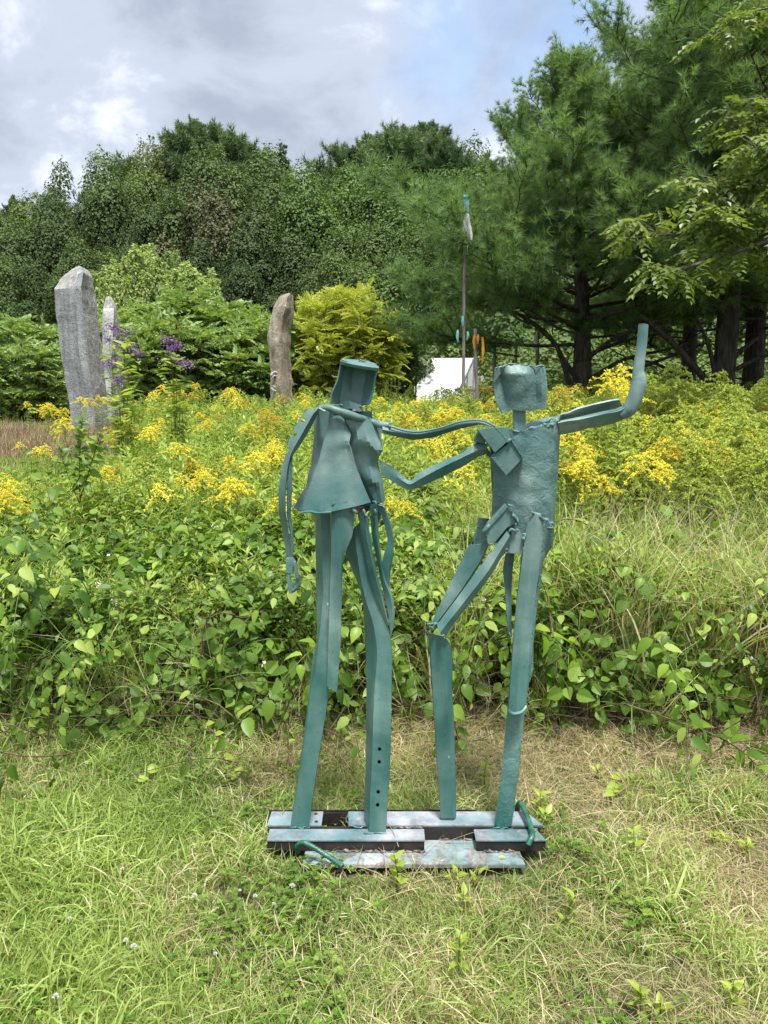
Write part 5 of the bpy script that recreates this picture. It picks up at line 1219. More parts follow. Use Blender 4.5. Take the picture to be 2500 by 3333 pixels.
# sumac thicket and the golden-green tree
def whorl_plant(name, seed, H, R, stems, mat, L=.45, pairs=8, ll=.13, lw=.30, cones=True, low=.25, nper=12, tiers=5, droop=.35):
    rs = np.random.RandomState(seed); lf = [compound_leaf(rs, L, pairs, lw, ll, droop) for _ in range(4)]
    mb = MB(); wd = MB(); cn = MB()
    for s in range(stems):
        a = rs.uniform(0, 6.28); q = R * math.sqrt(rs.uniform(0, 1)); top = np.array([math.cos(a) * q, math.sin(a) * q, H * (1 - .28 * (q / R) ** 2) * rs.uniform(.86, 1.02)])
        base = top * [.35, .35, 0]
        Q = catmull([base, base + (top - base) * [.45, .45, .5], top], 9); tube(wd, Q, np.linspace(.03, .010, 9), 5, lump=.1)
        for ti in range(tiers):
            f = 1 - ti * (1 - low) / tiers; p = np.array([np.interp(f, np.linspace(0, 1, 9), Q[:, c]) for c in range(3)])
            if ti: p = p + np.append(rs.normal(0, .22, 2), 0)
            m = nper if ti == 0 else nper - 4
            aa = rs.uniform(0, 6.28) + np.arange(m) * 2.4; el = rs.uniform(.25, 1.25, m) if ti == 0 else rs.uniform(-.1, .8, m)
            d = np.stack([np.cos(aa) * np.cos(el), np.sin(aa) * np.cos(el), np.sin(el)], -1); k = rs.randint(4)
            tile(mb, lf[k][0], lf[k][1], frames(d, np.tile([0, 0, 1.], (m, 1)) + rs.normal(0, .35, (m, 3))), np.tile(p, (m, 1)) + rs.normal(0, .03, (m, 3)), rs.uniform(.7, 1.1, m))
        if cones and rs.uniform() < .6: tube(cn, [Q[-1], Q[-1] + [0, 0, .08], Q[-1] + [.01, 0, .20]], [.02, .035, .006], 6, lump=.25, seed=s)
    return mb.mesh('foliage', [mat]), wd.mesh('stems', [M_BARK_D]), (cn.mesh('seed_cones', [M_CONE]) if cn.n else None)
M_CONE = plain_mat('dark_red_sumac_cones', [(.4, (.045, .010, .012)), (.6, (.12, .03, .03))], 30, 3, .9, .4)
SUM = [whorl_plant('sumac', 500 + k, 3.4, 1.6, 16, M_SUMAC, low=.12, ll=.19, L=.46, lw=.38, pairs=5, nper=11, tiers=4, droop=.8) for k in range(3)]
sumacs = [(-60, 25, 1060, 0), (60, 25, 1050, 1), (180, 26, 1060, 2), (380, 25, 1060, 0), (470, 24, 1010, 1), (560, 24, 975, 2), (650, 24, 965, 0), (735, 25, 1005, 1), (420, 22, 1090, 2), (520, 22, 1060, 1), (620, 22, 1060, 0), (720, 22, 1070, 2), (810, 24, 1020, 0), (870, 23, 1040, 1), (800, 22, 1110, 2), (5, 22, 1110, 2), (120, 22.5, 1120, 0)]
for k, (px, D, ty, v) in enumerate(sumacs):
    x = W(px, 1300, D).x; b = float(gz(x, D)) - .05; h = W(px, ty, D).z - b; left = px < 200
    e = empty('sumac_shrub', (x, D, b), rz=k * 2.1, label=('%s %ssumac with dark cones, ' % (['darker', 'round', 'wide'][k % 3], 'front ' if D < 23.2 else 'rear ')) + ('left of the tall grey stone, ' + ['at the frame edge', 'nearer the stone'][px > 100] if left else ['beside the pale stone', 'below the willow', 'midway between the stones', 'beside the tan stone'][min(3, max(0, (px - 380) // 125))]), cat='shrub', group='sumac thicket left of the tall stone' if left else 'sumac thicket between the stones')
    s = h / 3.4
    for me, nm in zip(SUM[v], ('foliage', 'stems', 'seed_cones')):
        if me: o = link(nm, me, e); o.scale = (s * 1.05, s * 1.05, s)
gt = whorl_plant('golden', 530, 4.2, 2.0, 34, M_GOLDT, L=.55, pairs=11, ll=.13, lw=.22, cones=False, low=.30, nper=14, tiers=6, droop=.45)
x = W(1130, 1300, 22.5).x; e = empty('golden_green_tree', (x, 22.5, float(gz(x, 22.5)) - .05), rz=.4, label='golden-green tree with feathery drooping leaves, directly behind the left figure head', cat='tree')
hh = W(0, 948, 22.5).z - e.location.z
for me, nm in zip(gt[:2], ('foliage', 'trunk')): o = link(nm, me, e); o.scale = (hh / 4.2 * .88, hh / 4.2 * .88, hh / 4.2)
x = W(1030, 1300, 23).x; e = empty('golden_green_tree', (x, 23.5, float(gz(x, 23.5)) - .05), rz=2.4, label='second, lower golden-green tree touching the tan stone', cat='tree')
hh = W(0, 985, 23.5).z - e.location.z
for me, nm in zip(gt[:2], ('foliage', 'trunk')): o = link(nm, me, e); o.scale = (hh / 4.2 * .6, hh / 4.2 * .6, hh / 4.2)
# loose light tree with thin stems in front of the greenhouse
LT = crown_mesh('crown', 240, 1.5, 3.4, 26, 9000, .12, M_BIRCH, (.18, .30), inner=.3)
for (px, D, ty, w, lb) in ((1290, 25, 870, 1.0, 'loose light green tree with thin stems in front of the greenhouse'), (1325, 26, 1060, .45, 'lower light green tree beside the greenhouse wall'), (1215, 27, 1010, .9, 'light green sapling filling the gap behind the golden-green tree')):
    x = W(px, 1300, D).x; b = float(gz(x, D)) - .05; h = W(0, ty, D).z - b
    e = empty('birch_tree', (x, D, b), rz=px, label=lb, cat='tree')
    o = link('crown', LT, e); o.location = (0, 0, h * .40); o.scale = (w * .95, w * .95, h * .60 / 3.4)
    for q in range(3):
        mb = MB(); tube(mb, catmull([(.15 * q - .15, .1 * q, -.1), (.3 * q - .3, .1, h * .4), (.45 * (q - 1), 0, h * .85)], 8), np.linspace(.05, .012, 8), 5); mb.obj('stem', M_BARK_D, e)

# ash tree on the right: only its limbs reach into the picture
def ash_tree():
    D = 8.2; rs = np.random.RandomState(77); x0 = W(2500, 900, D).x + 1.9
    e = empty('ash_tree', (x0, D, float(gz(x0, D)) - .05), label='ash tree at the right edge, light green leaflets on arching twigs before the pines', cat='tree')
    E = np.array(e.location)
    mb = MB(); tube(mb, catmull([(0, 0, -.2), (.05, 0, 2.0), (-.1, .1, 4.2), (.1, 0, 7.0)], 14), np.linspace(.17, .05, 14), 10, lump=.08); mb.obj('trunk', M_BARK_G, e, smooth=True)
    lf = [compound_leaf(rs, .26, 4, .30, .095, .5) for _ in range(4)]
    limbs = [([(2700, 730, 0), (2500, 785, 0), (2350, 835, -.2), (2200, 880, -.4), (2120, 905, -.5)], .028, 26, (-60, 40)),
             ([(2700, 700, .2), (2450, 740, .2), (2300, 760, .1), (2150, 765, -.1), (2060, 775, -.2)], .020, 24, (-70, 30)),
             ([(2700, 560, .1), (2520, 580, .1), (2430, 600, 0), (2330, 610, -.2), (2240, 590, -.3)], .018, 20, (-50, 50)),
             ([(2700, 650, -.2), (2500, 690, -.2), (2380, 690, -.3), (2250, 720, -.3)], .016, 18, (-50, 40)),
             ([(2700, 430, .1), (2550, 420, .1), (2450, 400, .1), (2370, 420, 0)], .016, 16, (-60, 90)),
             ([(2700, 330, .1), (2560, 330, .1), (2480, 340, .1)], .014, 8, (-40, 60)),
             ([(2700, 110, .2), (2500, 90, .2), (2420, 85, .1), (2350, 95, 0)], .018, 7, (-60, 20)),
             ([(2700, 10, .1), (2480, 30, .1), (2400, 55, 0)], .014, 6, (-30, 30)),
             ([(2700, 820, .4), (2560, 860, .4), (2480, 850, .3), (2450, 790, .3)], .012, 12, (-40, 40)),
             ([(2600, 520, -.3), (2500, 500, -.3), (2400, 440, -.3)], .012, 14, (-60, 60))]
    for k, (pts, r, nt_, (ylo, yhi)) in enumerate(limbs):
        Q = catmull([np.array(W(px, py, D + dy)) - E for px, py, dy in pts], 22); wd = MB(); fo = MB()
        T0 = np.array([-.02, 0, max(.8, Q[0][2] - .7)]); Q = np.vstack([T0 + (Q[0] - T0) * np.linspace(0, 1, 7)[:-1, None], Q])
        tube(wd, Q, np.linspace(r * 1.3, r * .25, len(Q)), 6, lump=.12, seed=k)
        for q in range(nt_ + 9):
            i = rs.randint(9, len(Q)) if q < nt_ else rs.randint(2, 9); d = np.array([rs.uniform(-.9, .5), rs.uniform(-.6, .6), rs.uniform(-.4, .8)]); l = rs.uniform(.12, .42)
            R_ = catmull([Q[i], Q[i] + d * l * .6, Q[i] + d * l + [-.04, 0, -.02]], 4); tube(wd, R_, np.linspace(.006, .002, 4), 3, cap=False)
            m = rs.randint(3, 6); aa = rs.uniform(0, 6.28) + np.arange(m) * 2.1
            dd = np.stack([np.cos(aa) * .9 + d[0] * .5, np.sin(aa) * .9, rs.uniform(-.5, .3, m)], -1); kk = rs.randint(4)
            tile(fo, lf[kk][0], lf[kk][1], frames(dd, np.tile([0, 0, 1.], (m, 1)) + rs.normal(0, .3, (m, 3))), R_[rs.randint(1, 4, m)], rs.uniform(.7, 1.15, m))
        b = wd.obj('limb', M_BARK_G, e, smooth=True); fo.obj('foliage', M_ASH, b)
ash_tree()
# ------------------------------------------------------------------ scattering of uncountable ground cover
def make_scatter(name, protos, P, rot, scl, idx, mat_dry=None, dry=None):
    """one object: points that carry copies of small plants"""
    n = len(P); me = bpy.data.meshes.new(name); me.vertices.add(n); me.vertices.foreach_set('co', np.asarray(P, np.float32).ravel())
    def attr(nm, typ, arr, key='value'):
        a = me.attributes.new(nm, typ, 'POINT'); a.data.foreach_set(key, np.ascontiguousarray(arr).ravel())
    attr('rot', 'FLOAT_VECTOR', np.asarray(rot, np.float32), 'vector'); attr('scl', 'FLOAT', np.asarray(scl, np.float32)); attr('idx', 'INT', np.asarray(idx, np.int32))
    attr('dry', 'FLOAT', np.asarray(dry if dry is not None else np.zeros(n), np.float32))
    o = link(name, me, kind='stuff')
    g = bpy.data.node_groups.new(name + '_nodes', 'GeometryNodeTree')
    g.interface.new_socket('Geometry', in_out='INPUT', socket_type='NodeSocketGeometry'); g.interface.new_socket('Geometry', in_out='OUTPUT', socket_type='NodeSocketGeometry')
    gi = g.nodes.new('NodeGroupInput'); go = g.nodes.new('NodeGroupOutput')
    ip = g.nodes.new('GeometryNodeInstanceOnPoints'); g.links.new(gi.outputs[0], ip.inputs['Points'])
    gti = g.nodes.new('GeometryNodeGeometryToInstance')
    for m in reversed(protos):
        po = bpy.data.objects.new(name + '_piece', m)
        oi = g.nodes.new('GeometryNodeObjectInfo'); oi.inputs['Object'].default_value = po; oi.inputs['As Instance'].default_value = True
        g.links.new(oi.outputs['Geometry'], gti.inputs[0])
    g.links.new(gti.outputs[0], ip.inputs['Instance']); ip.inputs['Pick Instance'].default_value = True
    def na(nm, typ):
        a = g.nodes.new('GeometryNodeInputNamedAttribute'); a.data_type = typ; a.inputs[0].default_value = nm; return [q for q in a.outputs if q.enabled][0]
    g.links.new(na('idx', 'INT'), ip.inputs['Instance Index'])
    er = g.nodes.new('FunctionNodeEulerToRotation'); g.links.new(na('rot', 'FLOAT_VECTOR'), er.inputs[0]); g.links.new(er.outputs[0], ip.inputs['Rotation'])
    g.links.new(na('scl', 'FLOAT'), ip.inputs['Scale']); g.links.new(ip.outputs[0], go.inputs[0])
    md = o.modifiers.new('scatter', 'NODES'); md.node_group = g
    return o
def y_front(x): return 3.27 + .07 * np.sin(np.asarray(x) * 2.1 + .6) + .05 * np.sin(np.asarray(x) * 5.3)
def vh(x, y):
    """height of the brush and meadow above the ground"""
    x = np.asarray(x, float); y = np.asarray(y, float); f = y_front(x)
    h = .60 * sstep(f - .02, f + .38, y) + .20 * sstep(3.8, 5.2, y) + .05 * sstep(5.5, 8, y) - .08 * sstep(9, 13, y)
    h = h * (1 + .13 * np.sin(x * 2.7 + y * 1.3) * np.cos(y * 1.9 - x) + .06 * np.sin(x * 7 + y * 5))
    side = x / np.maximum(y, 1)
    h = h * (1 - .42 * sstep(-.30, -.40, side) * sstep(4.8, 7, y)) if True else h
    return h
def sstep2(a, b, x): return sstep(a, b, x)

# --- pieces
def sprig(seed, n, size, L, mat, spreadr=.5, tv=BIG_V, tf=BIG_F, updir=1.0):
    rs = np.random.RandomState(seed); mb = MB(); Q = catmull([(0, 0, 0), (rs.normal() * .03, rs.normal() * .03, L * .5), (rs.normal() * .08, rs.normal() * .08, L)], 7)
    tube(mb, Q, np.linspace(.003, .0012, 7), 3, 1, cap=False)
    t = (np.arange(n) + .5) / n; P = np.stack([np.interp(t, np.linspace(0, 1, 7), Q[:, c]) for c in range(3)], -1); a = np.arange(n) * 2.4 + rs.uniform(0, 6)
    d = np.stack([np.cos(a), np.sin(a), rs.uniform(-.3, .5, n) * updir], -1); P = P + d * .02
    N_ = np.stack([rs.normal(0, .35, n), rs.normal(0, .35, n), np.ones(n)], -1)
    spread(mb, tv, tf, P, d, N_, size * rs.uniform(.6, 1.15, n)); return mb.mesh('sprig', [mat, M_STEM])
def weed(seed, n, mat, leaf=.075, panicle=None, w=.55):
    """an upright meadow stem with narrow leaves; unit height"""
    rs = np.random.RandomState(seed); mb = MB(); b = rs.normal(0, .05, 2)
    Q = catmull([(0, 0, 0), (b[0] * .4, b[1] * .4, .5), (b[0], b[1], 1.0)], 8); tube(mb, Q, np.linspace(.004, .0015, 8), 3, 1, cap=False)
    t = .30 + .70 * ((np.arange(n) + .5) / n) ** .8; P = np.stack([np.interp(t, np.linspace(0, 1, 8), Q[:, c]) for c in range(3)], -1); a = np.arange(n) * 2.4 + rs.uniform(0, 6)
    el = np.interp(t, [0, .8, 1], [-.1, .35, 1.1]) + rs.normal(0, .15, n)
    d = np.stack([np.cos(a) * np.cos(el), np.sin(a) * np.cos(el), np.sin(el)], -1); N_ = np.stack([rs.normal(0, .3, n), rs.normal(0, .3, n), np.ones(n)], -1)
    sz = leaf * np.interp(t, [0, .7, 1], [1, 1.05, .55]) * rs.uniform(.75, 1.2, n)
    nar = np.array([(0, 0, 0), (-.11, .35, .03), (-.08, .7, -.02), (0, 1, -.14), (.08, .7, -.02), (.11, .35, .03)]) * [w / .55, 1, 1]
    spread(mb, nar, [np.array([[0, 5, 4, 3], [0, 3, 2, 1]])], P, d, N_, sz)
    if panicle: add_panicle(mb, rs, Q[-1], panicle, 2)
    return mb
def add_panicle(mb, rs, top, size, mi, nb=15, fl=.013, stem_mi=1):
    DM = np.array([(0, 0, 0), (-.5, .5, .25), (0, 1, 0), (.5, .5, .25), (0, .5, -.5)])
    DF = [np.array([[0, 3, 2], [0, 2, 1], [1, 4, 3]])]
    P, Dn = [], []
    h = size
    for k in range(nb):
        u = k / (nb - 1); a = k * 2.4 + rs.uniform(-.4, .4); z = top[2] - h * .62 * (1 - u); l = h * (.78 - .52 * u) * rs.uniform(.75, 1.2)
        base = np.array([top[0], top[1], z]); dd = np.array([math.cos(a), math.sin(a), 0])
        m = 7; t = np.linspace(0, 1, m)[:, None]; Q = base + dd * l * t * .95 + np.array([0, 0, 1]) * (l * (.75 * t - .85 * t ** 2))
        tube(mb, Q, np.linspace(.0018, .0008, m), 3, stem_mi, cap=False)
        nf = int(l / .0038) + 3; tt = rs.uniform(.18, 1.0, nf)
        pp = np.stack([np.interp(tt, t[:, 0], Q[:, c]) for c in range(3)], -1) + rs.normal(0, .004, (nf, 3)) + [0, 0, .003]
        P.append(pp); Dn.append(np.tile([0, 0, 1.], (nf, 1)) + rs.normal(0, .6, (nf, 3)))
    nf = 16; P.append(np.array([top] * nf) - [0, 0, .01] + rs.normal(0, 1, (nf, 3)) * [.008, .008, .02]); Dn.append(np.tile([0, 0, 1.], (nf, 1)) + rs.normal(0, .5, (nf, 3)))
    P, Dn = np.concatenate(P), np.concatenate(Dn)
    tile(mb, DM, DF, frames(Dn, rand_unit(len(P), rs)), P, fl * rs.uniform(.7, 1.3, len(P)), mi)
NARROW = np.array([(0, 0, 0), (-.11, .35, .03), (-.08, .7, -.02), (0, 1, -.14), (.08, .7, -.02), (.11, .35, .03)]); NARROW_F = [np.array([[0, 5, 4, 3], [0, 3, 2, 1]])]

# --- brush face: leafy sprigs
rs = np.random.RandomState(31)
def face_points(n, y0, y1, xw, rs, lo=.25, power=.6, xbias=None):
    y = y0 + (y1 - y0) * rs.uniform(0, 1, n); x = rs.uniform(-1, 1, n) * xw * (y / y0 * .55 + .45)
    h = vh(x, y); k = h > .05; x, y, h = x[k], y[k], h[k]; u = lo + (1 - lo) * rs.uniform(0, 1, len(x)) ** power; k = (h * u > .36) | (rs.uniform(size=len(x)) < .5); x, y, h, u = x[k], y[k], h[k], u[k]
    return x, y, gz(x, y) + h * u, u
x, y, z, u = face_points(3000, 3.25, 5.0, 2.9, rs)
broad = fnoise(x, y * .7 + z, 1.3, 4.0) > -.12
broad |= (z < .34)
pr = [sprig(600 + k, 15, .062, .24, M_SPRIG) for k in range(3)] + [sprig(610 + k, 34, .026, .22, M_SPRIG, tv=LEAF2_V, tf=LEAF2_F) for k in range(2)] + [sprig(620, 22, .045, .28, M_SPRIG)]
near_w = np.clip((4.3 - y) / .9, 0, 1)
idx = np.where(broad, rs.choice([0, 1, 2, 5], len(x)), rs.choice([3, 4, 5], len(x)))
rot = np.stack([rs.uniform(-.2, .55, len(x)) + .9 * near_w * (z < .45), rs.normal(0, .45, len(x)), rs.normal(0, .8, len(x))], -1)
make_scatter('undergrowth_foliage', pr, np.stack([x, y, z - .13], -1), rot, rs.uniform(.7, 1.3, len(x)), idx)
# dead stems and dim litter inside the brush
def bramble(seed):
    rs_ = np.random.RandomState(seed); mb = MB()
    for k in range(7):
        p = np.append(rs_.normal(0, .12, 2), 0); d = nrm(rs_.normal(0, 1, (1, 3)) * [1, 1, .3] + [0, 0, .9])[0]; l = rs_.uniform(.3, .6)
        tube(mb, catmull([p, p + d * l * .5, p + d * l + [d[0] * .1, d[1] * .1, -.08]], 6), np.linspace(.003, .001, 6), 3, 0, cap=False)
    return mb.mesh('bramble', [M_TWIG])
n = 520; xx = rs.uniform(-2.9, 2.9, n); yy = rs.uniform(3.3, 4.6, n); zz = gz(xx, yy)
make_scatter('undergrowth_twigs', [bramble(1), bramble(2)], np.stack([xx, yy, zz], -1), np.stack([rs.normal(0, .3, n), rs.normal(0, .3, n), rs.uniform(0, 6.28, n)], -1), rs.uniform(.8, 1.3, n), rs.randint(0, 2, n))

# --- meadow stems
n = 17000
y = 3.72 + (19.5 - 3.72) * rs.uniform(0, 1, n) ** 1.85; x = rs.uniform(-1, 1, n) * (1.2 + y * .62)
left = (x / y < -.33) & (y > 8.5); keep = ~left & (rs.uniform(size=n) > .25 * (y > 13))
x, y = x[keep], y[keep]; h = vh(x, y) * rs.uniform(.80, 1.22, len(x)); z = gz(x, y)
M_W3 = [M_WEED, M_STEM]
prw = [weed(640 + k, 38, M_WEED, .078).mesh('weed', M_W3) for k in range(4)] + [weed(650 + k, 26, M_WEED, .12, w=.9).mesh('weed', M_W3) for k in range(2)]
pb = [weed(660 + k, 34, M_WEED, .085, panicle=.26) for k in range(2)]; prw += [m.mesh('weed', [M_WEED, M_STEM, M_BUD]) for m in pb]
side = x / y
pbud = np.where((side > .18), .42, .06) * (y > 5)
idx = rs.randint(0, 6, len(x)); bud = rs.uniform(size=len(x)) < pbud; idx = np.where(bud, 6 + rs.randint(0, 2, len(x)), idx); h = np.where(bud, h * (1.12 + .34 * ((side > .24) & (y < 10.5)) * rs.uniform(0, 1, len(x))), h)
make_scatter('meadow_growth', prw, np.stack([x, y, z], -1), np.stack([rs.normal(0, .12, len(x)), rs.normal(0, .12, len(x)), rs.uniform(0, 6.28, len(x))], -1), h, idx)
# leafy clumps low in the meadow so that no bare soil shows
n = 6000; y = 4.1 + 12 * rs.uniform(0, 1, n) ** 1.8; x = rs.uniform(-1, 1, n) * (1.2 + y * .6); k = ~((x / y < -.33) & (y > 8.5)); x, y = x[k], y[k]; h = vh(x, y)
make_scatter('meadow_leaves', pr, np.stack([x, y, gz(x, y) + h * rs.uniform(.25, .72, len(x))], -1), np.stack([rs.normal(0, .4, len(x)), rs.normal(0, .4, len(x)), rs.uniform(0, 6.28, len(x))], -1), rs.uniform(1.0, 1.7, len(x)), rs.choice([0, 2, 5, 3], len(x)))

# --- long meadow grass, partly dry, on the right and among the brush
def blade_clump(seed, nb, h, w, mats, lean=.5, rad=.04, segs=4, mi=0, flat=0.0):
    rs_ = np.random.RandomState(seed); V = []; F = []; T = []
    for k in range(nb):
        a = rs_.uniform(0, 6.28); p = np.append(rs_.normal(0, rad, 2), 0 if not flat else abs(rs_.normal(0, .012))); l = h * rs_.uniform(.55, 1.15); b = rs_.uniform(0, 6.28)
        d = np.array([math.cos(b), math.sin(b), 0]); ln = lean * rs_.uniform(.2, 1.5); sd = np.array([-math.sin(b + rs_.normal() * .6), math.cos(b + rs_.normal() * .6), rs_.normal() * .2]) * w * rs_.uniform(.6, 1.2) * .5
        o = len(V)
        for i in range(segs + 1):
            t = i / segs; th = ln * (t ** 1.3) * 1.3 + flat
            q = p + d * l * t * math.sin(min(th, 2.2) * .8) + np.array([0, 0, 1]) * l * t * max(math.cos(th), -.1)
            ww = 1 - t ** 2 * .95
            if i < segs: V += [q - sd * ww, q + sd * ww]
            else: V += [q]
        for i in range(segs - 1): F.append((o + 2 * i, o + 2 * i + 1, o + 2 * i + 3, o + 2 * i + 2))
        T.append((o + 2 * segs - 2, o + 2 * segs - 1, o + 2 * segs))
    return mesh_from('clump', V, [np.array(T), np.array(F)], mats, smooth=True)
TG = [blade_clump(700 + k, 26, .62, .006, [M_GRASS], .55, .05, 5) for k in range(3)]
n = 1500; y = rs.uniform(3.5, 6.0, n); x = rs.uniform(-1, 1, n) * (.7 + y * .5); s_ = fnoise(x, y, .9, 9.0) - .22 * (x / y < .1) + .28 * (x / y > .12) + .30 * ((x / y > .14) & (y < 4.9)) - .10
k = s_ > .12; x, y = x[k], y[k]; h = vh(x, y)
make_scatter('tall_grass', TG, np.stack([x, y, gz(x, y) + h * .52], -1), np.stack([rs.normal(0, .25, len(x)), rs.normal(0, .25, len(x)), rs.uniform(0, 6.28, len(x))], -1), rs.uniform(.8, 1.25, len(x)), rs.randint(0, 3, len(x)), dry=np.clip(.42 + .25 * (x / y > .12) + .25 * rs.normal(size=len(x)), .05, .95))
n = 260; y = rs.uniform(3.35, 4.0, n); x = rs.uniform(-2.6, 2.6, n); h = vh(x, y)
make_scatter('brush_grass', TG, np.stack([x, y, gz(x, y) + h * .30], -1), np.stack([rs.uniform(-.1, .8, n), rs.normal(0, .4, n), rs.uniform(0, 6.28, n)], -1), rs.uniform(.5, .95, n), rs.randint(0, 3, n), dry=np.clip(.3 + .3 * rs.normal(size=n), .05, .9))
# reddish grass and mown ground beyond the meadow on the left
n = 1500; y = rs.uniform(11, 20, n); x = -y * rs.uniform(.22, .62, n)
RG = [blade_clump(720, 30, .30, .010, [M_REDG], .5, .10, 3), blade_clump(721, 34, .16, .012, [M_GRASS], .5, .12, 3)]
i_ = (rs.uniform(size=n) < np.where(y > 13, .25, .95)).astype(int); i_[(y > 14) & (y < 18)] = 0
make_scatter('reddish_grass', RG, np.stack([x, y, gz(x, y)], -1), np.stack([rs.normal(0, .1, n), rs.normal(0, .1, n), rs.uniform(0, 6.28, n)], -1), rs.uniform(.8, 1.4, n), i_)
n = 2600; y = rs.uniform(14, 40, n) ; x = rs.uniform(-1, 1, n) * y * .62
make_scatter('field_grass', [blade_clump(722, 40, .22, .016, [M_GRASS], .5, .2, 3)], np.stack([x, y, gz(x, y)], -1), np.stack([rs.normal(0, .1, n), rs.normal(0, .1, n), rs.uniform(0, 6.28, n)], -1), rs.uniform(.8, 1.6, n), np.zeros(n, int), dry=np.full(n, .2))

# ------------------------------------------------------------------ vines with leaves of their own over the front of the brush
def big_variant(w, fold, droop, tw=0.0):
    v, f = big_leaf(w, fold, droop); v = v.copy(); v[:, 0] += tw * v[:, 1] ** 2; v[:, 2] += .03 * np.sin(v[:, 1] * 9) * np.abs(v[:, 0]) / w
    return mesh_from('leaf', v, f, [M_VINE], smooth=True)
M_VINE2 = shade(M_VINE, 'shaded_green_vine_leaves', (.55, .66, .62))  # deeper green copy, mostly at left: the bank's shade put into leaf colour
LEAFM = [big_variant(.31, .08, .25), big_variant(.35, .14, .40, .10), big_variant(.27, .06, .15, -.10), big_variant(.32, .20, .55, .06)]
def M4(p, d, n, s):
    R = frames(np.array([d], float), np.array([n], float))[0]
    m = Matrix(R.tolist()).to_4x4(); m = Matrix.Translation(Vector(p)) @ m @ Matrix.Scale(s, 4); return m
def make_vine(seed, L, nleaf, size, arch, mat=None, name='climbing_vine', stem_mat=None, meshes=None, droopd=-.25, fwd=1.0):
    """root at the origin; runs up and towards -Y, then hangs over"""
    r = np.random.RandomState(seed); e = empty(name)
    side = r.normal() * .35
    Q = catmull([(0, 0, 0), (side * L * .15, -.16 * L * fwd, .34 * L * arch), (side * L * .4, -.48 * L * fwd, .50 * L * arch), (side * L * .7 + .02, -.82 * L * fwd, .34 * L * arch - .10 * L), (side * L, -1.0 * L * fwd, .05 * L * arch - .24 * L)], 22)
    mb = MB(); tube(mb, Q, np.linspace(.0030, .0010, 22), 5, lump=.1, seed=seed); mb.obj('stem', stem_mat or M_STEM, e, smooth=True)
    for k in range(nleaf):
        t = .12 + .88 * (k + .5) / nleaf; i = t * 21; i0 = int(min(i, 20)); p = Q[i0] + (Q[i0 + 1] - Q[i0]) * (i - i0); tg = nrm((Q[i0 + 1] - Q[i0])[None])[0]
        sd = np.cross(tg, [0, 0, 1.]) * (1 if k % 2 else -1); d = nrm((sd * .9 + tg * .45 + r.normal(0, .25, 3) + [0, -.1, droopd])[None])[0]
        nn = nrm((np.array([0, -.45, .9]) + r.normal(0, .28, 3))[None])[0]
        s = size * 1.08 * r.uniform(.5, 1.2) * (1 - .35 * t ** 3)
        o = link('leaf', (meshes or LEAFM)[r.randint(4)], e); o.matrix_local = M4(p + d * .010, d, nn, s)
        q_ = r.uniform()
        if mat: set_mat(o, [mat])
        elif q_ < .07: set_mat(o, [M_LIME])
        elif q_ < .22: set_mat(o, [M_WEED])
        elif q_ < .40: set_mat(o, [M_SPRIG])
    return e
r_ = np.random.RandomState(55)
VP = [make_vine(800, .80, 32, .066, 1.0), make_vine(801, .68, 26, .074, .8), make_vine(802, .60, 24, .062, 1.2), make_vine(803, .90, 36, .058, .7), make_vine(804, .50, 20, .078, .9), make_vine(805, .72, 34, .048, 1.1)]
spots = []
for k in range(116):
    x = -2.35 + 4.9 * ((k * .618034) % 1.0) + r_.normal(0, .05); row = r_.uniform(0, 1)
    f = float(y_front(x)); y = f + .18 + .95 * row ** 1.2
    if x > .55 and row > .35 and r_.uniform() < .6: continue
    spots.append((x, y, row))
LAB = [('broad-leaved vine sprawling over the brush front', 'low vines along the front of the brush'), ('broad-leaved vine arching over the brush top', 'vines arching over the brush')]
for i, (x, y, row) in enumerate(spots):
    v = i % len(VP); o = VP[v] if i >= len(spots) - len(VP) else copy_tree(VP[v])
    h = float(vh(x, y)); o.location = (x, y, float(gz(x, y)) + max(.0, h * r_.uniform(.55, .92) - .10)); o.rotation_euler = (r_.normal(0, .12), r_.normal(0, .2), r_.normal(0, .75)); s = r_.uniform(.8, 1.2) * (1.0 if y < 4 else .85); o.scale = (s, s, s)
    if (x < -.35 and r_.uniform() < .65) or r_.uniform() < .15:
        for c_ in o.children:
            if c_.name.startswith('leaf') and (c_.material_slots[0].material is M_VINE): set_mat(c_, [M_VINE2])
    lb, gp = LAB[0 if y < 3.75 else 1]; lb = ('long ' if s > 1.05 else ('short ' if s < .85 else '')) + lb + ', ' + ['at the left edge', 'left of the left figure', 'behind the left figure', 'between the figures', 'behind the right figure', 'right of the right figure', 'at the right edge'][int(np.digitize(x / y, [-.36, -.15, -.02, .07, .19, .36]))]; setp(o, lb, 'vine', gp)

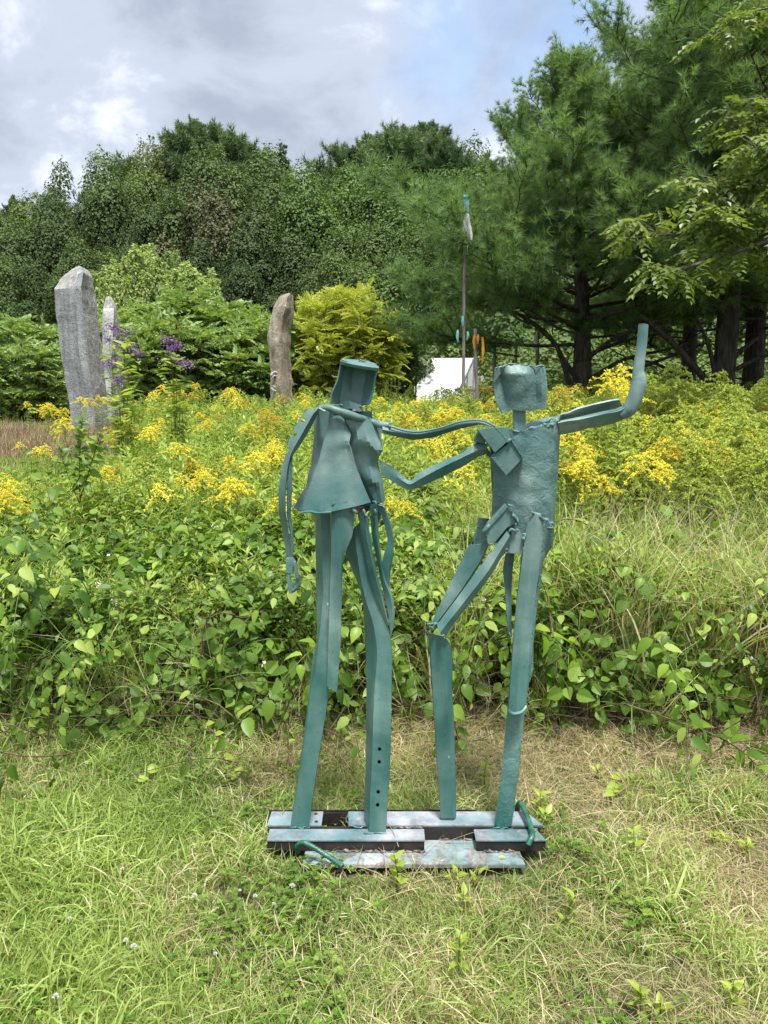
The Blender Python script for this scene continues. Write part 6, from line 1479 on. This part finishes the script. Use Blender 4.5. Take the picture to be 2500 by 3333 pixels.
def leafy(name, px, py, D, paths, n, size, label, cat, mat=None, stem=M_TWIG, up=False, group=None, meshes=None, hang=-.35, seed=0):
    """a single plant traced from the photograph; paths = [(px,py,dy)...]"""
    r = np.random.RandomState(seed + 900); b = W(px, py, D); e = empty(name, b, label=label, cat=cat, group=group); E = np.array(b)
    for pi, pts in enumerate(paths):
        Q = catmull([np.array(W(x, y, D + dy)) - E for x, y, dy in pts], 20); mb = MB(); tube(mb, Q, np.linspace(.0045, .0015, 20), 5, lump=.12, seed=pi); mb.obj('stem', stem, e, smooth=True)
        m = n if isinstance(n, int) else n[pi]
        for k in range(m):
            t = .15 + .85 * (k + .5) / m; i = t * 19; i0 = int(min(i, 18)); p = Q[i0] + (Q[i0 + 1] - Q[i0]) * (i - i0); a = k * 2.4 if up else (0 if k % 2 else math.pi) + r.normal() * .4
            tg = nrm((Q[i0 + 1] - Q[i0])[None])[0]; u = nrm(np.cross(tg, [.1, 1, .2])[None])[0]; w = np.cross(tg, u)
            d = nrm((u * math.cos(a) + w * math.sin(a) * .8 + tg * .5 + [0, 0, hang] + r.normal(0, .15, 3))[None])[0]
            o = link('leaf', (meshes or LEAFM)[r.randint(4)], e); o.matrix_local = M4(p, d, np.array([0, -.5, .85]) + r.normal(0, .3, 3), size * r.uniform(.7, 1.15) * (1 - .3 * t ** 3))
            if mat: set_mat(o, [mat])
    return e
leafy('leafy_shrub', 262, 1640, 5.0, [[(262, 1640, 0), (258, 1540, 0), (262, 1440, 0), (270, 1350, 0)], [(262, 1620, 0), (300, 1500, -.1), (330, 1400, -.1)], [(260, 1640, 0), (215, 1530, .0), (190, 1440, 0)]], [34, 20, 16], .082,
      'dark green leafy young shrub standing above the weeds at the left, below the tall stone', 'shrub', up=True, hang=-.1)
leafy('hanging_vine', 1790, 1990, 3.30, [[(1790, 1995, .15), (1802, 2080, .05), (1812, 2160, .0), (1800, 2250, .0), (1770, 2330, .0), (1735, 2400, .0)]], 14, .072, 'hanging vine with pale paired leaves just right of the straight steel leg', 'vine', hang=-.6, seed=1)
leafy('trailing_vine', 650, 2330, 3.05, [[(600, 2300, .3), (650, 2340, .1), (700, 2390, 0), (725, 2440, -.05), (730, 2500, -.12), (760, 2540, -.2), (800, 2500, -.2)]], 16, .052, 'small trailing vine curling down onto the grass left of the left figure', 'vine', mat=M_LIME, seed=2)
leafy('arching_twig', 2100, 2350, 3.15, [[(2030, 2290, .1), (2180, 2340, .0), (2320, 2390, -.1), (2420, 2450, -.2), (2500, 2530, -.3)]], 13, .085, 'long bent twig with round grey-green leaves reaching towards the lower right edge', 'twig', seed=3)
leafy('trailing_vine', 2230, 2420, 3.12, [[(2160, 2370, .2), (2210, 2430, .1), (2230, 2500, -.05), (2275, 2570, -.12)]], 9, .065, 'short leafy vine hanging onto the dry grass at the right', 'vine', seed=4)
leafy('trailing_vine', 1455, 2400, 3.1, [[(1440, 2250, .2), (1470, 2330, .05), (1490, 2400, 0), (1500, 2470, -.05), (1485, 2540, -.1)]], 12, .062, 'leafy vine hanging between the bent leg and the straight leg of the right figure', 'vine', seed=5)
leafy('dead_vine', 655, 2180, 3.35, [[(650, 2190, .0), (656, 2110, .0), (670, 2030, .0), (720, 1995, .0), (790, 2010, .05), (850, 1990, .1)]], 22, .034, 'brown arched vine with withered leaves in the brush left of the left figure', 'vine', mat=M_DEADLEAF, hang=-.8, seed=6)
leafy('bare_twig', 940, 2500, 3.05, [[(948, 2500, -.1), (938, 2420, -.05), (945, 2340, .0), (960, 2260, .1)]], 2, .03, 'thin reddish upright twig behind the shin of the left figure', 'twig', mat=M_LIME, seed=7)
leafy('bare_twig', 200, 2450, 2.98, [[(-30, 2440, .0), (100, 2462, -.02), (240, 2450, .0), (330, 2410, .08), (420, 2360, .2)]], 2, .05, 'long bare twig lying along the grass edge at the left', 'twig', seed=8)
leafy('bare_twig', 1120, 2420, 3.05, [[(1050, 2370, .2), (1110, 2400, .05), (1160, 2440, .0), (1190, 2520, -.1)]], 5, .035, 'bent brown twig between the legs of the left figure', 'twig', mat=M_LIME, seed=9)
leafy('dry_vine', 1850, 1720, 4.1, [[(1800, 1700, 0), (1860, 1690, 0), (1930, 1720, 0), (1960, 1780, 0), (2000, 1860, 0)]], 11, .075, 'curling vine with yellowing leaves beside the hip of the right figure', 'vine', mat=M_LIME, seed=10)

# ------------------------------------------------------------------ goldenrod, ironweed, small flowers
PAN = []
for k in range(5):
    mb = MB(); add_panicle(mb, np.random.RandomState(950 + k), np.array([0, 0, 0.]), [.22, .19, .26, .16, .20][k], 0, nb=[17, 15, 19, 12, 16][k], fl=.0098, stem_mi=1); PAN.append((mb.mesh('flower_head', [M_FLOWER, M_STEM])))
def leafset(seed, n, h):
    m = weed(seed, n, M_WEED, .085); return m
GR = []
for k in range(3):
    m = weed(970 + k, 36, M_WEED, .088); ks = m.mesh('leaves', [M_WEED, M_STEM]); GR.append(ks)
def stem_mesh():
    mb = MB(); tube(mb, [(0, 0, 0), (.004, 0, .5), (0, 0, 1)], [.005, .004, .002], 5); return mb.mesh('stem', [M_STEM])
GSTEM = stem_mesh()
def solve_D(px, py, H, lo=4.0, hi=17.0):
    best, bd = None, 1e9
    for D in np.linspace(lo, hi, 120):
        p = W(px, py, D); e_ = abs(p.z - (float(gz(p.x, D)) + H))
        if e_ < bd: best, bd = D, e_
    return best
gold = [(100, 885), (62, 878), (130, 893), (210, 865), (188, 872), (60, 965), (78, 978), (15, 1050), (25, 1075), (8, 1040), (240, 1020), (330, 890), (290, 920), (275, 905), (380, 850), (345, 842), (415, 838), (400, 880), (365, 872), (430, 900), (350, 930), (260, 920), (310, 935), (240, 950),
        (500, 1000), (530, 985), (600, 975), (618, 962), (555, 992), (370, 1040), (415, 1000), (520, 1050), (450, 1030), (480, 1030), (560, 890), (600, 880), (650, 860), (672, 875), (500, 850), (520, 870), (470, 885), (450, 915), (640, 900), (575, 905), (540, 930), (610, 1085),
        (820, 870), (850, 890), (880, 880), (900, 900), (950, 880), (980, 890), (1010, 860), (1030, 880), (1050, 850), (930, 950), (960, 960), (990, 950), (855, 1080), (840, 1095), (910, 870), (830, 905), (870, 920), (940, 905), (1000, 910), (1045, 905), (1020, 845), (1060, 868), (1100, 895), (1020, 1000), (900, 940), (1130, 885),
        (1240, 840), (1300, 880), (1195, 905), (1250, 950), (1228, 945), (1240, 990), (1262, 1015), (1222, 1010), (1275, 960), (1350, 940), (1375, 955), (1330, 930), (1390, 975), (1365, 915), (1450, 890), (1500, 960), (1470, 940), (1450, 920), (1560, 980), (1540, 960), (1400, 900), (1440, 960), (1580, 900), (1640, 960), (1520, 895), (1610, 930), (1425, 1000), (1550, 870), (1650, 890), (1400, 985), (1480, 880), (1230, 880)]
near = [(1270, 812, 4.9), (1306, 828, 5.0), (1342, 848, 4.7), (1334, 858, 4.8), (1240, 846, 5.4), (1318, 800, 5.2)]
GL = []
rg = np.random.RandomState(12)
for gx_, gy_ in gold: GL.append((gx_ * 1.507 + rg.normal(0, 5), gy_ * 1.507 - 14, None))
for gx_, gy_ in gold:
    if rg.uniform() < .85: GL.append((gx_ * 1.507 + rg.normal(0, 26), gy_ * 1.507 + rg.normal(0, 14), None))
for q in near: GL.append((q[0] * 1.507, q[1] * 1.507 - 12, q[2]))
def gold_place(px):
    for lim, t in ((120, 'at the left edge'), (330, 'below the tall grey stone'), (480, 'below the small pale stone'), (620, 'below the left purple flowers'), (760, 'below the sumac'), (900, 'below the tan stone'), (1010, 'beside the hanging arm'), (1330, 'close to the joined arms, left'), (1450, 'above the joined arms'), (1600, 'near the right figure shoulder'), (1800, 'around the rough square head'), (1950, 'under the raised arm'), (2150, 'below the raised forearm'), (2320, 'right of the raised arm')):
        if px < lim: return 'in the meadow ' + t
    return 'in the meadow near the right edge'
def place_txt(px, py, near_):
    if near_: return 'tall bright goldenrod standing above the others, left of the raised forearm', 'tall goldenrods by the raised forearm'
    if px < 420: return 'yellow goldenrod in the meadow at the left, below the standing stones', 'goldenrods at the left of the meadow'
    if px < 1010: return 'yellow goldenrod in the meadow left of the left figure', 'goldenrods left of the left figure'
    if px < 1800: return 'yellow goldenrod in the meadow between the two figures', 'goldenrods between the figures'
    return 'yellow goldenrod in the meadow right of the right figure', 'goldenrods right of the right figure'
NEARL = iter(['tallest bright goldenrod, clear of the others, left of the raised forearm', 'bright goldenrod just left of the raised forearm', 'bright goldenrod hard against the raised forearm', 'full goldenrod head under the bend of the raised forearm', 'bright goldenrod above the shoulder of the raised arm', 'thin goldenrod spike between the bright heads by the raised forearm'])
for i, (px, py, Dn_) in enumerate(GL):
    ochre = (760 < px < 940 and py < 1360 and rg.uniform() < .7) or rg.uniform() < .12
    if Dn_: D = Dn_; p = W(px, py, D); H = p.z - float(gz(p.x, D))
    else:
        up_ = rg.uniform(.08, .30) + .20 * (px > 1780); D, bd = None, 1e9
        for D_ in np.linspace(4.0, 16.0, 140):
            p = W(px, py, D_); e_ = abs(p.z - (float(gz(p.x, D_)) + float(vh(p.x, D_)) + up_))
            if e_ < bd: D, bd = D_, e_
        p = W(px, py, D); H = p.z - float(gz(p.x, D))
    if H < .35 or H > 2.0: continue
    lb, gp = place_txt(px, py, Dn_)
    if not Dn_: lb = ('%s yellow goldenrod, ' % ('farthest' if D > 12.5 else 'far' if D > 9 else ('near' if D < 5.6 else 'half-near' if D < 7.2 else 'middle-distance')) + gold_place(px))
    else: lb = next(NEARL)
    if ochre: lb = lb.replace('yellow', 'faded ochre').replace('bright', 'faded')
    if ochre: gp = gp + ', faded'
    e = empty('goldenrod', (p.x, D, float(gz(p.x, D))), rz=rg.uniform(0, 6.28), label=lb, cat='flower', group=gp)
    e.rotation_euler[0] = rg.normal(0, .05); e.rotation_euler[1] = rg.normal(0, .05)
    o = link('leaves', GR[i % 3], e); o.scale = (1, 1, H - .06)
    s = (.70 + .050 * D) * rg.uniform(.75, 1.25)
    o = link('flower_head', PAN[rg.randint(5)], e); o.location = (0, 0, H); o.scale = (s, s, s * rg.uniform(.8, 1.1)); o.rotation_euler = (rg.normal(0, .2), rg.normal(0, .2), rg.uniform(0, 6))
    if ochre: set_mat(o, [M_OCHRE])
# purple ironweed
def ironweed(pxs, D, label, seed):
    r = np.random.RandomState(seed); cx_ = np.mean([p[0] for p in pxs]); x = W(cx_, 1300, D).x; b = float(gz(x, D)); e = empty('ironweed', (x, D, b), label=label, cat='flower'); E = np.array(e.location)
    for k, (px, py) in enumerate(pxs):
        t = np.array(W(px, py, D + r.normal() * .12)) - E; mb = MB(); Q = catmull([(t[0] * .3, 0, 0), (t[0] * .4, t[1] * .5, t[2] * .5), t], 10); tube(mb, Q, np.linspace(.006, .002, 10), 5)
        n = 26; tt = rs.uniform(.25, .95, n); P = np.stack([np.interp(tt, np.linspace(0, 1, 10), Q[:, c]) for c in range(3)], -1); a = r.uniform(0, 6.28, n); d = np.stack([np.cos(a), np.sin(a), r.uniform(-.1, .6, n)], -1)
        s = mb.obj('stem', M_STEM, e); mb = MB(); spread(mb, NARROW * [1.7, 1, 1], NARROW_F, P, d, np.tile([0, 0, 1.], (n, 1)) + r.normal(0, .3, (n, 3)), r.uniform(.11, .19, n)); mb.obj('leaves', M_WEED, s)
        mb = MB(); m = 80; q = t + r.normal(0, 1, (m, 3)) * [.045, .045, .025]; tile(mb, np.array([(0, 0, 0), (-.5, .8, .2), (.5, .8, -.2), (0, 1.1, .3)]), [np.array([[0, 2, 3], [0, 3, 1], [0, 1, 2]])], frames(rand_unit(m, r) + [0, 0, .9], rand_unit(m, r)), q, r.uniform(.013, .024, m)); mb.obj('flower_cluster', M_PURPLE, e, kind='stuff')
def z7(*p): return [(100 + x / 1.843, 800 + y / 1.843) for x, y in p]
ironweed(z7((490, 500), (470, 570), (540, 590), (600, 610), (565, 530), (650, 650), (470, 710), (510, 700)), 9.5, 'purple-flowered tall weed growing in front of the small pale stone', 1)
ironweed(z7((820, 565), (840, 620), (870, 600), (850, 680), (900, 700), (935, 720)), 9.8, 'second purple-flowered weed, further right, in front of the sumac', 2)
ironweed(z7((550, 795), (530, 820)), 9.2, 'low purple flower head below the left purple weed', 3)
# small pale wildflowers in the brush
PET = []
for mt in (M_WHITE, M_PINK):
    mb = MB(); a = np.arange(6) * math.pi / 3; tile(mb, LEAF2_V * [1.3, 1, 1], LEAF2_F, frames(np.stack([np.cos(a), np.sin(a), np.full(6, .35)], -1), np.tile([0, 0, 1.], (6, 1))), np.zeros((6, 3)), np.full(6, .016))
    r9 = np.random.RandomState(3); q = rand_unit(14, r9) * .012; tile(mb, LEAF2_V, LEAF2_F, frames(rand_unit(14, r9), rand_unit(14, r9)), q, np.full(14, .010)); PET.append(mb.mesh('blossom', [mt]))
blos = [(210, 1743, 0), (228, 1752, 0), (575, 1748, 0), (500, 1742, 0), (725, 1802, 0), (735, 1800, 0), (520, 1818, 0), (362, 1805, 0), (330, 1895, 0), (380, 1950, 0), (1155, 2055, 1), (1145, 2062, 1), (1160, 2130, 1), (1075, 1900, 0), (2425, 2130, 0), (2440, 2140, 0), (2100, 1680, 0), (10, 1645, 1), (230, 1555, 0), (700, 1710, 1), (730, 1700, 1), (820, 1735, 1), (895, 1850, 1), (885, 1870, 1), (1170, 2040, 1), (1570, 1945, 1), (865, 2150, 0), (2320, 1560, 0), (1890, 1990, 0)]
for k, (px, py, c) in enumerate(blos):
    D = 3.35
    for D in np.linspace(3.3, 8, 160):
        p = W(px, py, D)
        if p.z <= float(gz(p.x, D) + vh(p.x, D)) + .05: break
    e = empty('wild_flower', (p.x, D - .04, p.z), label=('small pale pink blossom' if c else 'small white blossom') + ' dotted among the green brush', cat='flower', group='pale pink blossoms in the brush' if c else 'white blossoms in the brush')
    o = link('blossom', PET[c], e); o.rotation_euler = (.7, .2 * (k % 3 - 1), k)
    mb = MB(); tube(mb, [(0, 0, 0), (.01, .02, -.08), (.01, .05, -.18)], .0015, 3); mb.obj('stem', M_STEM, e)
# ------------------------------------------------------------------ the mown grass in front
def G(px, py):
    """the ground point seen at a pixel"""
    z = 0.0
    for _ in range(4):
        v = (1666.5 - py) / FPX; k = (-SP + v * CP) / (CP + v * SP); Y = (z - CAM_H) / k; X = (px - 1250) / FPX * Y / (CP + v * SP); z = float(gz(X, Y))
    return Vector((X, Y, z))
rl = np.random.RandomState(99)
def in_base(x, y): return (x > -.41) & (x < .56) & (y > 2.275) & (y < 2.56)
GC = [blade_clump(1000 + k, 38, .098, .0036, [M_GRASS], .95, .035, 5) for k in range(4)] + [blade_clump(1010 + k, 30, .055, .0036, [M_GRASS], 1.1, .045, 3) for k in range(2)]
n = 9500; y = 1.15 + 2.45 * rl.uniform(0, 1, n) ** .9; x = rl.uniform(-1, 1, n) * (1.1 + .62 * y)
k = ~in_base(x, y); x, y = x[k], y[k]; m = len(x)
nz = fnoise(x, y, 1.6, 2.0); nz2 = fnoise(x, y, 5.0, 7.0)
dry = .14 + .42 * sstep(-.6, .9, x) + .40 * sstep(2.55, 3.1, y) * sstep(-1.4, -.3, x) + .75 * nz + .45 * nz2
green_left = sstep(-.4, -1.2, x); dry = np.clip(dry - .22 * green_left, .03, .92)
sc = rl.uniform(.6, 1.3, m) * (1 + .6 * fnoise(x, y, 2.4, 5.0)) * (1 - .30 * (dry > .5)) * (1 + .25 * green_left) * (1 - .35 * sstep(.25, .0, np.abs(y - 2.2)) * (np.abs(x) < .5))
tilt = fnoise(x, y, 2.0, 11.0) * 1.1
lawn_idx = np.where(dry > .62, rl.choice([4, 5, 0], m), rl.choice([0, 1, 2, 3, 4], m))
make_scatter('lawn_grass', GC, np.stack([x, y, gz(x, y) - .004], -1), np.stack([tilt + rl.normal(0, .25, m), rl.normal(0, .3, m), rl.uniform(0, 6.28, m)], -1), sc, lawn_idx, dry=dry)
# flattened dry grass at the foot of the brush and in the worn patches on the right
DG = [blade_clump(1020 + k, 24, .17, .0019, [M_STRAW], .35, .06, 4, flat=1.35) for k in range(3)]
n = 2600; y = rl.uniform(1.2, 3.6, n); x = rl.uniform(-1, 1, n) * (1.0 + .6 * y); w = .16 + .75 * sstep(2.62, 3.0, y) * sstep(-1.3, -.2, x) + .34 * sstep(-.1, 1.0, x) + .5 * fnoise(x, y, 1.5, 21.0)
k = (rl.uniform(size=n) < w) & ~in_base(x, y); x, y = x[k], y[k]; m = len(x)
make_scatter('dry_grass', DG, np.stack([x, y, gz(x, y) + rl.uniform(.005, .04, m)], -1), np.stack([rl.normal(0, .12, m), rl.normal(0, .12, m), rl.normal(1.2, 1.0, m)], -1), rl.uniform(.7, 1.4, m), rl.randint(0, 3, m))
# clover and other small leaves in the lawn
def clover(seed):
    r = np.random.RandomState(seed); mb = MB()
    for q in range(9):
        c = np.append(r.normal(0, .05, 2), r.uniform(.015, .045)); a0 = r.uniform(0, 6); a = a0 + np.arange(3) * 2.094
        tile(mb, LEAF2_V * [1.5, 1, 1], LEAF2_F, frames(np.stack([np.cos(a), np.sin(a), np.full(3, .1)], -1), np.tile([0, -.1, 1.], (3, 1)) + r.normal(0, .15, (3, 3))), np.tile(c, (3, 1)), np.full(3, .012) * r.uniform(.8, 1.3))
        tube(mb, [c, [c[0] * .8, c[1] * .8, 0]], .0007, 3, 1, cap=False)
    return mb.mesh('clover', [M_SPRIG, M_STEM])
n = 1500; y = rl.uniform(1.2, 3.0, n); x = rl.uniform(-1, 1, n) * (1.0 + .6 * y); k = (fnoise(x, y, 2.2, 31.0) > np.where(x < -.1, -.05, .22)) & ~in_base(x, y); x, y = x[k], y[k]; m = len(x)
make_scatter('clover_leaves', [clover(1), clover(2), clover(3)], np.stack([x, y, gz(x, y) + .01], -1), np.stack([rl.normal(0, .1, m), rl.normal(0, .1, m), rl.uniform(0, 6.28, m)], -1), rl.uniform(.8, 1.5, m), rl.randint(0, 3, m))

# clover flower heads
mb = MB(); r = np.random.RandomState(5); q = rand_unit(60, r); q[:, 2] = np.abs(q[:, 2]) * .9
tile(mb, LEAF2_V * [.9, 1, 1], LEAF2_F, frames(q + [0, 0, .2], rand_unit(60, r)), q * .003, np.full(60, .0085)); CLH = mb.mesh('flower_head', [M_WHITE])
mb = MB(); tube(mb, [(0, 0, 0), (.004, .003, .045), (0, 0, .09)], .0010, 4); CLS = mb.mesh('stem', [M_STEM])
cl = [(535, 612), (820, 715), (845, 735), (780, 765), (1040, 710), (1100, 705), (1105, 735), (1270, 735), (1265, 690), (1330, 815), (1295, 830), (570, 900), (550, 935), (600, 950), (585, 965), (500, 965), (935, 995), (830, 1118), (310, 838), (435, 885), (250, 1190), (660, 715), (1185, 770), (1130, 775)][::2]
for k, (zx, zy) in enumerate(cl):
    p = G(zx / 1.327, 2400 + zy / 1.327 + 52); right_ = zx > 1020
    e = empty('clover_flower', p, rz=k * 1.3, label='small whitish clover head in the lawn close to the left end of the base' if right_ else 'small whitish clover head in the green lawn at the lower left', cat='flower', group='clover heads near the base' if right_ else 'clover heads at the lower left')
    link('stem', CLS, e); o = link('flower_head', CLH, e); o.location = (0, 0, .088); s = [.65, .85, .5][k % 3]; o.scale = (s, s, s * 1.1)
# bright young seedlings
SL = [mesh_from('leaf', v * [.85, 1, 1], f, [M_LIME], smooth=True) for v, f in (big_leaf(.30, .1, .1), big_leaf(.26, .16, .2), big_leaf(.32, .05, .05), big_leaf(.28, .2, .3))]
sd_ = [(50, 690, .13, 9, 'seedling with lime leaves in the grass just in front of the bottom plate'), (310, 650, .05, 5, 'tiny lime seedling in the grass below the middle of the bottom plate'), (345, 800, .08, 6, 'lime seedling a little further in front of the base'), (330, 1110, .16, 11, 'taller lime seedling at the bottom of the picture below the right figure'),
       (435, 270, .15, 10, 'lime seedling standing behind the base between the right figure legs'), (1070, 560, .12, 8, 'upright lime seedling in the lawn right of the base'), (1410, 475, .04, 6, 'small yellowish seedling in the dry grass at the right'), (1465, 480, .03, 4, 'tiny yellowish seedling beside the small one at the right'), (1565, 530, .05, 6, 'dark-stemmed lime seedling near the right edge'),
       (805, 800, .07, 7, 'lime seedling in the middle of the lawn right of the base'), (775, 840, .03, 4, 'tiny yellow seedling just below the one in the middle lawn'), (1100, 1215, .07, 9, 'wide lime seedling at the bottom edge right of centre'), (1490, 1170, .06, 6, 'lime seedling near the lower right corner'), (670, 350, .08, 7, 'lime seedling touching the right end of the base'),
       (700, 400, .06, 6, 'second lime seedling by the right end of the base'), (1480, 375, .03, 4, 'single yellow sprout in the dry grass at the far right'), (400, 660, .04, 5, 'flat lime seedling in front of the bottom plate to the right'), (1190, 1230, .05, 6, 'low lime seedling beside the wide one at the bottom edge'), (920, 200, .05, 7, 'green seedling in the flattened grass near the brush')]
for k, (zx, zy, h, nl, lb) in enumerate(sd_):
    p = G(1250 + zx / 1.327, 2400 + zy / 1.327); e = empty('seedling', p, rz=k, label=lb, cat='seedling'); r = np.random.RandomState(k + 40)
    Q = catmull([(0, 0, 0), (.006, 0, h * .6), (r.normal() * .01, 0, h + .02)], 8); mb = MB(); tube(mb, Q, np.linspace(.0022, .001, 8), 4); mb.obj('stem', M_STEM, e)
    for q in range(nl):
        t = .35 + .65 * (q + .5) / nl; i0 = int(t * 7 - .01); a = q * 2.4; d = np.array([math.cos(a), math.sin(a), .35 + .5 * t]); o = link('leaf', SL[r.randint(4)], e); o.matrix_local = M4(Q[i0], d, [r.normal() * .2, -.3, 1], r.uniform(.030, .048))
# pale fallen leaves
for k, (zx, zy, s, lb) in enumerate(((960, 275, .06, 'pale upturned leaf lying on the dry grass right of the base'), (1015, 235, .055, 'second pale leaf just behind the upturned one'), (985, 290, .045, 'third pale leaf touching the upturned one'))):
    p = G(1250 + zx / 1.327, 2400 + zy / 1.327) + Vector((0, 0, .05)); o = link('fallen_leaf', mesh_from('fallen_leaf', *big_leaf(.42, .25, .3), [M_LIME], smooth=True), label=lb, cat='leaf'); o.matrix_world = M4(p, [math.cos(k * 2), math.sin(k * 2) * .6, .1], [0, -.6, 1], s)
for (zx, zy, s, lb) in ((640, 195, .055, 'pale leaf held up in the grass left of the left figure'), (600, 235, .04, 'small pale leaf lying in the grass below the held-up one')):
    p = G(zx / 1.327, 2400 + zy / 1.327 + 20) + Vector((0, 0, .07)); o = link('fallen_leaf', mesh_from('fallen_leaf', *big_leaf(.42, .25, .3), [M_LIME], smooth=True), label=lb, cat='leaf'); o.matrix_world = M4(p, [1, .4, .3], [0, -.6, 1], s)
o = link('fallen_leaf', mesh_from('fallen_leaf', *big_leaf(.22, .25, .2), [M_OCHRE], smooth=True), label='narrow yellow leaf lying on the right end of the bottom plate', cat='leaf'); o.matrix_world = M4((BX(R5(1325), 2.32, .036), 2.325, .038), [1, -.05, .02], [0, 0, 1], .042)
